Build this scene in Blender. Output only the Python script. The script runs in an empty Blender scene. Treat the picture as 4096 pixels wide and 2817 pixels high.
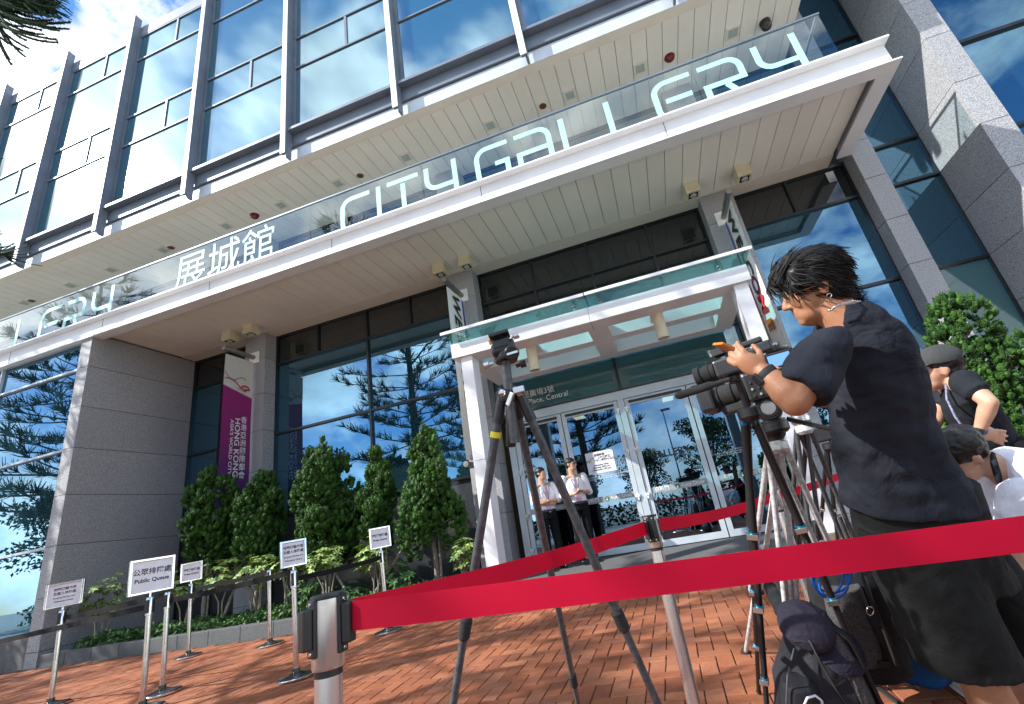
import bpy, bmesh, math, random
from mathutils import Vector, Matrix
from mathutils import noise as mnoise

SC = bpy.context.scene
COL = SC.collection
R = math.radians

# ------------------------------------------------------------------ camera
CAM_R = ((0.94297098, 0.29063249, -0.16229134), (-0.24874371, 0.29123327, -0.92374767), (-0.22120644, 0.9114362, 0.34691752))
CAM_C = Vector((0.0, 0.0, 1.08))
FPX, CX, CY = 1867.263, 2097.79, 1385.355          # focal length and principal point, photo pixels
cd = bpy.data.cameras.new('camera')
cam = bpy.data.objects.new('camera', cd)
COL.objects.link(cam)
m = Matrix.Identity(4)
for i in range(3):
    m[i][0] = CAM_R[0][i]; m[i][1] = -CAM_R[1][i]; m[i][2] = -CAM_R[2][i]
m.translation = CAM_C
cam.matrix_world = m
cd.sensor_width = 36.0
cd.lens = FPX * 36.0 / 4096.0
cd.shift_x = -(CX - 2048.0) / 4096.0
cd.shift_y = (CY - 1408.5) / 4096.0
cd.clip_start = 0.05
cd.clip_end = 3000.0
SC.camera = cam

# ------------------------------------------------------------------ sky
SUN_DIR = Vector((-0.6925, -0.4003, 0.6002)).normalized()      # towards the sun
world = bpy.data.worlds.new('World'); SC.world = world; world.use_nodes = True
wn = world.node_tree.nodes; wl = world.node_tree.links
for n in list(wn): wn.remove(n)
def wnode(t, **k):
    n = wn.new(t)
    for a, b in k.items(): setattr(n, a, b)
    return n
sky = wnode('ShaderNodeTexSky', sky_type='NISHITA', sun_disc=False, sun_elevation=math.asin(SUN_DIR.z), sun_rotation=math.atan2(SUN_DIR.x, SUN_DIR.y) % (2 * math.pi), altitude=20.0, air_density=1.0, dust_density=0.25, ozone_density=3.5)
tc = wnode('ShaderNodeTexCoord')
mp = wnode('ShaderNodeMapping'); mp.inputs['Scale'].default_value = (1.0, 1.0, 1.7); mp.inputs['Location'].default_value = (6.6, 14.2, 1.1)
wl.new(tc.outputs['Generated'], mp.inputs['Vector'])
nz = wnode('ShaderNodeTexNoise'); nz.inputs['Scale'].default_value = 3.3; nz.inputs['Detail'].default_value = 9.0; nz.inputs['Roughness'].default_value = 0.56; nz.inputs['Distortion'].default_value = 0.25
wl.new(mp.outputs['Vector'], nz.inputs['Vector'])
cr = wnode('ShaderNodeValToRGB')
cr.color_ramp.elements[0].position = 0.46; cr.color_ramp.elements[0].color = (0, 0, 0, 1)
cr.color_ramp.elements[1].position = 0.58; cr.color_ramp.elements[1].color = (1, 1, 1, 1)
wl.new(nz.outputs['Fac'], cr.inputs['Fac'])
hs = wnode('ShaderNodeHueSaturation'); hs.inputs['Saturation'].default_value = 1.2
wl.new(sky.outputs['Color'], hs.inputs['Color'])
# clouds lit by the same sky: a white-ish version of it plus a constant
cm = wnode('ShaderNodeMix', data_type='RGBA', blend_type='MIX')
bw = wnode('ShaderNodeRGBToBW'); wl.new(sky.outputs['Color'], bw.inputs['Color'])
ml = wnode('ShaderNodeMath', operation='MULTIPLY_ADD'); ml.inputs[1].default_value = 1.0; ml.inputs[2].default_value = 8.0
wl.new(bw.outputs['Val'], ml.inputs[0])
# thicker parts of a cloud are brighter, thin and inner folds greyer
nz2 = wnode('ShaderNodeTexNoise'); nz2.inputs['Scale'].default_value = 7.0; nz2.inputs['Detail'].default_value = 6.0
wl.new(mp.outputs['Vector'], nz2.inputs['Vector'])
mr2 = wnode('ShaderNodeMapRange'); mr2.inputs['From Min'].default_value = 0.32; mr2.inputs['From Max'].default_value = 0.66; mr2.inputs['To Min'].default_value = 0.50; mr2.inputs['To Max'].default_value = 1.12
wl.new(nz2.outputs['Fac'], mr2.inputs['Value'])
ml2 = wnode('ShaderNodeMath', operation='MULTIPLY'); wl.new(ml.outputs['Value'], ml2.inputs[0]); wl.new(mr2.outputs['Result'], ml2.inputs[1])
wl.new(cr.outputs['Color'], cm.inputs['Factor'])
wl.new(hs.outputs['Color'], cm.inputs['A']); wl.new(ml2.outputs['Value'], cm.inputs['B'])
bg = wnode('ShaderNodeBackground'); bg.inputs['Strength'].default_value = 0.15
wl.new(cm.outputs['Result'], bg.inputs['Color'])
wo = wnode('ShaderNodeOutputWorld'); wl.new(bg.outputs['Background'], wo.inputs['Surface'])

# ------------------------------------------------------------------ sun and exposure
sl = bpy.data.lights.new('sun', 'SUN'); sl.energy = 4.6; sl.angle = R(0.53); sl.color = (1.0, 0.965, 0.91)
sun = bpy.data.objects.new('sun', sl); COL.objects.link(sun)
sun.rotation_euler = SUN_DIR.to_track_quat('Z', 'Y').to_euler()
sun.location = (-12, -7, 12)
SC.view_settings.view_transform = 'Standard'
SC.view_settings.look = 'None'
SC.view_settings.exposure = 0.92
SC.view_settings.gamma = 1.0
SC.view_settings.use_curve_mapping = False
SC.cycles.use_denoising = True
SC.cycles.max_bounces = 10
SC.cycles.diffuse_bounces = 4
SC.cycles.glossy_bounces = 5
SC.cycles.transparent_max_bounces = 24
SC.cycles.sample_clamp_indirect = 12.0
SC.cycles.caustics_reflective = True

# ------------------------------------------------------------------ pixel helpers (photo shown 2321 wide)
K = 4096.0 / 2321.0
def ray(dx, dy):
    x = (dx * K - CX) / FPX; y = (dy * K - CY) / FPX
    return Vector([CAM_R[0][i] * x + CAM_R[1][i] * y + CAM_R[2][i] for i in range(3)])
def P(dx, dy, depth):            # a point at that depth along the viewing axis
    return CAM_C + ray(dx, dy) * depth
def PX(dx, dy, x): r = ray(dx, dy); return CAM_C + r * ((x - CAM_C.x) / r.x)
def PY(dx, dy, y): r = ray(dx, dy); return CAM_C + r * ((y - CAM_C.y) / r.y)
def PZ(dx, dy, z): r = ray(dx, dy); return CAM_C + r * ((z - CAM_C.z) / r.z)
GS = 0.0183
def G(x, y):                     # height of the paving: it climbs gently towards the building
    return GS * min(max(y, 0.0), 7.3)
def PG(dx, dy):
    r = ray(dx, dy); t = -CAM_C.z / (r.z - GS * r.y); return CAM_C + r * t
def proj(p):
    d = Vector(p) - CAM_C
    c = [sum(CAM_R[k][i] * d[i] for i in range(3)) for k in range(3)]
    if c[2] <= 0.01: return None
    return ((CX + FPX * c[0] / c[2]) / K, (CY + FPX * c[1] / c[2]) / K, c[2])

# ------------------------------------------------------------------ materials
MATS = {}
def newmat(name):
    mt = bpy.data.materials.new(name); mt.use_nodes = True
    MATS[name] = mt
    nt = mt.node_tree
    return mt, nt.nodes, nt.links, nt.nodes['Principled BSDF'], nt.nodes['Material Output']
def setp(b, **k):
    for a, v in k.items():
        nm = {'col': 'Base Color', 'rough': 'Roughness', 'metal': 'Metallic', 'ior': 'IOR', 'spec': 'Specular IOR Level', 'coat': 'Coat Weight', 'coatr': 'Coat Roughness', 'sheen': 'Sheen Weight', 'emis': 'Emission Strength', 'emc': 'Emission Color', 'tr': 'Transmission Weight', 'sss': 'Subsurface Weight'}[a]
        if a in ('col', 'emc'): v = (v[0], v[1], v[2], 1.0)
        b.inputs[nm].default_value = v
def noisy(name, c1, c2, scale=8.0, detail=4.0, rough=0.6, bump=0.0, bscale=None, metal=0.0, lo=0.35, hi=0.65, island=0.0, coord='Object', spec=0.5, rvar=0.0, **kw):
    mt, nn, ll, b, o = newmat(name)
    t = nn.new('ShaderNodeTexCoord')
    n = nn.new('ShaderNodeTexNoise'); n.inputs['Scale'].default_value = scale; n.inputs['Detail'].default_value = detail
    ll.new(t.outputs[coord], n.inputs['Vector'])
    c = nn.new('ShaderNodeValToRGB')
    c.color_ramp.elements[0].position = lo; c.color_ramp.elements[0].color = (*c1, 1)
    c.color_ramp.elements[1].position = hi; c.color_ramp.elements[1].color = (*c2, 1)
    ll.new(n.outputs['Fac'], c.inputs['Fac'])
    src = c.outputs['Color']
    if island > 0:
        g = nn.new('ShaderNodeNewGeometry'); oi = nn.new('ShaderNodeObjectInfo')
        ad = nn.new('ShaderNodeMath'); ad.operation = 'ADD'
        ll.new(g.outputs['Random Per Island'], ad.inputs[0]); ll.new(oi.outputs['Random'], ad.inputs[1])
        fr = nn.new('ShaderNodeMath'); fr.operation = 'FRACT'; ll.new(ad.outputs[0], fr.inputs[0])
        mr = nn.new('ShaderNodeMapRange'); mr.inputs['To Min'].default_value = 1 - island; mr.inputs['To Max'].default_value = 1 + island
        ll.new(fr.outputs[0], mr.inputs['Value'])
        hv = nn.new('ShaderNodeHueSaturation'); ll.new(mr.outputs['Result'], hv.inputs['Value']); ll.new(src, hv.inputs['Color'])
        src = hv.outputs['Color']
    ll.new(src, b.inputs['Base Color'])
    setp(b, rough=rough, metal=metal, spec=spec, **kw)
    if rvar > 0:
        n3 = nn.new('ShaderNodeTexNoise'); n3.inputs['Scale'].default_value = scale * 0.37; n3.inputs['Detail'].default_value = 5.0
        ll.new(t.outputs[coord], n3.inputs['Vector'])
        m3 = nn.new('ShaderNodeMapRange'); m3.inputs['To Min'].default_value = max(0.02, rough - rvar); m3.inputs['To Max'].default_value = min(1, rough + rvar)
        ll.new(n3.outputs['Fac'], m3.inputs['Value']); ll.new(m3.outputs['Result'], b.inputs['Roughness'])
    if bump > 0:
        n2 = nn.new('ShaderNodeTexNoise'); n2.inputs['Scale'].default_value = bscale or scale; n2.inputs['Detail'].default_value = 5.0
        ll.new(t.outputs[coord], n2.inputs['Vector'])
        bp = nn.new('ShaderNodeBump'); bp.inputs['Strength'].default_value = bump; bp.inputs['Distance'].default_value = 0.01
        ll.new(n2.outputs['Fac'], bp.inputs['Height']); ll.new(bp.outputs['Normal'], b.inputs['Normal'])
    return mt
def mirror_glass(name, col, ior, wave=0.02, coat=0.0, coatr=0.2, tint=(1, 1, 1), rough=0.0):
    mt, nn, ll, b, o = newmat(name)
    setp(b, col=col, rough=rough, ior=ior, spec=0.5, coat=coat, coatr=coatr)
    b.inputs['Specular Tint'].default_value = (*tint, 1)
    t = nn.new('ShaderNodeTexCoord'); n = nn.new('ShaderNodeTexNoise'); n.inputs['Scale'].default_value = 0.9; n.inputs['Detail'].default_value = 1.5
    ll.new(t.outputs['Object'], n.inputs['Vector'])
    bp = nn.new('ShaderNodeBump'); bp.inputs['Strength'].default_value = wave; bp.inputs['Distance'].default_value = 0.05
    ll.new(n.outputs['Fac'], bp.inputs['Height']); ll.new(bp.outputs['Normal'], b.inputs['Normal'])
    return mt
def thin_glass(name, tint, ior=1.9, rough=0.0, milk=0.0, milkcol=(0.7, 0.85, 0.82), gcol=(0.9, 0.97, 1.0)):
    mt, nn, ll, b, o = newmat(name)
    nn.remove(b)
    tr = nn.new('ShaderNodeBsdfTransparent'); tr.inputs['Color'].default_value = (*tint, 1)
    gl = nn.new('ShaderNodeBsdfGlossy'); gl.inputs['Roughness'].default_value = rough; gl.inputs['Color'].default_value = (*gcol, 1)
    fr = nn.new('ShaderNodeFresnel'); fr.inputs['IOR'].default_value = ior
    mx = nn.new('ShaderNodeMixShader'); gm = nn.new('ShaderNodeNewGeometry'); iv = nn.new('ShaderNodeMath'); iv.operation = 'SUBTRACT'; iv.inputs[0].default_value = 1.0
    ll.new(gm.outputs['Backfacing'], iv.inputs[1]); fm_ = nn.new('ShaderNodeMath'); fm_.operation = 'MULTIPLY'     # only the outer face of the sheet reflects
    ll.new(fr.outputs['Fac'], fm_.inputs[0]); ll.new(iv.outputs[0], fm_.inputs[1]); ll.new(fm_.outputs[0], mx.inputs['Fac'])
    src = tr.outputs[0]
    if milk > 0:
        df = nn.new('ShaderNodeBsdfDiffuse'); df.inputs['Color'].default_value = (*milkcol, 1)
        m2 = nn.new('ShaderNodeMixShader'); m2.inputs['Fac'].default_value = milk
        ll.new(src, m2.inputs[1]); ll.new(df.outputs[0], m2.inputs[2]); src = m2.outputs[0]
    ll.new(src, mx.inputs[1]); ll.new(gl.outputs[0], mx.inputs[2]); ll.new(mx.outputs[0], o.inputs['Surface'])
    return mt
def plain(name, col, rough=0.5, metal=0.0, **k):
    v = 0.88
    return noisy(name, tuple(c * v for c in col), col, scale=9.0, rough=rough, metal=metal, **k)

noisy('granite', (0.135, 0.138, 0.146), (0.415, 0.42, 0.435), scale=95.0, detail=3.0, rough=0.55, lo=0.36, hi=0.58, bump=0.15, bscale=120, island=0.06)
noisy('granite_polished', (0.02, 0.022, 0.026), (0.06, 0.065, 0.075), scale=120.0, rough=0.12, lo=0.4, hi=0.6)
noisy('kerb_granite', (0.055, 0.058, 0.062), (0.12, 0.125, 0.13), scale=90.0, rough=0.7, bump=0.2, bscale=100, island=0.1)
plain('joint_dark', (0.04, 0.04, 0.04), rough=0.9)
noisy('white_metal', (0.70, 0.71, 0.73), (0.78, 0.79, 0.80), scale=1.3, rough=0.38, rvar=0.1)
noisy('grey_metal', (0.13, 0.16, 0.205), (0.165, 0.195, 0.24), scale=2.0, rough=0.42, rvar=0.08, metal=0.25)
noisy('fin_grey', (0.15, 0.18, 0.23), (0.19, 0.22, 0.27), scale=2.0, rough=0.45, metal=0.2)
noisy('soffit', (0.74, 0.71, 0.63), (0.80, 0.77, 0.69), scale=0.8, detail=6, rough=0.36, rvar=0.08, island=0.03)
noisy('soffit_edge', (0.66, 0.62, 0.53), (0.71, 0.67, 0.58), scale=1.5, rough=0.5)
noisy('lamp_beige', (0.55, 0.49, 0.33), (0.64, 0.59, 0.43), scale=5.0, rough=0.5)
plain('frame_dark', (0.015, 0.018, 0.022), rough=0.3)
noisy('frame_alu', (0.46, 0.52, 0.57), (0.54, 0.60, 0.65), scale=3.0, rough=0.4, metal=0.2)
mirror_glass('glass_upper', (0.02, 0.075, 0.095), 4.0, wave=0.012, coat=0.07, coatr=0.25, tint=(0.62, 0.86, 1.0), rough=0.05)
mirror_glass('glass_ground', (0.010, 0.03, 0.040), 3.1, wave=0.03, tint=(0.36, 0.70, 1.0))
mirror_glass('glass_dark', (0.008, 0.012, 0.014), 1.75, wave=0.02)
mirror_glass('glass_teal', (0.035, 0.11, 0.12), 2.3, wave=0.02, tint=(0.8, 0.95, 1.0))
thin_glass('glass_rail', (0.90, 0.96, 0.97), ior=1.95)
thin_glass('glass_roof', (0.55, 0.80, 0.80), ior=1.7, milk=0.18, milkcol=(0.35, 0.6, 0.6))
thin_glass('glass_door', (0.34, 0.40, 0.43), ior=2.9, gcol=(0.42, 0.70, 1.0))
plain('letter_mint', (0.36, 0.64, 0.62), rough=0.6)
noisy('pale_paving', (0.42, 0.41, 0.38), (0.55, 0.54, 0.50), scale=3.0, rough=0.8)
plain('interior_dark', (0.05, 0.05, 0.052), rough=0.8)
def emis(name, col, s):
    mt, nn, ll, b, o = newmat(name); setp(b, col=col, emc=col, emis=s, rough=0.5); return mt
emis('lamp_panel', (1.0, 0.86, 0.55), 2.2)
plain('lens_grey', (0.40, 0.45, 0.42), rough=0.3)
plain('bell_red', (0.16, 0.012, 0.015), rough=0.3)
plain('bell_brown', (0.12, 0.05, 0.02), rough=0.5)
plain('black_plastic', (0.014, 0.014, 0.016), rough=0.38)
plain('black_matte', (0.02, 0.02, 0.022), rough=0.7)
plain('cast_grey', (0.34, 0.34, 0.34), rough=0.4, metal=0.6)
noisy('chrome', (0.62, 0.62, 0.64), (0.72, 0.72, 0.73), scale=30, rough=0.12, metal=1.0, rvar=0.06)
noisy('asphalt', (0.06, 0.062, 0.065), (0.13, 0.13, 0.135), scale=140, rough=0.85, bump=0.5, bscale=160, lo=0.3, hi=0.7)
noisy('far_ground', (0.36, 0.33, 0.29), (0.46, 0.43, 0.38), scale=1.5, rough=0.9)
plain('mortar', (0.06, 0.05, 0.042), rough=0.95)

# ------------------------------------------------------------------ mesh builder
class MB:
    def __init__(self): self.v = []; self.f = []; self.mi = None
    def add(self, vs, fs):
        o = len(self.v); self.v += [tuple(v) for v in vs]; self.f += [tuple(i + o for i in f) for f in fs]; return self
    def box(self, x0, x1, y0, y1, z0, z1):
        if x0 > x1: x0, x1 = x1, x0
        if y0 > y1: y0, y1 = y1, y0
        if z0 > z1: z0, z1 = z1, z0
        return self.add([(x0,y0,z0),(x1,y0,z0),(x1,y1,z0),(x0,y1,z0),(x0,y0,z1),(x1,y0,z1),(x1,y1,z1),(x0,y1,z1)],
            [(0,3,2,1),(4,5,6,7),(0,1,5,4),(1,2,6,5),(2,3,7,6),(3,0,4,7)])
    def bbox(self, x0, x1, y0, y1, z0, z1, b=0.01):          # box with chamfered edges
        bm = bmesh.new(); bmesh.ops.create_cube(bm, size=1.0)
        for v in bm.verts:
            v.co = Vector(((x0 + x1) / 2 + v.co.x * (x1 - x0), (y0 + y1) / 2 + v.co.y * (y1 - y0), (z0 + z1) / 2 + v.co.z * (z1 - z0)))
        bmesh.ops.bevel(bm, geom=list(bm.edges), offset=b, segments=2, profile=0.6, affect='EDGES')
        bm.verts.index_update()
        self.add([v.co for v in bm.verts], [[v.index for v in f.verts] for f in bm.faces]); bm.free(); return self
    def obox(self, c, ax, ay, az, sx, sy, sz, b=0.0):        # oriented box: half sizes along unit axes
        t = MB()
        if b > 0: t.bbox(-sx, sx, -sy, sy, -sz, sz, b)
        else: t.box(-sx, sx, -sy, sy, -sz, sz)
        c = Vector(c)
        return self.add([c + ax * p[0] + ay * p[1] + az * p[2] for p in t.v], t.f)
    def tube(self, pts, r, n=8, cap=True, squash=None, up=None):
        pts = [Vector(p) for p in pts]
        if not hasattr(r, '__len__'): r = [r] * len(pts)
        rings = []; prev = None
        for i, p in enumerate(pts):
            t = (pts[min(i + 1, len(pts) - 1)] - pts[max(i - 1, 0)])
            if t.length < 1e-9: t = Vector((0, 0, 1))
            t.normalize()
            if prev is None:
                u = Vector(up) if up is not None else (Vector((0, 0, 1)) if abs(t.z) < 0.9 else Vector((1, 0, 0)))
                a = t.cross(u).normalized()
            else:
                a = (prev - t * prev.dot(t)).normalized()
            prev = a; b = t.cross(a)
            sq = squash or 1.0
            rings.append([p + a * (math.cos(2 * math.pi * k / n) * r[i]) + b * (math.sin(2 * math.pi * k / n) * r[i] * sq) for k in range(n)])
        vs = [v for g in rings for v in g]; fs = []
        for i in range(len(pts) - 1):
            for k in range(n):
                k2 = (k + 1) % n
                fs.append((i * n + k, i * n + k2, (i + 1) * n + k2, (i + 1) * n + k))
        if cap:
            fs.append(tuple(range(n - 1, -1, -1))); fs.append(tuple((len(pts) - 1) * n + k for k in range(n)))
        return self.add(vs, fs)
    def lathe(self, c, axis, prof, n=24, xdir=None, sx=1.0):  # prof: (radius, height along axis)
        axis = Vector(axis).normalized(); c = Vector(c)
        a = Vector(xdir).normalized() if xdir is not None else axis.orthogonal().normalized()
        b = axis.cross(a)
        vs = []; fs = []
        for r, h in prof:
            for k in range(n):
                t = 2 * math.pi * k / n
                vs.append(c + axis * h + a * (math.cos(t) * r * sx) + b * (math.sin(t) * r))
        for i in range(len(prof) - 1):
            for k in range(n):
                k2 = (k + 1) % n
                fs.append((i * n + k, i * n + k2, (i + 1) * n + k2, (i + 1) * n + k))
        fs.append(tuple(range(n - 1, -1, -1))); fs.append(tuple((len(prof) - 1) * n + k for k in range(n)))
        return self.add(vs, fs)
    def prism(self, poly, o, ax, ay, az, h):                  # polygon (2-D) in plane (ax, ay), thickness h along az
        o = Vector(o); n = len(poly)
        vs = [o + ax * p[0] + ay * p[1] for p in poly] + [o + ax * p[0] + ay * p[1] + az * h for p in poly]
        fs = [tuple(range(n - 1, -1, -1)), tuple(range(n, 2 * n))] + [(k, (k + 1) % n, n + (k + 1) % n, n + k) for k in range(n)]
        return self.add(vs, fs)
    def ball(self, c, r, n=12, m_=8, sc=(1, 1, 1)):
        c = Vector(c); vs = [c + Vector((0, 0, -r * sc[2]))]; fs = []
        for i in range(1, m_):
            t = math.pi * i / m_ - math.pi / 2
            for k in range(n):
                a = 2 * math.pi * k / n
                vs.append(c + Vector((r * sc[0] * math.cos(t) * math.cos(a), r * sc[1] * math.cos(t) * math.sin(a), r * sc[2] * math.sin(t))))
        vs.append(c + Vector((0, 0, r * sc[2])))
        for k in range(n): fs.append((0, 1 + (k + 1) % n, 1 + k))
        for i in range(m_ - 2):
            for k in range(n):
                k2 = (k + 1) % n
                fs.append((1 + i * n + k, 1 + i * n + k2, 1 + (i + 1) * n + k2, 1 + (i + 1) * n + k))
        o = 1 + (m_ - 2) * n
        for k in range(n): fs.append((o + k, o + (k + 1) % n, len(vs) - 1))
        return self.add(vs, fs)
    def mesh(self, name, mat, off=None, smooth=False):
        me = bpy.data.meshes.new(name)
        vs = self.v if off is None else [(v[0] - off[0], v[1] - off[1], v[2] - off[2]) for v in self.v]
        me.from_pydata(vs, [], self.f)
        if mat: me.materials.append(MATS[mat])
        if smooth:
            me.polygons.foreach_set('use_smooth', [True] * len(me.polygons))
            if smooth is not True:
                me.set_sharp_from_angle(angle=R(smooth))
        me.update()
        return me
    def build(self, name, mat, parent=None, smooth=False, local=False):
        off = None
        if parent is not None and not local: off = org(parent)
        me = self.mesh(name, mat, off, smooth)
        o = bpy.data.objects.new(name, me); COL.objects.link(o)
        if parent is not None: o.parent = parent; o['_org'] = list(off) if off is not None else [0, 0, 0]
        return o
ORG = {}
def org(o):
    while o.parent is not None: o = o.parent
    return ORG.get(o.name, (0, 0, 0))
def tag(o, label=None, cat=None, group=None, kind=None):
    if label: o['label'] = label
    if cat: o['category'] = cat
    if group: o['group'] = group
    if kind: o['kind'] = kind
    return o
def thing(name, label, cat, loc=(0, 0, 0), group=None):
    o = bpy.data.objects.new(name, None); COL.objects.link(o)
    o.empty_display_size = 0.1
    o.location = loc; ORG[o.name] = tuple(loc)
    return tag(o, label, cat, group)
def meshobj(name, me, parent):
    o = bpy.data.objects.new(name, me); COL.objects.link(o)
    if parent is not None: o.parent = parent
    return o
def copy_tree(o, parent=None):
    c = o.copy(); COL.objects.link(c); c.parent = parent
    for ch in list(o.children): copy_tree(ch, c)
    return c
_tcache = {}
def text_mesh(s, size=1.0, extrude=0.0, align='CENTER', bold=0.0, space=1.0, line=1.0):
    cu = bpy.data.curves.new('text', 'FONT'); cu.body = s; cu.size = size; cu.align_x = align; cu.align_y = 'CENTER'
    cu.extrude = extrude; cu.offset = bold; cu.space_character = space; cu.space_line = line; cu.resolution_u = 3
    ob = bpy.data.objects.new('text', cu)
    me = bpy.data.meshes.new_from_object(ob)
    bpy.data.objects.remove(ob); bpy.data.curves.remove(cu)
    return me
def put_text(name, s, mat, o, ax, ay, size, parent, bold=0.0, align='CENTER', sx=1.0, shear=0.0, space=1.0, line=1.0):
    """flat lettering in the plane (ax, ay) centred on o"""
    me = text_mesh(s, size, 0.0, align, bold, space, line)
    off = Vector(org(parent)); o = Vector(o)
    for v in me.vertices:
        v.co = o + ax * (v.co.x * sx + v.co.y * shear) + ay * v.co.y - off
    me.materials.clear(); me.materials.append(MATS[mat])
    return meshobj(name, me, parent)
AX, AY, AZ = Vector((1, 0, 0)), Vector((0, 1, 0)), Vector((0, 0, 1))
# ================================================================== ground, paving, ramp, kerb
rnd = random.Random(7)
g = MB()
xs = [-400, -60, 60, 400]; ys = [-400, 0.0, 7.3, 400]
for j, y in enumerate(ys):
    for x in xs: g.v.append((x, y, G(x, y) - 0.022))
for j in range(3):
    for i in range(3): g.f.append((j * 4 + i, j * 4 + i + 1, (j + 1) * 4 + i + 1, (j + 1) * 4 + i))
ground = g.build('ground', 'far_ground'); tag(ground, kind='structure')
# mortar bed under the bricks
b = MB()
b.add([(-14, -2.4, -0.012), (6.6, -2.4, -0.012), (6.6, 0, -0.012), (-14, 0, -0.012)], [(0, 1, 2, 3)])
b.add([(-14, 0, -0.012), (6.6, 0, -0.012), (6.6, 7.3, G(0, 7.3) - 0.012), (-14, 7.3, G(0, 7.3) - 0.012)], [(0, 1, 2, 3)])
paving = b.build('brick_pavement', 'mortar'); tag(paving, kind='structure')

mt, nn, ll, bb, oo = newmat('paver')
t = nn.new('ShaderNodeTexCoord'); gi = nn.new('ShaderNodeNewGeometry'); oi = nn.new('ShaderNodeObjectInfo')
ad = nn.new('ShaderNodeMath'); ad.operation = 'ADD'; ll.new(gi.outputs['Random Per Island'], ad.inputs[0]); ll.new(oi.outputs['Random'], ad.inputs[1])
fr = nn.new('ShaderNodeMath'); fr.operation = 'FRACT'; ll.new(ad.outputs[0], fr.inputs[0])
rp = nn.new('ShaderNodeValToRGB'); e = rp.color_ramp.elements
e[0].position = 0.0; e[0].color = (0.24, 0.078, 0.038, 1); e[1].position = 1.0; e[1].color = (0.40, 0.155, 0.075, 1)
x = e.new(0.5); x.color = (0.34, 0.118, 0.052, 1); x = e.new(0.8); x.color = (0.32, 0.125, 0.07, 1)
ll.new(fr.outputs[0], rp.inputs['Fac'])
n1 = nn.new('ShaderNodeTexNoise'); n1.inputs['Scale'].default_value = 1.1; n1.inputs['Detail'].default_value = 6
ll.new(gi.outputs['Position'], n1.inputs['Vector'])
n2 = nn.new('ShaderNodeTexNoise'); n2.inputs['Scale'].default_value = 130; n2.inputs['Detail'].default_value = 3
ll.new(gi.outputs['Position'], n2.inputs['Vector'])
m1 = nn.new('ShaderNodeMix'); m1.data_type = 'RGBA'; m1.blend_type = 'MULTIPLY'; m1.inputs['Factor'].default_value = 0.75
c1 = nn.new('ShaderNodeValToRGB'); c1.color_ramp.elements[0].position = 0.3; c1.color_ramp.elements[0].color = (0.62, 0.60, 0.58, 1); c1.color_ramp.elements[1].position = 0.62; c1.color_ramp.elements[1].color = (1.08, 1.05, 1.02, 1)
ll.new(n1.outputs['Fac'], c1.inputs['Fac']); ll.new(rp.outputs['Color'], m1.inputs['A']); ll.new(c1.outputs['Color'], m1.inputs['B'])
m2 = nn.new('ShaderNodeMix'); m2.data_type = 'RGBA'; m2.blend_type = 'MULTIPLY'; m2.inputs['Factor'].default_value = 0.8
c2 = nn.new('ShaderNodeValToRGB'); c2.color_ramp.elements[0].position = 0.3; c2.color_ramp.elements[0].color = (0.6, 0.6, 0.6, 1); c2.color_ramp.elements[1].position = 0.55; c2.color_ramp.elements[1].color = (1, 1, 1, 1)
ll.new(n2.outputs['Fac'], c2.inputs['Fac']); ll.new(m1.outputs['Result'], m2.inputs['A']); ll.new(c2.outputs['Color'], m2.inputs['B'])
ll.new(m2.outputs['Result'], bb.inputs['Base Color']); setp(bb, rough=0.82, spec=0.35)
bp = nn.new('ShaderNodeBump'); bp.inputs['Strength'].default_value = 0.35; bp.inputs['Distance'].default_value = 0.004
ll.new(n2.outputs['Fac'], bp.inputs['Height']); ll.new(bp.outputs['Normal'], bb.inputs['Normal'])

def brick_geo(lx, ly):           # chamfered slab, top at z = 0
    gp, c, d = 0.0032, 0.0035, 0.014
    x0, x1, y0, y1 = gp, lx - gp, gp, ly - gp
    v = [(x0, y0, -d), (x1, y0, -d), (x1, y1, -d), (x0, y1, -d),
         (x0, y0, -c), (x1, y0, -c), (x1, y1, -c), (x0, y1, -c),
         (x0 + c, y0 + c, 0), (x1 - c, y0 + c, 0), (x1 - c, y1 - c, 0), (x0 + c, y1 - c, 0)]
    f = [(8, 9, 10, 11)]
    for k in range(4):
        k2 = (k + 1) % 4
        f += [(k, k2, 4 + k2, 4 + k), (4 + k, 4 + k2, 8 + k2, 8 + k)]
    return v, f
BU = 0.1068
bricks = []
for ix in range(-122, 56):
    for iy in range(-14, 68):
        s = (ix - iy) % 4
        if s == 0: kind = 'h'
        elif s == 3: kind = 'v'
        else: continue
        x, y = ix * BU, iy * BU
        if y > 6.3 and -11.6 < x < -3.2: continue
        if y > 6.9 or (x < -11.4 and y > 6.3): continue
        bricks.append((kind, x, y))
vis = []; rest = []
for q in bricks:
    p = proj((q[1] + 0.08, q[2] + 0.08, G(q[1], q[2])))
    if p and -10 < p[0] < 2331 and -10 < p[1] < 1606: vis.append((p[2], q))
    else: rest.append(q)
vis.sort(key=lambda a: a[0])
near = [q for d, q in vis[:300]]; rest += [q for d, q in vis[300:]]
bm_h = MB().add(*brick_geo(2 * BU, BU)).mesh('brick', 'paver'); bm_v = MB().add(*brick_geo(BU, 2 * BU)).mesh('brick', 'paver')
slope = math.atan(GS)
for kind, x, y in near:
    o = meshobj('brick', bm_h if kind == 'h' else bm_v, paving)
    o.location = (x, y, G(x, y) + rnd.uniform(-0.0018, 0.0018))
    o.rotation_euler = (slope if y >= 0 else 0, rnd.gauss(0, 0.006), rnd.gauss(0, 0.006))
fb = MB(); gh = brick_geo(2 * BU, BU); gv = brick_geo(BU, 2 * BU)
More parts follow.
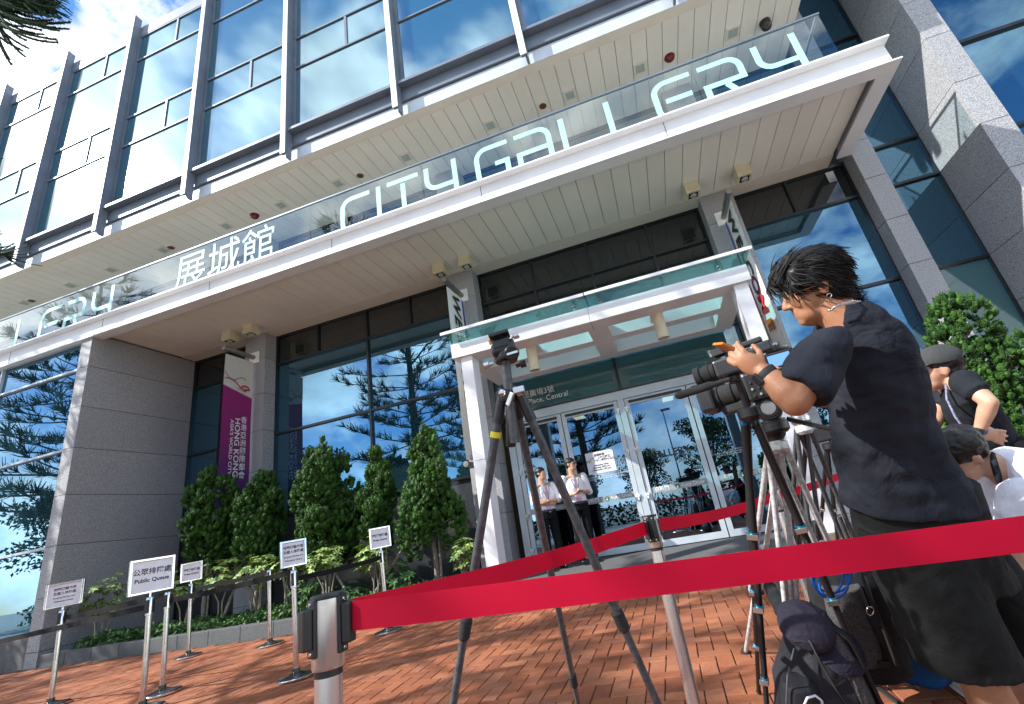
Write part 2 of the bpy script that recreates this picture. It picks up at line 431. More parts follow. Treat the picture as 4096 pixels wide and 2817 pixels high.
for kind, x, y in rest:
    v, f = gh if kind == 'h' else gv
    dz = rnd.uniform(-0.0018, 0.0018); tx = rnd.gauss(0, 0.006)
    fb.add([(x + a, y + c, G(x + a, y + c) + h + dz + tx * (a - 0.1)) for a, c, h in v], f)
o = fb.build('brick_field', 'paver', paving); tag(o, kind='stuff')

# dark ramp up to the doors
rp_ = MB()
rp_.add([(-3.35, 6.95, G(0, 6.95) - 0.05), (5.9, 6.95, G(0, 6.95) - 0.05), (5.9, 6.95, G(0, 6.95) + 0.006), (-3.35, 6.95, G(0, 6.95) + 0.006),
         (5.9, 8.6, 0.275), (-3.35, 8.6, 0.275), (5.9, 9.05, 0.28), (-3.35, 9.05, 0.28), (-3.35, 9.05, 0.05), (5.9, 9.05, 0.05)],
        [(0, 1, 2, 3), (3, 2, 4, 5), (5, 4, 6, 7), (0, 3, 5, 7, 8), (1, 9, 6, 4, 2)])
ramp = rp_.build('ramp', 'asphalt'); tag(ramp, kind='structure')

# planter: granite kerb stones round a bed of soil
plain('soil', (0.05, 0.038, 0.028), rough=0.95)
kt = thing('planter_kerb', 'low dark granite kerb edging the planting bed below the purple banner', 'kerb', (-7.4, 6.6, G(0, 6.5)))
xk = -11.12
while xk < -3.45:
    w = min(0.62, -3.40 - xk)
    MB().bbox(xk + 0.003, xk + w - 0.003, 6.53, 6.73, 0.05, 0.30 + rnd.uniform(-0.002, 0.002), 0.008).build('kerb_stone', 'kerb_granite', kt)
    xk += w
yk = 6.735
while yk < 8.5:
    w = min(0.6, 8.56 - yk)
    MB().bbox(-3.60, -3.40, yk + 0.003, yk + w - 0.003, 0.05, 0.30, 0.008).build('kerb_stone', 'kerb_granite', kt)
    yk += w
bed = MB()
nx, ny = 40, 10
for j in range(ny + 1):
    for i in range(nx + 1):
        x = -11.13 + (11.13 - 3.6) * i / nx; y = 6.72 + (8.97 - 6.72) * j / ny
        bed.v.append((x, y, 0.26 + 0.05 * math.sin(j / ny * math.pi) + 0.03 * mnoise.noise((x, y, 3))))
for j in range(ny):
    for i in range(nx):
        a = j * (nx + 1) + i; bed.f.append((a, a + 1, a + nx + 2, a + nx + 1))
o = bed.build('planting_bed', 'soil'); tag(o, kind='structure')
# ================================================================== the gallery building
YG, ZS, ZU = 8.98, 6.45, 9.29
bld = thing('gallery_building', 'grey granite and glass gallery building with finned upper storeys above a white canopy', 'building', (-3.0, 9.0, 0.1))
def slab_stack(name, x0, x1, y0, y1, joints, core=True):
    c = MB().box(x0 + 0.012, x1 - 0.012, y0 + 0.012, y1 - 0.004, joints[0], joints[-1])
    p = c.build(name, 'joint_dark', bld)
    for a, b_ in zip(joints[:-1], joints[1:]):
        MB().bbox(x0, x1, y0, y1, a + 0.004, b_ - 0.004, 0.006).build('granite_slab', 'granite', p)
    return p
CJ = [0.10, 0.40, 1.29, 2.19, 3.09, 4.01, 4.90, 5.785, 6.445]
slab_stack('granite_pier', -11.46, -11.145, 6.52, 9.04, [0.02, 0.35, 1.205, 2.09, 3.02, 3.935, 4.80, 5.69, 6.44])
for cxx in (-8.82, -3.27, 2.24):
    slab_stack('granite_column', cxx - 0.3, cxx + 0.3, 8.58, 9.04, CJ)
    slab_stack('granite_column', cxx - 0.3, cxx + 0.3, 8.58, 9.04, [6.80, 7.56, 8.42, 9.285])
slab_stack('granite_column', 4.67, 5.03, 8.58, 9.04, CJ[:-1] + [6.60, 7.50, 8.40, 9.30, 10.2, 11.1, 12.0])
slab_stack('granite_pier', 5.985, 6.38, 7.73, 9.06, [0.05, 0.40, 1.30, 2.2, 3.07, 3.94, 4.812, 5.684, 6.55, 7.58, 8.45, 9.32, 10.2, 11.1, 12.0, 13.0])
slab_stack('granite_column', -14.6, -14.1, 8.58, 9.04, [6.80, 7.56, 8.42, 9.285])

def glazing(name, x0, x1, y, zs, xs, mats, fr='frame_dark', fw=0.05, fd=0.06, skipv=()):
    """grid of panes between the levels zs, with uprights at xs; mats one per row"""
    f = MB()
    xe = [x0] + list(xs) + [x1]
    for i, z in enumerate(zs):
        if i == 0 or i == len(zs) - 1: h = fw * 0.6
        else: h = fw * 0.5
        f.box(x0, x1, y - fd, y + 0.02, z - h, z + h)
    for r in range(len(zs) - 1):
        a, b_ = zs[r] + fw * 0.5, zs[r + 1] - fw * 0.5
        for k, xx in enumerate(xe):
            if (r, k) in skipv: continue
            w = fw * 0.5
            f.box(xx - w, xx + w, y - fd + 0.003, y + 0.018, a + 0.0005, b_ - 0.0005)
    p = f.build(name, fr, bld)
    for r in range(len(zs) - 1):
        ks = [k for k in range(len(xe)) if (r, k) not in skipv]
        for a, b_ in zip(ks[:-1], ks[1:]):
            mm = mats[r] if isinstance(mats, (list, tuple)) else mats
            MB().box(xe[a] + 0.01, xe[b_] - 0.01, y, y + 0.012, zs[r] + 0.01, zs[r + 1] - 0.01).build('glass_pane', mm, p)
    return p
# recessed ground-floor bays
glazing('glazing_frame', -11.14, -9.12, YG, [0.3, 2.09, 3.94, 5.69, 6.45], [-10.2], ['granite_polished', 'glass_ground', 'glass_ground', 'glass_dark'])
glazing('glazing_frame', -8.52, -3.57, YG, [0.3, 2.09, 3.94, 5.69, 6.45], [-7.3, -5.92, -4.75], ['granite_polished', 'glass_ground', 'glass_ground', 'glass_dark'], skipv=((0, 1), (0, 3), (1, 1), (1, 3), (2, 1), (2, 3)))
glazing('glazing_frame', -2.97, 1.94, YG, [3.10, 3.86, 4.80, 5.69, 6.45], [-1.72, -0.45, 0.85], ['glass_teal', 'glass_dark', 'glass_dark', 'glass_dark'], skipv=((0, 1), (0, 3), (1, 1), (1, 3)))
glazing('glazing_frame', 2.54, 4.67, YG, [0.3, 2.09, 3.94, 5.69, 6.45], [3.6], ['glass_ground', 'glass_ground', 'glass_ground', 'glass_dark'], skipv=((0, 1), (1, 1), (2, 1)))
glazing('glazing_frame', 5.03, 5.985, YG, [0.3, 2.09, 3.94, 5.69, 6.555, 8.4, 9.3, 11.1], [], ['glass_teal', 'glass_teal', 'glass_ground', 'glass_ground', 'glass_ground', 'glass_ground', 'glass_ground'])
# glass to the right of the right pier and to the left of the left pier
glazing('glazing_frame', 6.38, 10.6, 8.14, [0.1, 2.09, 3.94, 5.69, 7.58, 9.42, 11.2, 13.0], [8.5], 'glass_ground', fw=0.06)
glazing('glazing_frame', -26.0, -11.46, 6.62, [0.63, 2.09, 3.95, 5.70, 6.36], [-23, -20, -17.0, -14.06], 'glass_ground', fr='frame_alu', fw=0.045)
MB().box(-26.0, -11.47, 6.56, 6.8, 0.05, 0.60).build('plinth', 'kerb_granite', bld)
# terrace wall behind the balustrade
glazing('glazing_frame', -26.0, 4.67, YG, [6.83, 8.2, 9.29], [-22.5, -19.7, -17, -14.4, -11.6, -8.52, -6.0, -3.57, -0.5, 1.94], 'glass_ground')

# ---- canopy: white channel beam, soffit panels
cn = MB()
XL, XR, YC = -26.0, 4.67, 6.47
cn.box(XL, XR, YC, YC + 0.26, 6.35, 6.375)                     # lower flange
cn.box(XL, XR - 0.03, YC + 0.14, YC + 0.17, 6.376, 6.80)       # web
cn.box(XL, XR, YC, YC + 0.26, 6.801, 6.83)                     # upper flange
cn.box(XR - 0.26, XR, YC + 0.262, 8.57, 6.35, 6.375)
cn.box(XR - 0.17, XR - 0.14, YC + 0.172, 8.57, 6.376, 6.80)
cn.box(XR - 0.26, XR, YC + 0.262, 8.57, 6.801, 6.83)
canopy = cn.build('canopy_beam', 'white_metal', bld)
MB().box(XL, XR - 0.28, YC + 0.265, 8.97, 6.78, 6.826).build('terrace_floor', 'pale_paving', bld)
j = MB()
for xx in (-16.9, -14.0, -11.05, -8.05, -5.05, -1.9, 1.37):    # joints in the fascia
    j.box(xx - 0.004, xx + 0.004, YC - 0.0025, YC + 0.005, 6.352, 6.374)
    j.box(xx - 0.005, xx + 0.005, YC + 0.1375, YC + 0.145, 6.378, 6.798)
    j.box(xx - 0.004, xx + 0.004, YC - 0.0025, YC + 0.005, 6.803, 6.829)
tag(j.build('fascia_joint', 'joint_dark', canopy), kind='stuff')
es = MB()
es.box(-11.14, XR - 0.28, YC + 0.262, YC + 0.30, 6.40, 6.49)
es.box(-11.14, XR - 0.28, 8.53, 8.975, 6.447, 6.49)
es.box(-11.14, XR - 0.28, YC + 0.305, 8.52, 6.485, 6.50)       # dark backing hidden in the joints
es.build('soffit_edge', 'soffit_edge', canopy)
x0 = 0.371 - 0.3085 * 40
while x0 < XR - 0.3:
    a = max(x0 + 0.005, -11.13); b_ = min(x0 + 0.3085 - 0.005, XR - 0.285)
    if b_ - a > 0.03:
        MB().bbox(a, b_, YC + 0.303, 8.526, 6.452, 6.484, 0.004).build('soffit_panel', 'soffit', canopy)
    x0 += 0.3085
# ---- glass balustrade with the lettering
bal = MB()
bal.box(XL, 4.20, 6.752, 6.798, 7.955, 7.985)
bal.box(4.155, 4.20, 6.80, 8.57, 7.955, 7.985)
bal.box(XL, 4.20, 6.745, 6.805, 6.831, 6.85)
rail = bal.build('handrail', 'grey_metal', bld)
pe = [-3.08 + 2.595 * k for k in range(-8, 3)] + [4.19]
for a, b_ in zip(pe[:-1], pe[1:]):
    MB().box(a + 0.006, b_ - 0.006, 6.769, 6.783, 6.852, 7.953).build('balustrade_pane', 'glass_rail', rail)
MB().box(4.171, 4.184, 6.79, 8.56, 6.852, 7.953).build('balustrade_pane', 'glass_rail', rail)

def stroke(mb, pts, w, o, ax, ay, az, th, closed=False):
    """constant-width stroke along 2-D points"""
    n = len(pts); L_, R_ = [], []
    for i in range(n):
        p = Vector(pts[i])
        if i == 0: d0 = d1 = (Vector(pts[1]) - p).normalized()
        elif i == n - 1: d0 = d1 = (p - Vector(pts[i - 1])).normalized()
        else: d0 = (p - Vector(pts[i - 1])).normalized(); d1 = (Vector(pts[i + 1]) - p).normalized()
        t = (d0 + d1).normalized(); nn_ = Vector((-t.y, t.x)); k = w / 2 / max(0.35, nn_.dot(Vector((-d1.y, d1.x))))
        L_.append(p + nn_ * k); R_.append(p - nn_ * k)
    for i in range(n - 1):
        q = [L_[i], R_[i], R_[i + 1], L_[i + 1]]
        mb.prism([(v.x, v.y) for v in q], o, ax, ay, az, th)
def arc(cx_, cy_, r, a0, a1, n=5): return [(cx_ + r * math.cos(R(a0 + (a1 - a0) * i / n)), cy_ + r * math.sin(R(a0 + (a1 - a0) * i / n))) for i in range(n + 1)]
GL = {        # letter strokes in metres, 0.9 high
 'C': [[(0.69, 0.85)] + arc(0.27, 0.63, 0.22, 90, 180) + arc(0.27, 0.27, 0.22, 180, 270) + [(0.69, 0.05)]],
 'I': [[(0.05, 0), (0.05, 0.9)]],
 'T': [[(0, 0.85), (0.69, 0.85)], [(0.35, 0), (0.35, 0.76)]],
 'Y': [[(0.05, 0.9)] + arc(0.25, 0.58, 0.20, 180, 270) + [(0.64, 0.38)], [(0.64, 0), (0.64, 0.9)]],
 'G': [[(0.69, 0.85)] + arc(0.27, 0.63, 0.22, 90, 180) + arc(0.27, 0.27, 0.22, 180, 270) + [(0.64, 0.05), (0.64, 0.44), (0.40, 0.44)]],
 'A': [[(0, 0.85)] + arc(0.44, 0.65, 0.20, 90, 0) + [(0.64, 0)], [(0.60, 0.43), (0.05, 0.43), (0.05, 0)]],
 'L': [[(0.05, 0.9), (0.05, 0.05), (0.62, 0.05)]],
 'E': [[(0.69, 0.85)] + arc(0.27, 0.63, 0.22, 90, 180) + arc(0.27, 0.27, 0.22, 180, 270) + [(0.66, 0.05)], [(0.20, 0.44), (0.64, 0.44)]],
 'R': [[(0, 0.85)] + arc(0.44, 0.65, 0.20, 90, 0) + [(0.64, 0.42), (0.05, 0.42), (0.05, 0)], [(0.36, 0.37), (0.56, 0.0)]],
}
def letters(spec, parent, y, z0):
    for ch, x in spec:
        for i_, pl in enumerate(GL[ch]):
            t_ = MB(); stroke(t_, pl, 0.10, (x, y - 0.0005 * i_, z0), AX, AZ, -AY, 0.003); t_.build('lettering', 'letter_mint', parent)
ZL = 6.88
letters(list(zip('CITYGALLERY', (-4.95, -4.11, -3.86, -3.04, -1.99, -1.16, -0.30, 0.545, 1.36, 2.185, 3.06))), rail, 6.768, ZL)
letters(list(zip('ALLERY', (-16.02, -15.16, -14.33, -13.50, -12.67, -11.80))), rail, 6.768, ZL)
put_text('lettering', '展城館', 'letter_mint', (-7.9, 6.762, 7.34), AX, AZ, 1.0, rail, bold=0.0, sx=0.92)

# ---- upper soffit
ue = MB()
ue.box(XL, 4.58, 6.72, 6.93, 9.285, 9.40)
ue.box(XL, 4.58, 6.72, 6.76, 9.401, 9.60)
ue.box(XL, 4.58, 6.93, 8.97, 9.33, 9.36)
usof = ue.build('upper_soffit_edge', 'soffit_edge', bld)
MB().box(XL, 4.58, 6.712, 6.719, 9.28, 9.595).build('soffit_fascia', 'frame_alu', usof)  # white strip; its grey shade is put into the colour here
x0 = 0.492 - 0.3013 * 70
while x0 < 4.58:
    b_ = min(x0 + 0.3013 - 0.005, 4.575)
    if b_ - x0 > 0.03: MB().bbox(x0 + 0.005, b_, 6.935, 8.965, 9.29, 9.325, 0.004).build('soffit_panel', 'soffit', usof)
    x0 += 0.3013
# ---- upper curtain wall with fins
YU = 6.67
MB().box(XL, 4.58, 6.66, 6.95, 9.62, 9.98).build('grey_beam', 'grey_metal', bld)
MB().box(XL, 4.58, 6.50, 6.655, 9.93, 10.0).build('sill_ledge', 'grey_metal', bld)
fins = [-0.53 + 2.76 * k for k in range(-9, 3)]
uz = [10.0, 11.98, 13.0, 15.2, 16.2]
cw = MB()
for z in uz: cw.box(XL, 4.6, YU - 0.03, YU + 0.03, z - 0.022, z + 0.022)
cw.box(XL, 4.6, YU - 0.035, YU + 0.5, 16.235, 16.62)
for k, fx in enumerate(fins):
    for r_ in range(4):
        xm = fx - 1.28
        if r_ in (1, 3): cw.box(xm - 0.03, xm + 0.03, YU - 0.028, YU + 0.028, uz[r_] + 0.031, uz[r_ + 1] - 0.031)
        cw.box(fx - 0.02, fx + 0.08, YU - 0.027, YU + 0.027, uz[r_] + 0.031, uz[r_ + 1] - 0.031)
curtain = cw.build('curtain_wall_frame', 'grey_metal', bld)
for k, fx in enumerate(fins):
    for r_ in range(4):
        xa, xb, xm = fx - 2.69, fx - 0.02, fx - 1.28
        cells = [(xa, xm - 0.03), (xm + 0.03, xb)] if r_ in (1, 3) else [(xa, xb)]
        for a, b_ in cells:
            o = MB().box(a + 0.002, b_ - 0.002, YU, YU + 0.012, uz[r_] + 0.032, uz[r_ + 1] - 0.032).build('glass_pane', 'glass_upper', curtain)
for fx in fins:
    f = MB().box(fx - 0.13, fx - 0.005, 6.44, 6.455, 9.27, 16.97).build('fin', 'white_metal', bld)
    s = MB()
    s.box(fx - 0.12, fx - 0.008, 6.456, 6.52, 9.28, 16.96)
    s.box(fx - 0.045, fx - 0.012, 6.521, 6.64, 9.20, 16.94)
    s.box(fx - 0.011, fx + 0.004, 6.47, 6.64, 9.20, 16.94)
    s.build('fin_web', 'fin_grey', f)
    bo = MB()
    z = 9.5
    while z < 16.9:
        bo.lathe((fx + 0.004, 6.60, z), AX, [(0.014, 0), (0.012, 0.008)], 6); bo.lathe((fx + 0.004, 6.60, z + 0.12), AX, [(0.014, 0), (0.012, 0.008)], 6)
        z += 0.9
    tag(bo.build('bolt', 'grey_metal', f), kind='stuff')
# upper block body and roof, hidden core of the building
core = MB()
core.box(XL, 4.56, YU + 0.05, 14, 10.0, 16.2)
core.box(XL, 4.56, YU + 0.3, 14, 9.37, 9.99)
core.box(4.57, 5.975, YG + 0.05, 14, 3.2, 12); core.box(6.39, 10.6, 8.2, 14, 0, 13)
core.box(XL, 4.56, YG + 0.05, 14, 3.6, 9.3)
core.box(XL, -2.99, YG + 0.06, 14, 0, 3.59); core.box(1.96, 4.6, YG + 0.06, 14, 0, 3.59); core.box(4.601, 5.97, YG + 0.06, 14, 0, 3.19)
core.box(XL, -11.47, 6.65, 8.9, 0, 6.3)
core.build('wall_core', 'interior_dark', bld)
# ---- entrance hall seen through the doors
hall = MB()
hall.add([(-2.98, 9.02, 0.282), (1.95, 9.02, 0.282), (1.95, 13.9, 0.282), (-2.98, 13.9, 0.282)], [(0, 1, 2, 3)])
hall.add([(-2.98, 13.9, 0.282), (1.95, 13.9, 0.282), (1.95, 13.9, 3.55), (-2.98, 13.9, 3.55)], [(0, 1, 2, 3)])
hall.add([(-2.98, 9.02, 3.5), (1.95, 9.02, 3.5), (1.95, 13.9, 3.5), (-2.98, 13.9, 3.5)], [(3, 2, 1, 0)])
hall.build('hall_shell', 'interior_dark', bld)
for hx, hy in ((-2.3, 11.2), (-1.9, 12.6), (-0.9, 10.9), (-1.3, 12.2), (0.1, 11.3), (0.5, 12.8), (1.2, 10.6), (1.4, 12.0)):
    MB().box(hx - 0.14, hx + 0.14, hy - 0.3, hy + 0.3, 3.46, 3.485).build('ceiling_lamp', 'lamp_panel', bld)
# ---- doors
plain('door_strip', (0.30, 0.33, 0.34), rough=0.5); plain('print_white', (0.75, 0.78, 0.78), rough=0.6); plain('print_green', (0.02, 0.17, 0.13), rough=0.5)
plain('print_black', (0.012, 0.012, 0.014), rough=0.6); plain('paper', (0.78, 0.78, 0.82), rough=0.7)
fm = MB()
fm.box(-2.80, 1.90, YG - 0.07, YG + 0.05, 2.93, 3.09)
for a, b_ in ((-2.83, -2.70), (-0.56, -0.445), (1.72, 1.86)): fm.box(a, b_, YG - 0.075, YG + 0.055, 0.28, 2.929)
fm.build('door_frame', 'frame_alu', bld)
def door(x0, x1, hinge, txt):
    w = 0.085
    d = MB()
    d.box(x0, x0 + w, YG - 0.05, YG + 0.01, 0.295, 2.92); d.box(x1 - w, x1, YG - 0.05, YG + 0.01, 0.295, 2.92)
    d.box(x0 + w, x1 - w, YG - 0.049, YG + 0.009, 2.80, 2.92); d.box(x0 + w, x1 - w, YG - 0.049, YG + 0.009, 0.295, 0.40)
    p = d.build('door', 'frame_alu', bld)
    MB().box(x0 + w, x1 - w, YG - 0.025, YG - 0.017, 0.40, 2.80).build('glass_pane', 'glass_door', p)
    MB().bbox(x0 + w - 0.01, x1 - w + 0.01, YG - 0.085, YG - 0.052, 2.83, 2.875, 0.006).build('closer', 'black_plastic', p)
    for z in (0.55, 1.15, 1.95, 2.72):
        hx = x0 - 0.02 if hinge < 0 else x1 - 0.05
        MB().bbox(hx, hx + 0.07, YG - 0.105, YG - 0.052, z, z + 0.05, 0.01).bbox(hx + 0.02, hx + 0.05, YG - 0.1, YG - 0.052, z - 0.05, z, 0.008).build('hinge', 'print_white', p)
    MB().box(x0 + w, x1 - w, YG - 0.031, YG - 0.0265, 1.17, 1.268).build('door_strip', 'door_strip', p)
    xm = (x0 + x1) / 2
    put_text('lettering', '自動門', 'print_white', (xm - 0.29, YG - 0.034, 1.222), AX, AZ, 0.085, p, bold=0.002)
    put_text('lettering', 'Auto Door', 'print_white', (xm + 0.24, YG - 0.034, 1.222), AX, AZ, 0.088, p, bold=0.001)
    c = MB().lathe((xm - 0.02, YG - 0.0315, 1.219), -AY, [(0.042, 0), (0.042, 0.002)], 20).build('door_badge', 'print_green', p)
    q = MB(); stroke(q, [(0, 0.024), (0, -0.024)], 0.009, (xm - 0.02, YG - 0.0345, 1.219), AX, AZ, -AY, 0.001); stroke(q, [(-0.018, -0.006), (0, -0.026), (0.018, -0.006)], 0.009, (xm - 0.02, YG - 0.0365, 1.219), AX, AZ, -AY, 0.001)
    q.build('door_arrow', 'print_white', p)
    if txt:
        put_text('lettering', txt, 'print_white', (xm, YG - 0.03, 1.62), AX, AZ, 0.035, p)
    return p
OH = 'Opening Hours\n10 a.m. to 6 p.m. Mondays to Thursdays, 10 a.m. to 7 p.m. Fridays\nClosed on Tuesdays (except Public Holidays)'
door(-2.69, -1.70, -1, None); d2 = door(-1.68, -0.57, 1, OH); d3 = door(-0.435, 0.70, -1, None); door(0.72, 1.71, 1, OH)
put_text('lettering', '展城館', 'print_black', (-0.82, YG - 0.03, 1.82), AX, AZ, 0.19, d2, bold=0.004)
put_text('lettering', 'GALLERY', 'print_black', (0.13, YG - 0.03, 1.80), AX, AZ, 0.17, d3, bold=0.004)
put_text('lettering', '星期一至四上午十時至下午六時', 'print_white', (0.25, YG - 0.03, 1.62), AX, AZ, 0.04, d3)
put_text('lettering', '愛丁堡廣場3號\nEdinburgh Place, Central', 'print_white', (-2.2, YG - 0.066, 3.36), AX, AZ, 0.15, bld)
# notice taped to the door
nt_ = thing('paper_notice', 'white paper notice with admission times taped to the glass door', 'notice', (-1.13, YG - 0.05, 2.0))
MB().box(-1.38, -0.86, YG - 0.036, YG - 0.0345, 1.68, 2.07).build('sheet', 'paper', nt_)
put_text('lettering', '進場時間\n上午：上午九時正\n下午：下午一時四十五分', 'print_black', (-1.12, YG - 0.038, 1.955), AX, AZ, 0.05, nt_, bold=0.001)
put_text('lettering', 'Admission Time\nMorning: 9:00 a.m.\nAfternoon: 1:45 p.m.', 'print_black', (-1.12, YG - 0.038, 1.785), AX, AZ, 0.042, nt_, bold=0.0012)

# ---- lights and bells on the soffits (each hangs from the building)
plain('lens_dark', (0.03, 0.03, 0.032), rough=0.15)
def spot(x, y, lab):
    t = thing('soffit_spotlight', lab, 'spotlight', (x, y, ZS), 'cube spotlights under the canopy')
    MB().bbox(x - 0.13, x + 0.13, y - 0.13, y + 0.13, ZS - 0.22, ZS - 0.0, 0.008).build('housing', 'lamp_beige', t)
    MB().box(x - 0.085, x + 0.085, y - 0.085, y + 0.085, ZS - 0.2235, ZS - 0.2205).build('recess', 'lens_dark', t)
    MB().lathe((x, y, ZS - 0.224), -AZ, [(0.06, 0), (0.055, 0.015), (0.0, 0.022)], 16).build('lens', 'lens_grey', t, smooth=40)
for k, (x, y) in enumerate([(2.676, 8.082), (1.758, 8.099), (-3.506, 8.12), (-2.9, 8.115), (-9.13, 8.14), (-8.49, 8.13)]):
    spot(x, y, ['beige cube spotlight right of the pillar behind the cameraman', 'beige cube spotlight left of the pillar behind the cameraman', 'beige cube spotlight left of the middle WELCOME banner pillar', 'beige cube spotlight right of the middle WELCOME banner pillar', 'beige cube spotlight left of the purple banner pillar', 'beige cube spotlight right of the purple banner pillar'][k])
for k, x in enumerate([3.361, 1.533, 0.048, -1.778, -3.878, -5.713, -7.35, -9.043, -11.13, -12.979, -14.503, -16.336, -17.9]):
    t = thing('recessed_light', 'square recessed light in the upper soffit ' + ['next to the dome camera', 'above the letter E of the big lettering', 'above the second L of the big lettering', 'above the first G of the big lettering', 'above the letters IT of the big lettering', 'left of the letter C of the big lettering', 'right above the Chinese characters', 'left above the Chinese characters', 'above the far letter Y', 'above the far letter R', 'above the far letter E', 'above the far letter L', 'at the far end of the balustrade'][k], 'ceiling light', (x, 7.75, ZU), 'recessed square lights in the upper soffit')
    MB().bbox(x - 0.13, x + 0.13, 7.62, 7.88, ZU - 0.02, ZU - 0.0, 0.004).build('frame', 'soffit_edge', t)
    MB().box(x - 0.09, x + 0.09, 7.66, 7.84, ZU - 0.0235, ZU - 0.0205).build('cover', 'lens_grey', t)
for k, (x, mt_) in enumerate([(2.133, 'bell_red'), (-0.564, 'bell_brown'), (-5.106, 'bell_brown'), (-8.166, 'bell_red'), (-10.876, 'bell_brown'), (-16.066, 'bell_brown')]):
    t = thing('soffit_speaker' if mt_ == 'bell_brown' else 'alarm_bell', ('round brown speaker grille' if mt_ == 'bell_brown' else 'round dark red alarm bell') + ' in the soffit ' + ['above the letters ER', 'above the letters ALL', 'above the letter C', 'above the Chinese characters', 'left of the Chinese characters', 'above the far letters'][k], 'speaker' if mt_ == 'bell_brown' else 'alarm bell', (x, 7.76, ZU), 'speakers in the upper soffit' if mt_ == 'bell_brown' else 'alarm bells on the upper soffit')
    MB().lathe((x, 7.76, ZU), -AZ, [(0.105, 0), (0.105, 0.015), (0.09, 0.02)], 20).build('rim', 'soffit_edge' if mt_ == 'bell_brown' else mt_, t, smooth=40)
    MB().lathe((x, 7.76, ZU - 0.0205), -AZ, ([(0.08, 0), (0.078, 0.008), (0.0, 0.012)] if mt_ == 'bell_brown' else [(0.085, 0), (0.085, 0.04), (0.05, 0.075), (0, 0.08)]), 20).build('cover', mt_, t, smooth=40)
t = thing('dome_camera', 'black dome security camera hanging from the upper soffit', 'security camera', (3.96, 7.79, ZU))
MB().lathe((3.96, 7.79, ZU), -AZ, [(0.1, 0), (0.1, 0.05), (0.085, 0.06)], 20).build('mount', 'black_plastic', t, smooth=40)
MB().lathe((3.96, 7.79, ZU - 0.06), -AZ, [(0.085, 0), (0.1, 0.04), (0.09, 0.09), (0.05, 0.13), (0, 0.14)], 20).build('dome', 'lens_dark', t, smooth=60)

# ---- banners on poles
noisy('banner_white', (0.80, 0.79, 0.77), (0.86, 0.85, 0.83), scale=2.0, rough=0.7)
plain('pole_grey', (0.30, 0.29, 0.27), rough=0.35, metal=0.7)
def banner(x, lab, z1=2.25):
    t = thing('banner', lab, 'banner', (x, 8.57, 5.85))
    MB().bbox(x - 0.14, x + 0.14, 8.55, 8.578, 5.70, 5.99, 0.006).build('wall_plate', 'banner_white', t)
    MB().lathe((x, 8.55, 5.85), -AY, [(0.055, 0), (0.055, 0.84), (0.05, 0.85), (0.0, 0.852)], 20).build('pole', 'pole_grey', t, smooth=40)
    MB().bbox(x - 0.14, x + 0.14, 8.55, 8.578, z1 - 0.22, z1 + 0.07, 0.006).build('wall_plate', 'banner_white', t)
    MB().lathe((x, 8.55, z1 - 0.08), -AY, [(0.055, 0), (0.055, 0.84), (0.05, 0.85), (0.0, 0.852)], 20).build('pole', 'pole_grey', t, smooth=40)
    return t
YB0, YB1 = 7.765, 8.54
t = banner(-8.82, 'tall purple and white banner with dragon emblem hanging beside the granite pillar')
def sheet(x, z0, z1, nz_=24, amp=0.006):
    s_ = MB(); 
    for side in (0, 1):
        for j in range(nz_ + 1):
            for i in range(5):
                yy = YB0 + (YB1 - YB0) * i / 4; z = z0 + (z1 - z0) * j / nz_
                s_.v.append((x + amp * math.sin(z * 3 + yy * 2) + (0.002 if side else -0.002), yy, z))
    for side in (0, 1):
        o_ = side * (nz_ + 1) * 5
        for j in range(nz_):
            for i in range(4):
                a = o_ + j * 5 + i; q = (a, a + 1, a + 6, a + 5); s_.f.append(q if side else q[::-1])
    return s_
# purple banner cloth: colour fields by height (printed)
mt, nn, ll, bb, oo = newmat('banner_purple')
tcn = nn.new('ShaderNodeNewGeometry'); sx_ = nn.new('ShaderNodeSeparateXYZ'); ll.new(tcn.outputs['Position'], sx_.inputs[0])
cv = nn.new('ShaderNodeMath'); cv.operation = 'MULTIPLY_ADD'; cv.inputs[1].default_value = 0.24; cv.inputs[2].default_value = -1.94; ll.new(sx_.outputs['Y'], cv.inputs[0])
zz = nn.new('ShaderNodeMath'); zz.operation = 'ADD'; ll.new(sx_.outputs['Z'], zz.inputs[0]); ll.new(cv.outputs[0], zz.inputs[1])
mr = nn.new('ShaderNodeMapRange'); mr.inputs['From Min'].default_value = 2.2; mr.inputs['From Max'].default_value = 5.8; ll.new(zz.outputs[0], mr.inputs['Value'])
rp = nn.new('ShaderNodeValToRGB'); rp.color_ramp.interpolation = 'LINEAR'; e = rp.color_ramp.elements
e[0].position = 0.0; e[0].color = (0.035, 0.015, 0.12, 1); e[1].position = 1.0; e[1].color = (0.68, 0.67, 0.64, 1)
for p_, c_ in ((0.18, (0.07, 0.015, 0.14, 1)), (0.35, (0.17, 0.012, 0.13, 1)), (0.5, (0.24, 0.012, 0.14, 1)), (0.752, (0.30, 0.014, 0.16, 1)), (0.756, (0.68, 0.67, 0.64, 1))):
    x = e.new(p_); x.color = c_
ll.new(mr.outputs['Result'], rp.inputs['Fac'])
nz2 = nn.new('ShaderNodeTexNoise'); nz2.inputs['Scale'].default_value = 1.4; ll.new(tcn.outputs['Position'], nz2.inputs['Vector'])
mm = nn.new('ShaderNodeMix'); mm.data_type = 'RGBA'; mm.blend_type = 'MULTIPLY'; mm.inputs['Factor'].default_value = 0.35
ll.new(rp.outputs['Color'], mm.inputs['A']); ll.new(nz2.outputs['Color'], mm.inputs['B']); ll.new(mm.outputs['Result'], bb.inputs['Base Color']); setp(bb, rough=0.75)
c = sheet(-8.82, 2.25, 5.72).build('cloth', 'banner_purple', t, smooth=True)
plain('dragon_red', (0.5, 0.03, 0.04), rough=0.6)
XT = -8.80
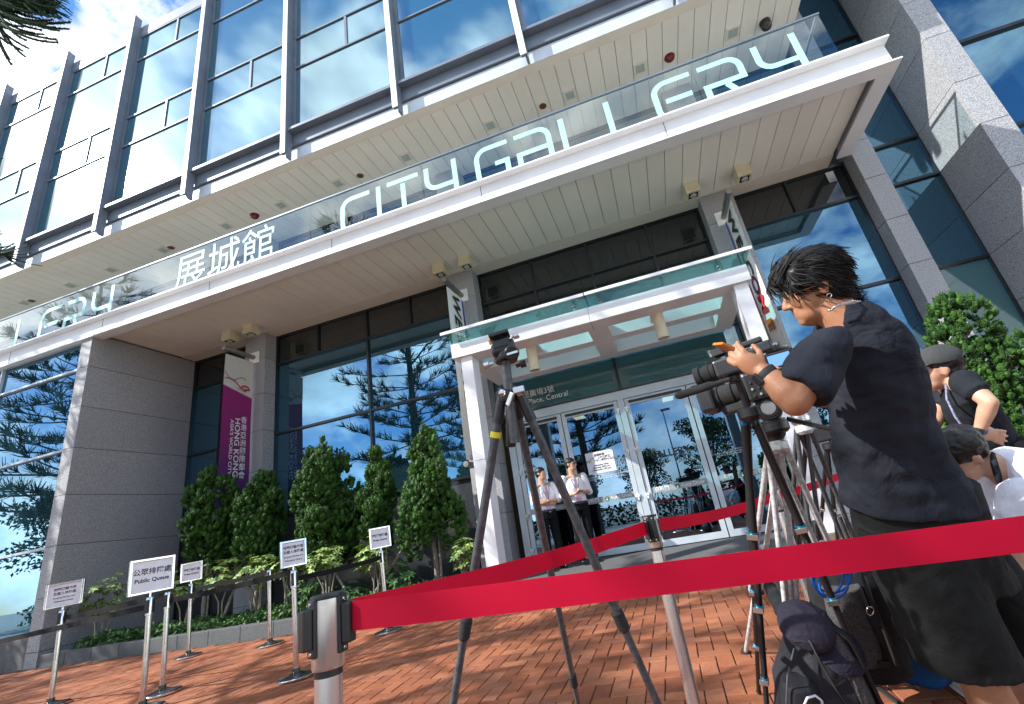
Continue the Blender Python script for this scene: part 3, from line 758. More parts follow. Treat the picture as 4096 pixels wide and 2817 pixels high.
DN = -AZ            # reading direction of the sideways lettering: downwards; seen from +x the text's up is +y
put_text('lettering', 'HONG KONG', 'print_white', (XT, 8.16, 3.62), DN, AY, 0.185, c, bold=0.002, sx=1.12)
put_text('lettering', "ASIA'S WORLD CITY", 'print_white', (XT, 8.02, 3.62), DN, AY, 0.115, c, bold=0.001, sx=1.15)
for i, ch in enumerate('香港亞洲國際都會'):
    put_text('lettering', ch, 'print_white', (XT, 8.33, 4.24 - i * 0.175), AY, AZ, 0.165, c, bold=0.001)
dr = MB()
def ribbon(pts, w):
    stroke(dr, pts, w, (XT, 0, 0), AY, AZ, AX, 0.001)
ribbon([(7.77 + 0.04 * i, 5.30 - 0.10 * math.sin(i * 0.38) - 0.013 * i) for i in range(15)], 0.014)
ribbon([(7.77 + 0.042 * i, 5.12 + 0.07 * math.sin(i * 0.33 + 0.2) - 0.008 * i) for i in range(14)], 0.02)
ribbon([(8.22, 5.02), (8.30, 5.06), (8.40, 5.05), (8.44, 4.99), (8.36, 4.98), (8.30, 4.93)], 0.035)
for q in range(5): ribbon([(8.16 + q * 0.05, 5.0), (8.12 + q * 0.055, 4.94 - 0.008 * q)], 0.014)
dr.build('dragon_emblem', 'dragon_red', c)
plain('word_dark', (0.03, 0.032, 0.04), rough=0.6); plain('word_plum', (0.17, 0.015, 0.07), rough=0.6); plain('word_red', (0.48, 0.03, 0.03), rough=0.6); plain('word_orange', (0.55, 0.13, 0.02), rough=0.6)
# stripe along the rear edge, blue to red to yellow
mt, nn, ll, bb, oo = newmat('rainbow')
gq = nn.new('ShaderNodeNewGeometry'); sx_ = nn.new('ShaderNodeSeparateXYZ'); ll.new(gq.outputs['Position'], sx_.inputs[0])
mr = nn.new('ShaderNodeMapRange'); mr.inputs['From Min'].default_value = 2.3; mr.inputs['From Max'].default_value = 5.7; ll.new(sx_.outputs['Z'], mr.inputs['Value'])
rp = nn.new('ShaderNodeValToRGB'); e = rp.color_ramp.elements; e[0].position = 0; e[0].color = (0.03, 0.04, 0.2, 1); e[1].position = 1; e[1].color = (0.02, 0.12, 0.5, 1)
for p_, c_ in ((0.28, (0.06, 0.05, 0.2, 1)), (0.34, (0.5, 0.45, 0.02, 1)), (0.42, (0.55, 0.12, 0.02, 1)), (0.55, (0.3, 0.01, 0.06, 1)), (0.68, (0.1, 0.015, 0.12, 1)), (0.8, (0.03, 0.04, 0.2, 1))):
    x = e.new(p_); x.color = c_
ll.new(mr.outputs['Result'], rp.inputs['Fac']); ll.new(rp.outputs['Color'], bb.inputs['Base Color']); setp(bb, rough=0.7)
for bx, lab in ((-3.27, 'white WELCOME banner on the pillar left of the entrance porch'), (2.24, 'white WELCOME banner on the pillar behind the cameraman\'s head')):
    t = banner(bx, lab)
    c = sheet(bx, 2.25, 5.72).build('cloth', 'banner_white', t, smooth=True)
    sgn = -1 if bx > 0 else 1           # the side that shows to the plaza
    xt = bx + 0.02 * sgn
    if bx < 0: upv, yc_, sh = AY, 8.15, 0.25
    else: upv, yc_, sh = AY, 8.15, 0.25
    zc = 5.45
    for ch, mm_, adv in (('W', 'word_dark', 0.40), ('E', 'word_dark', 0.27), ('L', 'word_dark', 0.27), ('C', 'word_dark', 0.33), ('O', 'word_plum', 0.36), ('M', 'word_red', 0.38), ('E', 'word_orange', 0.28)):
        if bx < 0: put_text('lettering', ch, mm_, (xt, yc_, zc), -AZ, AY, 0.46, c, bold=0.016, shear=0.2)
        else: put_text('lettering', ch, mm_, (xt, yc_, zc), -AZ, -AY, 0.46, c, bold=0.016, shear=0.2)
        zc -= adv
    for i, ch in enumerate('展城館'):
        put_text('lettering', ch, 'word_dark', (xt, yc_ + 0.02, 2.98 - i * 0.24), AY * (1 if bx < 0 else -1), AZ, 0.28, c)
    put_text('lettering', 'CITY\nGALLERY', 'word_dark', (xt, yc_, 2.36), AY * (1 if bx < 0 else -1), AZ, 0.12, c)
    MB().box(xt - 0.003, xt + 0.003, YB1 - 0.075, YB1 - 0.01, 2.27, 5.70).build('colour_edge', 'rainbow', c)

# ---- entrance porch
pt = thing('entrance_porch', 'white metal porch frame with a glass roof in front of the automatic doors', 'porch', (-0.5, 6.7, 0.13))
ZB, YF = 3.66, 6.50
for lx in (-2.66, 1.52):
    MB().bbox(lx, lx + 0.19, YF + 0.06, YF + 0.36, 0.10, 2.02, 0.006).bbox(lx, lx + 0.19, YF + 0.06, YF + 0.36, 2.024, ZB - 0.001, 0.006).build('leg', 'white_metal', pt)
q = MB(); q.bbox(-2.78, -0.52, YF, YF + 0.38, ZB, ZB + 0.24, 0.006); q.bbox(-0.516, 1.76, YF, YF + 0.38, ZB, ZB + 0.24, 0.006); q.build('front_beam', 'white_metal', pt)
MB().bbox(-2.74, 1.72, 7.38, 7.62, ZB + 0.004, ZB + 0.235, 0.006).build('middle_beam', 'white_metal', pt)
MB().bbox(-2.74, 1.72, 8.28, 8.56, ZB + 0.004, ZB + 0.235, 0.006).build('rear_beam', 'white_metal', pt)
for a, b_ in ((-2.74, -2.44), (-0.62, -0.30), (1.42, 1.72)):
    for y0, y1 in ((YF + 0.382, 7.378), (7.622, 8.278)):
        MB().bbox(a, b_, y0, y1, ZB + 0.002, ZB + 0.237, 0.006).build('side_beam', 'white_metal', pt)
for a, b_ in ((-2.85, -0.525), (-0.505, 1.84)):
    MB().box(a, b_, 6.36, 8.50, 4.045, 4.062).build('glass_roof', 'glass_roof', pt)
q = MB(); q.box(-2.87, -0.522, 6.335, 6.358, 4.03, 4.075); q.box(-0.508, 1.86, 6.335, 6.358, 4.03, 4.075); q.build('roof_edge_trim', 'white_metal', pt)
for x in (-2.55, -0.72, -0.32, 1.45):
    for y in (6.66, 7.5):
        MB().lathe((x, y, ZB + 0.237), AZ, [(0.02, 0), (0.02, 0.06), (0.035, 0.07), (0.035, 0.085), (0.018, 0.09), (0.018, 0.125), (0.05, 0.13), (0.05, 0.145)], 14).build('glass_fitting', 'cast_grey', pt, smooth=40)
for x in (-1.58, 0.45):
    d = MB().lathe((x, 6.93, ZB + 0.004), -AZ, [(0.085, 0), (0.085, 0.36), (0.09, 0.36), (0.09, 0.39), (0.072, 0.39), (0.072, 0.385)], 24).build('downlight', 'lamp_beige', pt, smooth=40)
    MB().lathe((x, 6.93, ZB - 0.382), -AZ, [(0.07, 0), (0.0, 0.006)], 20).build('lens', 'lens_grey', d)
    MB().box(x - 0.1, x + 0.1, 6.9, 7.38, ZB + 0.06, ZB + 0.09).build('bracket', 'white_metal', pt)
# wall camera beside the doors
t = thing('wall_camera', 'white bullet security camera on the pillar above the doors', 'security camera', (1.9, 8.5, 3.15))
MB().tube([(1.93, 8.45, 3.22), (1.80, 8.40, 3.22), (1.74, 8.38, 3.16)], 0.03, 10).build('arm', 'white_metal', t, smooth=40)
MB().lathe((1.74, 8.38, 3.1), (-0.5, -0.4, -0.15), [(0.03, -0.12), (0.05, -0.1), (0.05, 0.13), (0.04, 0.14)], 16).build('housing', 'white_metal', t, smooth=40)
# ================================================================== vegetation
noisy('bark', (0.045, 0.036, 0.03), (0.12, 0.10, 0.085), scale=14, detail=6, rough=0.95, bump=0.8, bscale=20)
noisy('pine_green', (0.018, 0.040, 0.016), (0.04, 0.075, 0.03), scale=3, rough=0.7, island=0.35)
noisy('juniper', (0.012, 0.040, 0.006), (0.042, 0.112, 0.015), scale=7, rough=0.65, island=0.45, lo=0.3, hi=0.7)
noisy('juniper_bright', (0.07, 0.17, 0.025), (0.13, 0.27, 0.045), scale=7, rough=0.65, island=0.4)
noisy('leaf_variegated', (0.05, 0.15, 0.03), (0.36, 0.42, 0.14), scale=26, detail=2, rough=0.45, island=0.4, lo=0.42, hi=0.60)
noisy('leaf_cover', (0.03, 0.09, 0.022), (0.10, 0.20, 0.06), scale=18, rough=0.55, island=0.5)
noisy('leaf_dark', (0.018, 0.05, 0.014), (0.05, 0.10, 0.03), scale=6, rough=0.6, island=0.4)
noisy('stem_grey', (0.16, 0.14, 0.11), (0.28, 0.25, 0.2), scale=30, rough=0.9, bump=0.4)
for nm in ('juniper', 'juniper_bright', 'leaf_variegated', 'leaf_cover', 'leaf_dark', 'pine_green'):
    setp(MATS[nm].node_tree.nodes['Principled BSDF'], spec=0.25)
rv = random.Random(11)
def rdir(r_):
    while True:
        v = Vector((r_.uniform(-1, 1), r_.uniform(-1, 1), r_.uniform(-1, 1)))
        if 0.05 < v.length < 1: return v.normalized()
def spray(mb, p, d, L, w, r_):      # a tapering three-sided plume
    a = d.orthogonal().normalized(); a.rotate(Matrix.Rotation(r_.uniform(0, 6.28), 3, d)); b = d.cross(a)
    m_ = p + d * L * 0.45
    o = len(mb.v)
    for k in range(3):
        t = 2.094 * k; mb.v.append(tuple(m_ + (a * math.cos(t) + b * math.sin(t)) * w))
    mb.v.append(tuple(p)); mb.v.append(tuple(p + d * L))
    for k in range(3):
        mb.f.append((o + 3, o + (k + 1) % 3, o + k)); mb.f.append((o + k, o + (k + 1) % 3, o + 4))
def leaf(mb, p, d, n, L, w):
    s = d.cross(n)
    if s.length < 1e-3: s = d.orthogonal()
    s.normalize(); n = s.cross(d)
    o = len(mb.v)
    mb.v += [tuple(p), tuple(p + d * L * 0.45 + s * w + n * w * 0.3), tuple(p + d * L * 0.5), tuple(p + d * L * 0.45 - s * w + n * w * 0.3), tuple(p + d * L - n * L * 0.12)]
    mb.f += [(o, o + 2, o + 1), (o, o + 3, o + 2), (o + 1, o + 2, o + 4), (o + 2, o + 3, o + 4)]

# ---- Araucaria trees (one is in the frame by a branch, the rest stand behind the camera and show in the glass)
def rope(mb, p, d, L, r_, bend, n=3, seg=4, rnd_=rv):
    pts = []; q = Vector(p); dd = Vector(d)
    for k in range(seg + 1):
        pts.append(q.copy()); q = q + dd * (L / seg); dd = (dd + bend / seg).normalized()
    mb.tube(pts, [r_ * (1.0 - 0.55 * k / seg) for k in range(seg + 1)], n, cap=False)
    return pts
def araucaria(seed, H, z0, spread, name):
    r_ = random.Random(seed); tr = MB(); cr_ = MB()
    tr.tube([(0, 0, -0.2), (0.03, 0, H * 0.3), (0.0, 0.03, H * 0.65), (0, 0, H)], [0.24, 0.19, 0.11, 0.02], 12)
    z = z0
    while z < H - 0.2:
        f = (z - z0) / (H - z0)
        L = spread * (1 - f) ** 0.75 + 0.35
        nb = r_.choice((4, 5, 5, 6)); a0 = r_.uniform(0, 6.28)
        for k in range(nb):
            a = a0 + 6.283 * k / nb + r_.uniform(-0.2, 0.2); l_ = L * r_.uniform(0.72, 1.1)
            d = Vector((math.cos(a), math.sin(a), r_.uniform(-0.05, 0.22))).normalized()
            pts = rope(tr, Vector((0, 0, z)), d, l_, 0.035 * (1 - f * 0.6), Vector((0, 0, r_.uniform(0.1, 0.4))), 4, 5)
            nt_ = max(3, int(l_ * 4.2))
            for q in range(nt_):
                s = 0.30 + 0.70 * (q + r_.random()) / nt_; i = min(4, int(s * 5)); p = pts[i].lerp(pts[i + 1], s * 5 - i)
                side = Vector((-math.sin(a), math.cos(a), 0)) * r_.choice((-1, 1))
                bd = (d * 0.7 + side * r_.uniform(0.1, 0.9) + Vector((0, 0, r_.uniform(0, 0.5)))).normalized()
                tl = r_.uniform(0.15, 0.40)
                tip = rope(tr, p, bd, tl, 0.012, Vector((0, 0, 0.3)), 3, 2)[-1]
                for w in range(r_.randint(10, 15)):
                    dd = (bd * 0.9 + rdir(r_) * 0.75 + Vector((0, 0, 0.25))).normalized()
                    rope(cr_, p.lerp(tip, r_.uniform(0.4, 1.0)), dd, r_.uniform(0.22, 0.42), 0.0135, Vector((0, 0, r_.uniform(0.1, 0.9))), 3, 3)
        z += r_.uniform(0.48, 0.70)
    return tr, cr_
def tree(name, label, loc, tr, cr_, group=None):
    t = thing(name, label, 'tree', loc, group)
    tr.build('trunk', 'bark', t, local=True, smooth=60); cr_.build('crown', 'pine_green', t, local=True)
    return t
TA = araucaria(3, 13.0, 4.2, 3.3, 'a'); TB = araucaria(8, 12.0, 3.6, 3.0, 'b')
T1 = tree('araucaria_tree', 'tall araucaria with rope-like dark green branchlets reaching over the plaza', (-9.5, 0.5, 0), *TA)
# the branch of that tree that hangs into view
br = MB(); rb = random.Random(5)
org1 = Vector((-9.5, 0.5, 0))
tipc = P(-25, 10, 6.1)
twig = MB()
twig.tube([tuple(Vector((-9.45, 0.55, 8.2)) - org1), tuple((Vector((-9.45, 0.55, 8.2)).lerp(tipc, 0.5) + Vector((0, 0, 0.25))) - org1), tuple(tipc - org1)], [0.05, 0.035, 0.018], 6)
ends = [(160, 50), (157, 66), (146, 52), (140, 40), (132, 96), (128, 90), (118, 30), (112, 22), (100, 78), (84, 58), (66, 110), (58, 129), (60, 92), (26, 147), (22, 136), (122, 62), (92, 42), (74, 28), (110, 12), (100, 5), (52, 116), (135, 70), (78, 75), (40, 60), (64, 16), (120, 45), (86, 15), (46, 40), (58, 60), (106, 55), (20, 100), (95, 68)]
for i, (ex, ey) in enumerate(ends):
    dp = 6.1 + rb.uniform(-0.35, 0.35)
    a = P(rb.uniform(-45, 8), ey * 0.55 + rb.uniform(-38, 6), dp + rb.uniform(-0.1, 0.1)); c = P(ex, ey, dp)
    sag = (c - a).length * rb.uniform(0.05, 0.13)
    pts = []
    for k in range(9):
        s = k / 8; p = a.lerp(c, s) + Vector((0, 0, -1)) * (sag * 4 * s * (1 - s)); pts.append(p - org1)
    br.tube(pts, [0.0175 * (1 - 0.35 * k / 8) for k in range(9)], 5)
    for k in range(int((c - a).length * 120)):      # short overlapping needles
        s = rb.random(); i_ = min(7, int(s * 8)); p = pts[i_].lerp(pts[i_ + 1], s * 8 - i_); t_ = (pts[i_ + 1] - pts[i_]).normalized()
        o_ = rdir(rb); o_ = (o_ - t_ * o_.dot(t_)).normalized()
        spray(br, p + o_ * 0.006, (t_ * 0.85 + o_ * 0.75).normalized(), 0.03, 0.0045, rb)
for k in range(420):
    a = P(rb.uniform(-60, 100), rb.uniform(-40, 14), 6.2 + rb.uniform(-0.3, 0.3)) - org1
    rope(br, a, (ray(120, 40) - ray(60, 20)).normalized() + rdir(rb) * 0.4, rb.uniform(0.2, 0.4), 0.014, Vector((0, 0, -0.3)), 4, 3)
twig.build('limb', 'bark', T1, local=True); br.build('branchlet_spray', 'pine_green', T1, local=True)
T2 = tree('araucaria_tree', 'araucaria with a thick trunk mirrored in the glass doors', (-3.6, -5.2, 0), *TB)
for loc, rz, s, lab in (((-17.5, 2.6, 0), 1.0, 1.0, 'leaning araucaria mirrored in the glass left of the granite pier'), ((-8.0, -5.0, 0), 2.2, 1.05, 'araucaria standing between two others, mirrored beside the porch'), ((-24, -4, 0), 0.4, 1.15, 'large araucaria mirrored at the far end of the glass wall')):
    t = copy_tree(T2); t.location = loc; t.rotation_euler = (0, 0, rz); t.scale = (s, s, s); t['label'] = lab
    if loc[0] == -17.5: t.rotation_euler = (0, 0.12, 1.0)

# ---- broad-leaved trees and a hedge across the road (they show only in the glass)
def broadleaf(seed, H, rad):
    r_ = random.Random(seed); tr = MB(); cr_ = MB()
    tr.tube([(0, 0, -0.2), (0.1, 0.05, H * 0.3), (0, 0.1, H * 0.55)], [0.16, 0.12, 0.07], 8)
    cl = []
    for k in range(16):
        a = r_.uniform(0, 6.28); rr = rad * math.sqrt(r_.random()) * 0.8; c = Vector((math.cos(a) * rr, math.sin(a) * rr, H * r_.uniform(0.42, 0.88)))
        tr.tube([(0, 0.05, H * 0.4), tuple(c * 0.6 + Vector((0, 0, H * 0.16))), tuple(c)], [0.06, 0.04, 0.015], 5); cl.append((c, r_.uniform(0.5, 0.95) * rad * 0.45))
    for c, q in cl:
        for k in range(260):
            v = rdir(r_); p = c + Vector((v.x, v.y, v.z * 0.7)) * q * r_.uniform(0.5, 1.05)
            leaf(cr_, p, (v + rdir(r_)).normalized(), rdir(r_), 0.20, 0.055)
    return tr, cr_
BA = broadleaf(21, 6.0, 2.4)
B1 = thing('broadleaf_tree', 'broad-leaved tree across the road, mirrored in the glass', 'tree', (3.0, -16, 0), 'trees across the road')
BA[0].build('trunk', 'bark', B1, local=True); BA[1].build('crown', 'leaf_dark', B1, local=True)
k = 0
for x in (-75, -68, -60, -52, -44, -38, -31, -26, -20, -15.5, -11, -6.5, -1.5, 7.5, 12, 17):
    k += 1
    t = copy_tree(B1); t.location = (x, (-16 if x > -45 else -6) - 3 * math.sin(k * 2.1), 0); s = (0.8 if x > -30 else 1.5) + 0.35 * ((k * 37) % 10) / 10; t.scale = (s, s, s * (0.9 + 0.03 * (k % 4))); t.rotation_euler = (0, 0, k * 1.3)
hd = MB(); rh = random.Random(4)
for k in range(7000):
    p = Vector((rh.uniform(-45, 18), rh.uniform(-12.6, -11.6), rh.uniform(0, 1.15)))
    leaf(hd, p, rdir(rh), rdir(rh), 0.24, 0.08)
h = hd.build('hedge', 'leaf_dark'); tag(h, 'long low clipped hedge along the road, mirrored in the glass', 'hedge', kind='stuff')
# street lamp mirrored in the doors
t = thing('street_lamp', 'slim grey street lamp across the road, mirrored in the doors', 'street lamp', (0.8, -18, 0))
MB().lathe((0.8, -18, 0), AZ, [(0.11, 0), (0.09, 0.4), (0.06, 0.45), (0.04, 7.0)], 10).build('post', 'fin_grey', t, smooth=40)
MB().bbox(0.65, 1.35, -18.15, -17.85, 6.98, 7.12, 0.03).build('lamp_head', 'fin_grey', t)

# ---- clipped junipers in the bed
def juniper(name, label, base, top, crown0, width, seed, mat='juniper', trunk_lean=(0, 0), count=19000, stake=True, spl=0.85, ks=0.8):
    r_ = random.Random(seed); base = Vector(base)
    t = thing(name, label, 'tree', base, 'upright junipers in the planting bed')
    H = top - base.z; c0 = crown0 - base.z
    tr = MB()
    tp = [(0, 0, -0.1)]
    for k in range(1, 9):
        s = k / 8; tp.append((trunk_lean[0] * s + 0.03 * math.sin(k * 1.7 + seed), trunk_lean[1] * s + 0.03 * math.cos(k * 2.1 + seed), H * 0.9 * s))
    tr.tube(tp, [0.05 - 0.038 * k / 8 for k in range(9)], 8)
    def axis(z): s = z / (H * 0.9); return Vector((trunk_lean[0] * s, trunk_lean[1] * s, z))
    cl = []
    n = 13
    a_off = r_.uniform(0, 6.28)
    for k in range(n):                                   # uneven foliage pads round the stem
        s = (k + r_.uniform(-0.3, 0.7)) / n; s = min(max(s, 0.0), 0.97); z = c0 + 0.12 + (H - c0 - 0.2) * s
        prof = (0.55 + 0.5 * min(1, s * 3)) * (1 - s) ** 0.6 + 0.10
        a = a_off + k * 2.4 + r_.uniform(-0.5, 0.5); rr = width * 0.5 * prof * r_.uniform(0.42, 1.0)
        q = width * 0.5 * (0.20 + 0.24 * (1 - s)) * r_.uniform(0.7, 1.35)
        cl.append((axis(z) + Vector((math.cos(a) * rr, math.sin(a) * rr, 0)), q, r_.uniform(1.0, 2.1)))
    for k in range(3):                                   # separate leaders that break the outline
        a = r_.uniform(0, 6.28); hh_ = H * r_.uniform(0.72, 0.92); rr = width * r_.uniform(0.18, 0.34)
        for j_ in range(3):
            cl.append((axis(hh_ - 0.16 * j_) + Vector((math.cos(a) * rr, math.sin(a) * rr, 0)), width * (0.05 + 0.03 * j_), 2.0))
    cl.append((axis(H - 0.16), width * 0.10, 2.2)); cl.append((axis(c0 + (H - c0) * 0.32), width * 0.28, 1.4)); cl.append((axis(c0 + (H - c0) * 0.58), width * 0.20, 1.5))
    for c, q, zs in cl: tr.tube([tuple(axis(max(0.05, c.z - 0.12))), tuple(c)], [0.02, 0.008], 4)
    cr_ = MB(); wsum = sum(q * q for c, q, zs in cl); nk_ = count // 12
    for c, q, zs in cl:
        for k in range(int(nk_ * q * q / wsum)):            # knobs of packed foliage, pointing up and out
            v = rdir(r_)
            if v.z < -0.6 and r_.random() < 0.5: continue
            p = c + Vector((v.x * q, v.y * q, v.z * q * zs)) * r_.uniform(0.80, 1.06)
            kd = (v * 0.8 + Vector((0, 0, 0.8)) + rdir(r_) * 0.25).normalized(); kr = r_.uniform(0.028, 0.050) * ks * (0.7 + 0.6 * min(1, width))
            ku = kd.orthogonal().normalized(); kv = kd.cross(ku)
            cb_ = MB().ball((0, 0, 0), 1.0, 6, 4); cr_.add([p + (ku * (w_[0] * kr) + kv * (w_[1] * kr) + kd * (w_[2] * kr * 1.6)) * r_.uniform(0.75, 1.15) for w_ in cb_.v], cb_.f)
            for j in range(12):
                d = rdir(r_); lp = p + ku * (d.x * kr) + kv * (d.y * kr) + kd * (d.z * kr * 1.7)
                spray(cr_, lp, (d * 0.7 + kd * 0.9 + Vector((0, 0, 0.2))).normalized(), r_.uniform(0.018, 0.036) * spl, r_.uniform(0.009, 0.014) * spl, r_)
    tr.build('trunk', 'stem_grey', t, local=True, smooth=60); cr_.build('crown', mat, t, local=True)
    if stake: MB().tube([(0.12, -0.05, -0.1), (0.13, -0.03, c0 + 0.35)], 0.018, 6).build('stake', 'stem_grey', t, local=True)
    return t
def jun(label, dx, dtop, dcr, dw, y, seed, **k):
    bp_ = PY(dx, (dtop + dcr) / 2, y); tp_ = PY(dx, dtop, y); c0_ = PY(dx, dcr, y)
    w_ = 0.86 * abs(PY(dx + dw / 2, (dtop + dcr) / 2, y).x - PY(dx - dw / 2, (dtop + dcr) / 2, y).x)
    return juniper('juniper', label, (bp_.x, y, 0.27), tp_.z, c0_.z, w_, seed, **k)
jun('upright juniper left of the purple banner, farthest from the porch', 478, 1068, 1272, 128, 7.9, 1)
jun('narrow upright juniper in front of the purple banner', 590, 1075, 1272, 104, 7.9, 2)
jun('broad upright juniper between the purple banner and the twin junipers', 735, 1010, 1268, 150, 7.7, 3, count=23000)
jun('narrow upright juniper standing left of the one on a bare trunk', 858, 1012, 1240, 92, 7.9, 4)
jun('juniper raised on a bare crooked trunk beside the porch', 970, 975, 1215, 142, 7.7, 5, count=23000)
juniper('juniper', 'large spreading juniper behind the man in the black cap', P(2390, 1150, 4.3).xy.to_3d() + Vector((0, 0, 0.07)), 2.55, 0.6, 1.2, 6, count=36000, stake=False, spl=0.6, ks=0.5)['group'] = 'junipers by the right-hand pier'
juniper('juniper', 'small bright yellow-green juniper spire beside the man with hand on hip', P(2300, 1150, 3.5).xy.to_3d() + Vector((0, 0, 0.05)), 1.78, 0.5, 0.44, 7, mat='juniper_bright', count=11000, stake=False, spl=0.6, ks=0.6)['group'] = 'junipers by the right-hand pier'

# ---- variegated shrubs on bare stems
def shrub(label, dx, dy, dw, dh, y, seed, n=46, stems=4, mat='leaf_variegated'):
    r_ = random.Random(seed); c = PY(dx, dy, y); kx = c.y / 8.0
    rx = dw / 1058 * (c - CAM_C).length / 2 * 0.92; rz = dh / 1058 * (c - CAM_C).length / 2 * 0.92
    base = Vector((c.x, y, 0.27)); t = thing('variegated_shrub', label, 'shrub', base, 'variegated shrubs along the bed')
    st = MB(); lf = MB()
    for k in range(stems):
        a = r_.uniform(0, 6.28); e_ = c - base + Vector((math.cos(a) * rx * 0.6, math.sin(a) * rx * 0.5, -rz * 0.2))
        st.tube([(r_.uniform(-0.05, 0.05), r_.uniform(-0.05, 0.05), -0.08), (e_.x * 0.3 + r_.uniform(-0.06, 0.06), e_.y * 0.3 + r_.uniform(-0.05, 0.05), e_.z * 0.5), tuple(e_)], [0.014, 0.012, 0.007], 5)
    for k in range(n):
        v = rdir(r_); p = c - base + Vector((v.x * rx, v.y * rx * 0.8, v.z * rz)) * r_.uniform(0.45, 1.0)
        up = (Vector((0, 0, 1)) + v * 0.7 + rdir(r_) * 0.3).normalized(); a0 = r_.uniform(0, 6.28)
        s_ = up.orthogonal().normalized(); u_ = up.cross(s_)
        for j in range(7):
            a = a0 + j * 0.9; d = (s_ * math.cos(a) + u_ * math.sin(a) + up * 0.15).normalized()
            leaf(lf, p, d, up, r_.uniform(0.075, 0.12), r_.uniform(0.017, 0.026))
    st.build('stem', 'stem_grey', t, local=True); lf.build('foliage', mat, t, local=True)
for k, a in enumerate([
 ('variegated shrub with yellow-green leaves behind the public queue sign', 240, 1352, 120, 70, 6.95, 60),
 ('low variegated shrub tucked behind the nearer press queue sign', 425, 1318, 90, 55, 6.95, 40),
 ('variegated shrub between two press queue posts under the narrow juniper', 505, 1300, 110, 55, 7.0, 60),
 ('dense variegated shrub below the purple banner pillar', 585, 1292, 110, 62, 7.1, 70),
 ('pale variegated shrub right behind the witness queue sign', 655, 1278, 80, 50, 7.1, 44),
 ('variegated shrub spreading above the black belt', 738, 1266, 110, 52, 7.1, 60),
 ('tall pale variegated shrub on forked stems behind the press queue sign', 845, 1258, 84, 78, 7.0, 60),
 ('pale shrub in a clump against the porch leg', 1052, 1255, 66, 76, 7.2, 56)]):
    shrub(a[0], a[1], a[2], a[3], a[4], a[5], 30 + k, n=a[6])
for k, (dx, dy, lab) in enumerate([(800, 1345, 'dark green leafy clump under the far press queue sign'), (700, 1330, 'dark leafy clump below the broad juniper'), (905, 1310, 'dark green leafy clump beside the forked shrub')]):
    shrub(lab, dx, dy, 90, 70, 7.2, 50 + k, n=40, mat='leaf_cover')
# ---- ground cover
gc = MB(); rg = random.Random(9)
for k in range(9000):
    x = rg.uniform(-10.6, -3.65); y = 6.70 + 0.75 * rg.random() ** 1.3
    hgt = 0.12 * (0.5 + mnoise.noise((x * 1.7, y * 2, 0))) + 0.10
    p = Vector((x, y, 0.27 + rg.random() * max(0.04, hgt)))
    leaf(gc, p, (rdir(rg) + Vector((0, -0.4, 0.1))).normalized(), (Vector((0, 0, 1)) + rdir(rg) * 0.5).normalized(), rg.uniform(0.05, 0.085), rg.uniform(0.016, 0.026))
o = gc.build('ground_cover', 'leaf_cover'); tag(o, 'low leafy ground cover along the granite kerb', 'ground cover', kind='stuff')
# wooden stakes propping the shrubs
for k, (a, b_, lab) in enumerate([((745, 1275), (800, 1365), 'grey wooden prop leaning right under the far shrub'), ((735, 1280), (705, 1365), 'grey wooden prop leaning left under the far shrub'), ((925, 1225), (835, 1365), 'long grey prop leaning against the crooked juniper')]):
    p0, p1 = PY(a[0], a[1], 7.35), PY(b_[0], b_[1], 7.1)
    s = MB().tube([tuple(p0), tuple(p1)], 0.02, 6).build('wooden_prop', 'stem_grey'); tag(s, lab, 'prop', 'props in the planting bed')
# ================================================================== queue posts and belts
noisy('brushed_steel', (0.66, 0.66, 0.67), (0.80, 0.80, 0.81), scale=3.0, rough=0.26, metal=0.9)
MATS['brushed_steel'].node_tree.nodes['Principled BSDF'].inputs['Anisotropic'].default_value = 0.6
noisy('belt_black', (0.007, 0.0075, 0.009), (0.012, 0.0125, 0.014), scale=40, rough=0.8, spec=0.2)
mt, nn, ll, bb, oo = newmat('belt_red')
t = nn.new('ShaderNodeTexCoord'); n = nn.new('ShaderNodeTexNoise'); n.inputs['Scale'].default_value = 420; ll.new(t.outputs['Object'], n.inputs['Vector'])
c = nn.new('ShaderNodeValToRGB'); c.color_ramp.elements[0].color = (0.58, 0.0, 0.030, 1); c.color_ramp.elements[1].color = (0.72, 0.002, 0.050, 1)
ll.new(n.outputs['Fac'], c.inputs['Fac']); ll.new(c.outputs['Color'], bb.inputs['Base Color']); setp(bb, rough=0.65, spec=0.3)
wv = nn.new('ShaderNodeTexWave'); wv.inputs['Scale'].default_value = 260; ll.new(t.outputs['Object'], wv.inputs['Vector'])
bp = nn.new('ShaderNodeBump'); bp.inputs['Strength'].default_value = 0.15; bp.inputs['Distance'].default_value = 0.001; ll.new(wv.outputs['Fac'], bp.inputs['Height']); ll.new(bp.outputs['Normal'], bb.inputs['Normal'])
tl = nn.new('ShaderNodeBsdfTranslucent'); tl.inputs['Color'].default_value = (0.7, 0.0, 0.03, 1)
mx = nn.new('ShaderNodeMixShader'); mx.inputs['Fac'].default_value = 0.35; ll.new(bb.outputs[0], mx.inputs[1]); ll.new(tl.outputs[0], mx.inputs[2]); ll.new(mx.outputs[0], oo.inputs['Surface'])

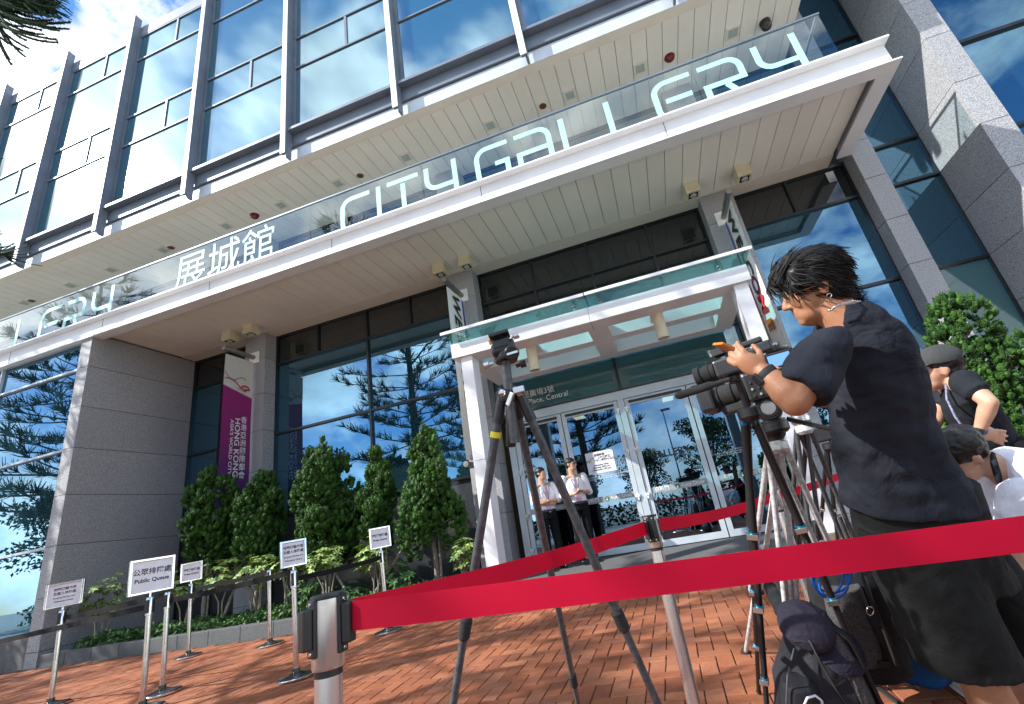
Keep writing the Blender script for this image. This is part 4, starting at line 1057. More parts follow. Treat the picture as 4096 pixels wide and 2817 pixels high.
def belt(parent, a, b_, w, mat, sag=0.012, twist=0.0, seg=22):
    """woven strap from a to b, standing on edge"""
    a, b_ = Vector(a), Vector(b_); d = (b_ - a).normalized(); s = d.cross(AZ).normalized()
    m_ = MB(); th = 0.0009
    for k in range(seg + 1):
        u = k / seg; c_ = a.lerp(b_, u) - AZ * (sag * 4 * u * (1 - u)) + s * (0.003 * math.sin(u * 9))
        up = (AZ + s * (twist * math.sin(u * math.pi))).normalized()
        for q in (-1, 1):
            for e_ in (-1, 1): m_.v.append(tuple(c_ + up * (w / 2 * q) + s * (th * e_)))
    for k in range(seg):
        o = k * 4; p = o + 4
        m_.f += [(o, p, p + 2, o + 2), (o + 1, o + 3, p + 3, p + 1), (o + 2, p + 2, p + 3, o + 3), (o, o + 1, p + 1, p)]
    m_.f += [(0, 2, 3, 1), (seg * 4, seg * 4 + 1, seg * 4 + 3, seg * 4 + 2)]
    return m_.build('belt', mat, parent)

def queue_post(label, base, h=0.93):
    base = Vector(base); t = thing('queue_post', label, 'queue post', base, 'chrome queue posts with black belts')
    MB().lathe(base + AZ * 0.002, AZ, [(0.165, 0), (0.168, 0.012), (0.16, 0.022), (0.08, 0.036), (0.035, 0.05), (0.032, 0.08)], 32).build('base', 'black_base', t, smooth=35)
    MB().lathe(base + AZ * 0.0, AZ, [(0.171, 0.001), (0.171, 0.014), (0.1655, 0.0185)], 32).build('base_rim', 'chrome', t, smooth=35)
    MB().lathe(base, AZ, [(0.0245, 0.04), (0.0245, h - 0.16)], 20).build('pole', 'chrome', t, smooth=40)
    MB().lathe(base, AZ, [(0.025, h - 0.162), (0.031, h - 0.16), (0.031, h - 0.02), (0.028, h - 0.004), (0.018, h)], 20).build('cassette', 'chrome', t, smooth=40)
    for k in range(4):
        a = R(20 + 90 * k); d = Vector((math.cos(a), math.sin(a), 0)); s = Vector((-d.y, d.x, 0))
        MB().obox(base + d * 0.033 + AZ * (h - 0.085), d, s, AZ, 0.006, 0.013, 0.058, 0.003).build('belt_clip', 'black_plastic', t)
    return t
noisy('black_base', (0.012, 0.013, 0.013), (0.05, 0.05, 0.05), scale=18, rough=0.18, rvar=0.1)
plain('sheet_white', (0.76, 0.76, 0.82), rough=0.25)
def sign(t, base, h, w, hh, yaw, lines, sizes):
    """chrome frame with a printed sheet on the post"""
    base = Vector(base); c = base + AZ * (h + 0.03 + hh / 2)
    n_ = (CAM_C - c); n_.z = 0; n_.normalize(); n_.rotate(Matrix.Rotation(R(yaw), 3, 'Z'))
    s = AZ.cross(n_).normalized()
    MB().tube([tuple(base + AZ * (h - 0.005)), tuple(base + AZ * (h + 0.035))], 0.010, 10).build('sign_stem', 'chrome', t)
    f = MB(); fw = 0.022; dp = 0.02
    for q in (-1, 1):
        f.obox(c + s * (q * (w / 2 - fw / 2)), s, AZ, n_, fw / 2, hh / 2, dp, 0.003)
        f.obox(c + AZ * (q * (hh / 2 - fw / 2)), s, AZ, n_, w / 2 - fw + 0.002, fw / 2 - 0.001, dp - 0.001, 0.003)
    fo = f.build('sign_frame', 'chrome', t)
    MB().obox(c, s, AZ, n_, w / 2 - fw, hh / 2 - fw, 0.008).build('sign_sheet', 'sheet_white', fo)
    z = 0.0
    for (txt, dy, sz, bold) in lines:
        put_text('lettering', txt, 'print_black', c + n_ * 0.0095 + AZ * (dy * hh), s, AZ, sz * hh, fo, bold=bold * hh)
PUB = [('公眾排隊處', 0.12, 0.195, 0.003), ('Public Queue', -0.12, 0.158, 0.004)]
PRS = [('傳媒排隊處', 0.10, 0.155, 0.003), ('Press Queue', -0.10, 0.13, 0.004)]
INV = [('相關團體代表', 0.23, 0.125, 0.002), ('及證人排隊處', 0.06, 0.125, 0.002), ('Involved Parties and', -0.11, 0.088, 0.002), ('Witnesses Queue', -0.25, 0.088, 0.002)]
HQ = 0.93
qb = {k: PG(*v) for k, v in dict(s1=(113, 1603), s2=(322, 1612), s3=(367, 1574), s4=(426, 1490), s5=(612, 1463), s6=(672, 1537), s7=(880, 1433)).items()}
def dwid(base, px): p = proj(base + AZ * 1.0); return px / 1058.0 * p[2]
labs = dict(s1='chrome queue post with an involved parties sign, beside the granite pier', s2='chrome queue post carrying the large public queue sign', s3='plain chrome queue post right behind the public queue sign', s4='chrome queue post with a small press queue sign beside the public queue sign',
  s5='plain chrome queue post with a black base close to the kerb', s6='chrome queue post with the involved parties and witnesses sign in the middle of the belts', s7='chrome queue post with the press queue sign at the end of the black belts')
qp = {}
for k in qb: qp[k] = queue_post(labs[k], qb[k], HQ)
sign(qp['s1'], qb['s1'], HQ, dwid(qb['s1'], 66), dwid(qb['s1'], 52), -16, INV, None)
sign(qp['s2'], qb['s2'], HQ, dwid(qb['s2'], 84), dwid(qb['s2'], 74), 14, PUB, None)
sign(qp['s4'], qb['s4'], HQ, dwid(qb['s4'], 42), dwid(qb['s4'], 40), -14, PRS, None)
sign(qp['s6'], qb['s6'], HQ, dwid(qb['s6'], 56), dwid(qb['s6'], 57), 14, INV, None)
sign(qp['s7'], qb['s7'], HQ, dwid(qb['s7'], 47), dwid(qb['s7'], 45), 14, PRS, None)
def bl(a, b_, z=0.845, mat='belt_black', w=0.05, **k):
    pa, pb = (qb[a] if isinstance(a, str) else a), qb[b_]
    d = (pb - pa); d.z = 0; d.normalize()
    belt(qp[b_] if not isinstance(a, str) else qp[a], pa + AZ * z + d * 0.035, pb + AZ * z - d * 0.035, w, mat, **k)
f0 = PG(-330, 1660)
bl(f0, 's2', sag=0.01); bl('s1', 's3', sag=0.015); bl('s3', 's6', sag=0.015); bl('s4', 's5', sag=0.01); bl('s6', 's7', sag=0.012)

for k in qp: qp[k].rotation_euler = (0, -R(2.6), 0)          # the posts stand square to the cross-fall and lean a little
# ---- posts with the red belts
def red_post(label, top, dirs):
    top = Vector(top); base = Vector((top.x, top.y, G(top.x, top.y))); z = top.z
    t = thing('barrier_post', label, 'barrier post', base, 'steel posts with red belts')
    MB().lathe(base, AZ, [(0.165, 0.001), (0.168, 0.012), (0.16, 0.022), (0.08, 0.036), (0.035, 0.05), (0.03, 0.08)], 32).build('base', 'brushed_steel', t, smooth=35)
    hb = z - base.z
    MB().lathe(base, AZ, [(0.0255, 0.05), (0.0255, hb - 0.135)], 28).build('pole', 'brushed_steel', t, smooth=40)
    MB().lathe(base, AZ, [(0.0262, hb - 0.140), (0.0262, hb - 0.129)], 28).build('seal_ring', 'black_plastic', t, smooth=40)
    MB().lathe(base, AZ, [(0.0258, hb - 0.1288), (0.029, hb - 0.128), (0.0305, hb - 0.123), (0.0305, hb - 0.008)], 28).build('cassette', 'brushed_steel', t, smooth=40)
    MB().lathe(base, AZ, [(0.0315, hb - 0.0079), (0.0325, hb - 0.004), (0.0315, hb), (0.0, hb + 0.001)], 28).build('cap', 'black_plastic', t, smooth=40)
    for d in dirs:
        d = Vector(d); d.z = 0; d.normalize(); s = Vector((-d.y, d.x, 0))
        c = base + d * 0.0315 + AZ * (hb - 0.055)
        p = MB().obox(c, d, s, AZ, 0.004, 0.013, 0.050, 0.003).build('belt_plate', 'black_plastic', t)
        MB().obox(c + d * 0.013 - AZ * 0.0, d, s, AZ, 0.0095, 0.011, 0.035, 0.003).build('belt_clip', 'black_plastic', p)
        for q in (-0.042, 0.042): MB().lathe(c + d * 0.004 + AZ * q, d, [(0.004, 0), (0.0035, 0.002), (0.0, 0.0022)], 8).build('screw', 'chrome', p)
    return t, base, hb
r1 = P(742, 1346, 0.94); r2 = P(1470, 1168, 2.0); r3 = P(1752, 1108, 2.95); r4 = P(2700, 1083, 0.72)
r5 = P(1960, 1040, 4.2)
dz = 0.046
e1, e2 = P(2321, 1215, 0.60), None
rt1, b1, h1 = red_post('near brushed steel barrier post with black cap, start of the red belts', r1, [(r4 - r1), (r2 - r1), (r1 - r4).cross(AZ), (r1 - r2)])
rt2, b2, h2 = red_post('steel barrier post in front of the double doors', r2, [(r1 - r2), (r3 - r2), (0.3, -1, 0)])
rt3, b3, h3 = red_post('far steel barrier post behind the camera tripods', r3, [(r2 - r3), (r5 - r3)])
rt4, b4, h4 = red_post('steel barrier post beyond the cameraman holding the wide red belt', r4, [(r1 - r4), (-0.5, 1, 0)])
def rb_(t, a, b_, **k):
    d = (b_ - a); d.z = 0; d.normalize(); belt(t, a + d * 0.05 - AZ * dz, b_ - d * 0.05 - AZ * dz, 0.052, 'belt_red', **k)
rb_(rt1, r1, r4, sag=0.002, twist=0.06)
rb_(rt2, r2, r1, sag=0.012, twist=-0.1)
rb_(rt2, r2, r3, sag=0.02)
rb_(rt3, r3, r5, sag=0.02)
# ================================================================== tripods and cameras
noisy('carbon', (0.035, 0.037, 0.042), (0.085, 0.09, 0.10), scale=60, rough=0.42, lo=0.3, hi=0.7)
plain('rubber', (0.018, 0.018, 0.018), rough=0.85)
plain('anodised_blue', (0.02, 0.25, 0.42), rough=0.3, metal=0.8)
plain('silver', (0.6, 0.61, 0.62), rough=0.28, metal=0.9)
noisy('silver_worn', (0.38, 0.385, 0.39), (0.66, 0.665, 0.67), scale=45, rough=0.34, metal=0.12)
plain('label_yellow', (0.75, 0.68, 0.03), rough=0.5)
plain('copper', (0.5, 0.22, 0.1), rough=0.3, metal=0.9)
plain('screen_blue', (0.03, 0.07, 0.13), rough=0.08)
emis('screen_lit', (0.10, 0.24, 0.45), 0.5)
plain('foam', (0.03, 0.03, 0.032), rough=0.95, bump=1.0)
def frame_of(d):
    d = Vector(d).normalized(); a = d.cross(AZ)
    if a.length < 1e-3: a = Vector((1, 0, 0))
    a.normalize(); return d, a, a.cross(d)
def leg(t, a, b_, secs, name='leg', mat='carbon', lockmat='rubber', lockr=1.35, lockl=0.065, clamp=False):
    """telescopic leg; secs = list of (end fraction, radius)"""
    a, b_ = Vector(a), Vector(b_); d = (b_ - a).normalized(); s0 = 0.0
    for i, (s1, r_) in enumerate(secs):
        p0, p1 = a.lerp(b_, s0), a.lerp(b_, s1)
        lo = MB().tube([tuple(p0), tuple(p1)], r_, 16)
        sec = lo.build(name, mat, t, smooth=40)
        if i < len(secs) - 1:
            if clamp:
                x, y, z = frame_of(d); tc_ = (CAM_C - p1).normalized(); tc_ = (tc_ - d * tc_.dot(d)).normalized(); sd = d.cross(tc_)
                MB().lathe(p1 - d * 0.016, d, [(r_ * 1.02, 0), (r_ * 1.22, 0.002), (r_ * 1.22, 0.028), (r_ * 1.02, 0.03)], 18).build('leg_clamp', lockmat, sec, smooth=40)
                MB().obox(p1 + tc_ * r_ * 1.22 + sd * 0.004, sd, d, tc_, r_ * 1.3, 0.011, 0.003, 0.002).build('clamp_lever', 'silver', sec)
            else:
                prof = [(r_ * 1.02, 0), (r_ * lockr, 0.006)]
                nrib = 5
                for q in range(nrib):
                    h0 = 0.008 + (lockl - 0.016) * q / nrib; h1 = 0.008 + (lockl - 0.016) * (q + 0.75) / nrib
                    prof += [(r_ * lockr, h0), (r_ * lockr, h1), (r_ * (lockr - 0.07), h1 + 0.001)]
                prof += [(r_ * lockr, lockl - 0.006), (r_ * 1.02, lockl)]
                MB().lathe(p1 - d * lockl * 0.5, d, prof, 20).build('twist_lock', lockmat, sec, smooth=30)
        s0 = s1
    MB().ball(b_, secs[-1][1] * 1.25, 12, 8).build('foot', 'rubber', t, smooth=True)

# ---- front tripod, no camera on it
DT = 1.52
def along(a, b_, depth):          # where the ray line a-b meets the paving at that depth
    t_ = 1.0
    while t_ < 6:
        x_, y_ = a[0] + (b_[0] - a[0]) * t_, a[1] + (b_[1] - a[1]) * t_; p_ = PG(x_, y_)
        if proj(p_)[2] <= depth: break
        t_ += 0.01
    return p_
ap = P(1150, 893, DT)
tp = thing('tripod', 'empty black carbon-fibre tripod with pan head in front of the red belt', 'tripod', (ap.x, ap.y, 0))
fL, fR, fM = along((1136, 905), (1030, 1596), DT - 0.18), along((1183, 903), (1488, 1596), DT - 0.12), along((1166, 900), (1310, 1596), DT + 0.5)
for f_, q, off in ((fL, 0, P(1136, 905, DT - 0.02)), (fR, 1, P(1183, 903, DT - 0.03)), (fM, 2, P(1166, 900, DT + 0.04))):
    leg(tp, off, f_ + AZ * 0.02, [((0.46, 0.50, 0.46)[q], 0.0138), ((0.80, 0.86, 0.72)[q], 0.0118), (1.0, 0.0098)])
    d = (f_ - off).normalized()
    MB().tube([tuple(off - d * 0.035), tuple(off + d * 0.075)], [0.014, 0.018], 16).build('leg_joint', 'black_plastic', tp, smooth=40)
    MB().lathe(off - d * 0.02 + (CAM_C - off).normalized() * 0.018, (CAM_C - off), [(0.011, 0), (0.011, 0.006), (0.006, 0.009), (0, 0.009)], 16).build('pivot_bolt', 'chrome', tp, smooth=40)
dL = (fL - P(1136, 905, DT - 0.02)).normalized()
MB().lathe(P(1136, 905, DT - 0.02) + dL * 0.105, dL, [(0.0181, 0), (0.0181, 0.018)], 16).build('yellow_band', 'label_yellow', tp, smooth=40)
tpt = P(1146, 800, DT)
up = (tpt - ap).normalized(); up = AZ
hb_ = Vector((ap.x, ap.y, ap.z))
MB().lathe(hb_ - AZ * 0.03, AZ, [(0.036, 0), (0.04, 0.01), (0.04, 0.035), (0.03, 0.045)], 20).build('spider', 'black_plastic', tp, smooth=40)
MB().tube([tuple(hb_ - AZ * 0.16), tuple(P(1145, 818, DT))], 0.0155, 16).build('centre_column', 'carbon', tp, smooth=40)
MB().tube([tuple(P(1158, 900, DT + 0.02)), tuple(P(1158, 1010, DT + 0.05))], 0.017, 14).build('handle_grip', 'foam', tp, smooth=40)
MB().obox(P(1157, 905, DT - 0.06), *frame_of(P(1160, 925, DT - 0.06) - P(1175, 885, DT - 0.06)), 0.022, 0.006, 0.008, 0.003).build('lock_lever', 'silver', tp)
MB().obox(P(1176, 884, DT - 0.06), *frame_of(P(1190, 880, DT - 0.06) - P(1165, 886, DT - 0.06)), 0.018, 0.008, 0.010, 0.003).build('lock_knob', 'silver', tp)
hx, hy, hz = frame_of(ray(1200, 800) - ray(1100, 830))
def HP(dx, dy, dd=0.0): return P(dx, dy, DT + dd)
w_ = lambda px: px / 1058 * 1.15
MB().lathe(HP(1148, 820), AZ, [(0.036, 0), (0.039, 0.006), (0.039, 0.026), (0.035, 0.032), (0.037, 0.036), (0.037, 0.05), (0.028, 0.055)], 24).build('pan_base', 'black_plastic', tp, smooth=35)
MB().lathe(HP(1120, 800) - hx * 0.005, hx, [(0.022, 0), (0.027, 0.006), (0.027, 0.055), (0.03, 0.058), (0.03, 0.072), (0.024, 0.078)], 24).build('tilt_drum', 'black_plastic', tp, smooth=35)
MB().obox(HP(1138, 782), hx, hz, hx.cross(hz), 0.028, 0.016, 0.024, 0.006).build('head_body', 'black_plastic', tp)
pl_ = MB().obox(HP(1132, 762), hx, hx.cross(hz).normalized(), hz, 0.033, 0.03, 0.006, 0.003)
pl_.build('quick_release_plate', 'black_plastic', tp)
MB().lathe(HP(1159, 765) , hx, [(0.005, 0), (0.005, 0.006), (0.0095, 0.008), (0.0095, 0.024), (0.008, 0.026)], 16).build('plate_knob', 'silver', tp, smooth=40)
for dx, dy, dirx, nm in ((1112, 826, -1, 'pan_knob'), (1176, 828, 1, 'drag_knob')):
    MB().lathe(HP(dx, dy), hx * dirx, [(0.006, -0.01), (0.006, 0.004), (0.013, 0.006), (0.011, 0.014), (0.013, 0.022), (0.009, 0.024)], 12).build(nm, 'silver' if dirx < 0 else 'black_plastic', tp, smooth=30)
fc = (CAM_C - HP(1160, 797)).normalized()
MB().lathe(HP(1160, 800, -0.035), fc, [(0.024, 0), (0.024, 0.012), (0.02, 0.016), (0.0, 0.016)], 24).build('tilt_lock', 'black_plastic', tp, smooth=35)
MB().obox(HP(1161, 800, -0.056), hx, fc, hz, 0.018, 0.004, 0.004, 0.0015).build('lock_bar', 'silver', tp)
MB().obox(HP(1113, 776), hx, hz, fc, 0.007, 0.009, 0.003, 0.001).build('copper_tab', 'copper', tp)

# ---- video tripods and cameras on the right
def video_tripod(label, apex, feet, rad, mat, clampmat, clamp=True, secs=None, twin=False):
    t = thing('video_tripod', label, 'tripod', (apex.x, apex.y, 0), 'video tripods beside the cameraman')
    for k, f_ in enumerate(feet):
        out = (f_ - apex); out.z = 0; out.normalize()
        if twin:
            s = Vector((-out.y, out.x, 0))
            for q in (-1, 1):
                a_ = apex + out * 0.03 + s * (0.028 * q); b_ = apex.lerp(f_, 0.62) + s * (0.028 * q)
                MB().tube([tuple(a_), tuple(b_)], rad, 12).build('leg_tube', mat, t, smooth=40)
            MB().obox(apex.lerp(f_, 0.62), s, out, AZ, 0.042, 0.016, 0.025, 0.005).build('leg_bracket', 'black_plastic', t)
            MB().tube([tuple(apex.lerp(f_, 0.40)), tuple(f_)], rad * 0.95, 12).build('lower_leg', mat, t, smooth=40)
            MB().ball(f_, rad * 2.2, 12, 8).build('foot', 'rubber', t, smooth=True)
        else:
            leg(t, apex + out * 0.035, f_ + AZ * 0.015, secs or [(0.36, rad), (0.58, rad * 0.88), (0.8, rad * 0.76), (1.0, rad * 0.64)], mat=mat, lockmat=clampmat, clamp=clamp)
            j = apex + out * 0.035; d = (f_ - j).normalized()
            MB().lathe(j - d * 0.01, d, [(rad * 0.9, 0), (rad * 1.15, 0.004), (rad * 1.15, 0.05), (rad * 1.02, 0.052)], 18).build('leg_collar', clampmat, t, smooth=40)
    MB().lathe(apex - AZ * 0.02, AZ, [(0.03, -0.015), (0.045, 0), (0.045, 0.03), (0.032, 0.04)], 20).build('spider', 'silver_worn' if twin else 'black_plastic', t, smooth=40)
    return t
a1 = P(1698, 935, 1.85)
v1 = video_tripod('slim black tripod with blue leg collars under the small camcorder', a1, [PG(1748, 1700), PG(2030, 1690), PG(1722, 1575)], 0.0165, 'black_plastic', 'anodised_blue')
MB().tube([tuple(a1 - AZ * 0.05), tuple(P(1672, 862, 1.85))], 0.012, 12).build('centre_column', 'black_plastic', v1, smooth=40)
MB().lathe(P(1668, 868, 1.85), AZ, [(0.02, 0), (0.024, 0.005), (0.024, 0.03), (0.016, 0.045)], 16).build('ball_head', 'black_plastic', v1, smooth=40)
# the small camcorder
CAMF = (PY(1560, 858, 3) - PY(1700, 812, 3)); CAMF = Vector((-0.93, 0.34, -0.03)).normalized()     # pointing direction
def camcorder():
    c = P(1672, 826, 1.85); f = CAMF; s = f.cross(AZ).normalized(); u = s.cross(f)
    t = thing('camcorder', 'small black handheld camcorder with foam microphone on the slim tripod', 'video camera', P(1668, 860, 1.85))
    MB().obox(c, f, s, u, 0.085, 0.036, 0.036, 0.01).build('body', 'black_plastic', t)
    MB().lathe(c + f * 0.084, f, [(0.03, 0), (0.036, 0.004), (0.036, 0.022), (0.039, 0.024), (0.039, 0.045), (0.034, 0.047), (0.034, 0.06), (0.041, 0.063), (0.041, 0.085), (0.036, 0.086), (0.034, 0.07)], 28).build('lens', 'rubber', t, smooth=35)
    MB().lathe(c + f * 0.155, f, [(0.033, 0), (0.02, 0.004), (0, 0.006)], 20).build('lens_glass', 'screen_blue', t, smooth=40)
    h = MB().obox(c + f * -0.04 + u * 0.064, f, s, u, 0.075, 0.016, 0.011, 0.006); h.build('top_handle', 'black_plastic', t)
    MB().obox(c + f * 0.02 + u * 0.048, f, s, u, 0.012, 0.012, 0.018, 0.003).build('handle_post', 'black_plastic', t)
    MB().obox(c + f * 0.055 + u * 0.068 - s * 0.006, f, s, (u + f * 0.5).normalized(), 0.022, 0.026, 0.016, 0.003).build('led_light', 'black_matte', t)
    for q in range(5): MB().obox(c + f * (0.078 + 0.001) + u * (0.058 + 0.006 * q) - s * 0.006, f, s, u, 0.004, 0.024, 0.0015).build('light_fin', 'silver', t)
    m0 = c + f * 0.10 - u * 0.052 - s * 0.030
    MB().tube([tuple(m0 - f * 0.06), tuple(m0), tuple(m0 + f * 0.02), tuple(m0 + f * 0.15), tuple(m0 + f * 0.165)], [0.008, 0.010, 0.0165, 0.0165, 0.010], 14).build('foam_microphone', 'foam', t, smooth=50)
    nv = -s if (-s).dot(CAM_C - c) > 0 else s
    put_text('lettering', '4K', 'print_white', c + nv * 0.0375 + f * 0.01 + u * 0.008, f * (1 if f.cross(u).dot(nv) > 0 else -1), u, 0.026, t)
    for q in range(4): MB().lathe(c + nv * 0.036 + f * (-0.015 - 0.018 * q) - u * 0.016, nv, [(0.006, 0), (0.006, 0.003), (0, 0.0035)], 10).build('button', 'silver', t, smooth=40)
    MB().obox(c - f * 0.11 + u * 0.03, f, s, u, 0.03, 0.022, 0.02, 0.006).build('viewfinder', 'black_plastic', t)
    return t
camcorder()
# the shoulder camera on its fluid head
a2 = P(1762, 1010, 2.1)
v2 = video_tripod('heavy silver twin-tube tripod with fluid head under the broadcast camera', a2, [PG(1812, 1580), PG(1985, 1500), PG(1690, 1480)], 0.0135, 'silver_worn', 'black_plastic', twin=True)
MB().lathe(a2 + AZ * 0.02, AZ, [(0.03, 0), (0.05, 0.02), (0.056, 0.05), (0.05, 0.06)], 24).build('bowl', 'black_plastic', v2, smooth=40)
fh = P(1752, 955, 2.1)
MB().lathe(fh - AZ * 0.055, AZ, [(0.045, 0), (0.058, 0.012), (0.058, 0.045), (0.052, 0.05), (0.052, 0.06)], 24).build('pan_drum', 'black_plastic', v2, smooth=35)
fv = (CAM_C - fh); fv.z = 0; fv.normalize()
MB().lathe(fh + AZ * 0.055 - fv * 0.06, fv, [(0.05, 0), (0.055, 0.004), (0.055, 0.115), (0.05, 0.12), (0.042, 0.121), (0.04, 0.124), (0, 0.124)], 28).build('tilt_drum', 'black_plastic', v2, smooth=35)
MB().lathe(fh + AZ * 0.055 + fv * 0.0645, fv, [(0.03, 0), (0.03, 0.0015), (0, 0.002)], 24).build('badge', 'cast_grey', v2, smooth=35)
f = CAMF; s = f.cross(AZ).normalized(); u = s.cross(f)
MB().obox(fh + u * 0.115, f, s, u, 0.15, 0.028, 0.012, 0.004).build('camera_plate', 'cast_grey', v2)
MB().tube([tuple(fh - f * 0.05 + s * 0.05), tuple(fh - f * 0.25 - u * 0.12 + s * 0.06), tuple(fh - f * 0.42 - u * 0.24 + s * 0.06)], [0.011, 0.011, 0.015], 10).build('pan_bar', 'black_plastic', v2, smooth=40)
def broadcast():
    c = P(1745, 868, 2.1)
    t = thing('broadcast_camera', 'black shoulder broadcast camera with large zoom lens on the heavy tripod', 'video camera', fh + u * 0.13)
    MB().obox(c - f * 0.02, f, s, u, 0.12, 0.05, 0.065, 0.012).build('body', 'black_plastic', t)
    MB().obox(c - f * 0.17 + u * 0.01, f, s, u, 0.05, 0.045, 0.06, 0.01).build('battery', 'black_matte', t)
    MB().lathe(c + f * 0.098 - u * 0.0, f, [(0.04, 0), (0.05, 0.01), (0.05, 0.05), (0.045, 0.052), (0.045, 0.06), (0.054, 0.062), (0.054, 0.11), (0.05, 0.112), (0.05, 0.12), (0.058, 0.125), (0.058, 0.15), (0.064, 0.155)], 32).build('zoom_lens', 'rubber', t, smooth=35)
    MB().obox(c + f * 0.275, f, s, u, 0.035, 0.075, 0.056, 0.012).build('lens_hood', 'black_plastic', t)
    MB().obox(c + f * 0.3115, f, s, u, 0.0015, 0.06, 0.043, 0.0).build('lens_glass', 'screen_blue', t)
    MB().obox(c + f * 0.17 - u * 0.062 , f, s, u, 0.06, 0.03, 0.022, 0.01).build('servo_grip', 'black_matte', t)
    h = MB().tube([tuple(c + f * 0.09 + u * 0.06), tuple(c + f * 0.08 + u * 0.115), tuple(c - f * 0.08 + u * 0.12), tuple(c - f * 0.11 + u * 0.06)], 0.013, 10); h.build('carry_handle', 'black_plastic', t, smooth=40)
    nv = -s if (-s).dot(CAM_C - c) > 0 else s
    for i in range(6):
        for k in range(3):
            MB().lathe(c + nv * 0.051 + f * (0.07 - 0.028 * i) + u * (-0.045 + 0.03 * k), nv, [(0.007, 0), (0.006, 0.005), (0, 0.006)], 8).build('knob', 'cast_grey' if (i + k) % 2 else 'black_matte', t, smooth=40)
    m = P(1768, 818, 2.02); q = (CAM_C - m).normalized(); sx_ = q.cross(AZ).normalized() * -1; sy_ = q.cross(sx_) * -1
    if sy_.z < 0: sy_ = -sy_
    mo = MB().obox(m, sx_, sy_, q, 0.062, 0.042, 0.012, 0.006).build('monitor', 'black_plastic', t)
    MB().obox(m + q * 0.0128 + sy_ * 0.006, sx_, sy_, q, 0.044, 0.025, 0.0008).build('screen', 'screen_lit', mo)
    for i in range(8): MB().obox(m + q * 0.0128 - sy_ * 0.030 + sx_ * (-0.042 + 0.012 * i), sx_, sy_, q, 0.004, 0.0025, 0.0012).build('button', 'cast_grey', mo)
    MB().obox(P(1752, 790, 2.05), sx_, sy_, q, 0.018, 0.014, 0.014, 0.004).build('shoe_mount', 'black_plastic', t)
    MB().obox(P(1752, 782, 2.05), sx_, sy_, q, 0.02, 0.006, 0.012, 0.002).build('shoe_plate', 'silver', t)
    MB().tube([tuple(P(1735, 800, 2.06)), tuple(P(1752, 795, 2.05)), tuple(P(1785, 790, 2.05)), tuple(P(1800, 800, 2.05))], 0.011, 8).build('top_tube', 'black_plastic', t, smooth=40)
    return t
broadcast()
# more tripods behind
a3 = P(1822, 970, 2.6)
v3 = video_tripod('silver twin-tube tripod half hidden behind the cameraman', a3, [PG(1880, 1480), PG(2010, 1440), PG(1790, 1420)], 0.0125, 'carbon', 'black_plastic', twin=True)
MB().lathe(a3 + AZ * 0.02, AZ, [(0.04, 0), (0.052, 0.015), (0.052, 0.04), (0.045, 0.045), (0.045, 0.075), (0.055, 0.08), (0.055, 0.10)], 24).build('bowl', 'silver', v3, smooth=35)
MB().obox(a3 + AZ * 0.16, f, s, u, 0.10, 0.03, 0.03, 0.008).build('head', 'black_plastic', v3)
MB().obox(P(1832, 1000, 2.5), *frame_of(P(1845, 1060, 2.5) - P(1828, 975, 2.5)), 0.10, 0.004, 0.018, 0.002).build('strap', 'strap_tan', v3) if 'strap_tan' in MATS else None
a4 = P(1880, 1010, 3.1)
v4 = video_tripod('dark tripod farthest back among the camera tripods', a4, [PG(1920, 1400), PG(2050, 1390), PG(1850, 1370)], 0.013, 'black_plastic', 'black_plastic')
MB().obox(a4 + AZ * 0.08, f, s, u, 0.09, 0.035, 0.05, 0.01).build('head', 'black_plastic', v4)
# extra dark camera behind the elbow
t = thing('covered_camera', 'dark camera on the tripod behind the cameraman\'s elbow', 'video camera', a3 + AZ * 0.2)
c = a3 + AZ * 0.25
MB().obox(c, f, s, u, 0.11, 0.045, 0.055, 0.012).build('body', 'black_plastic', t); MB().lathe(c + f * 0.108, f, [(0.035, 0), (0.042, 0.01), (0.042, 0.1), (0.05, 0.11), (0.05, 0.14)], 24).build('lens', 'rubber', t, smooth=35)
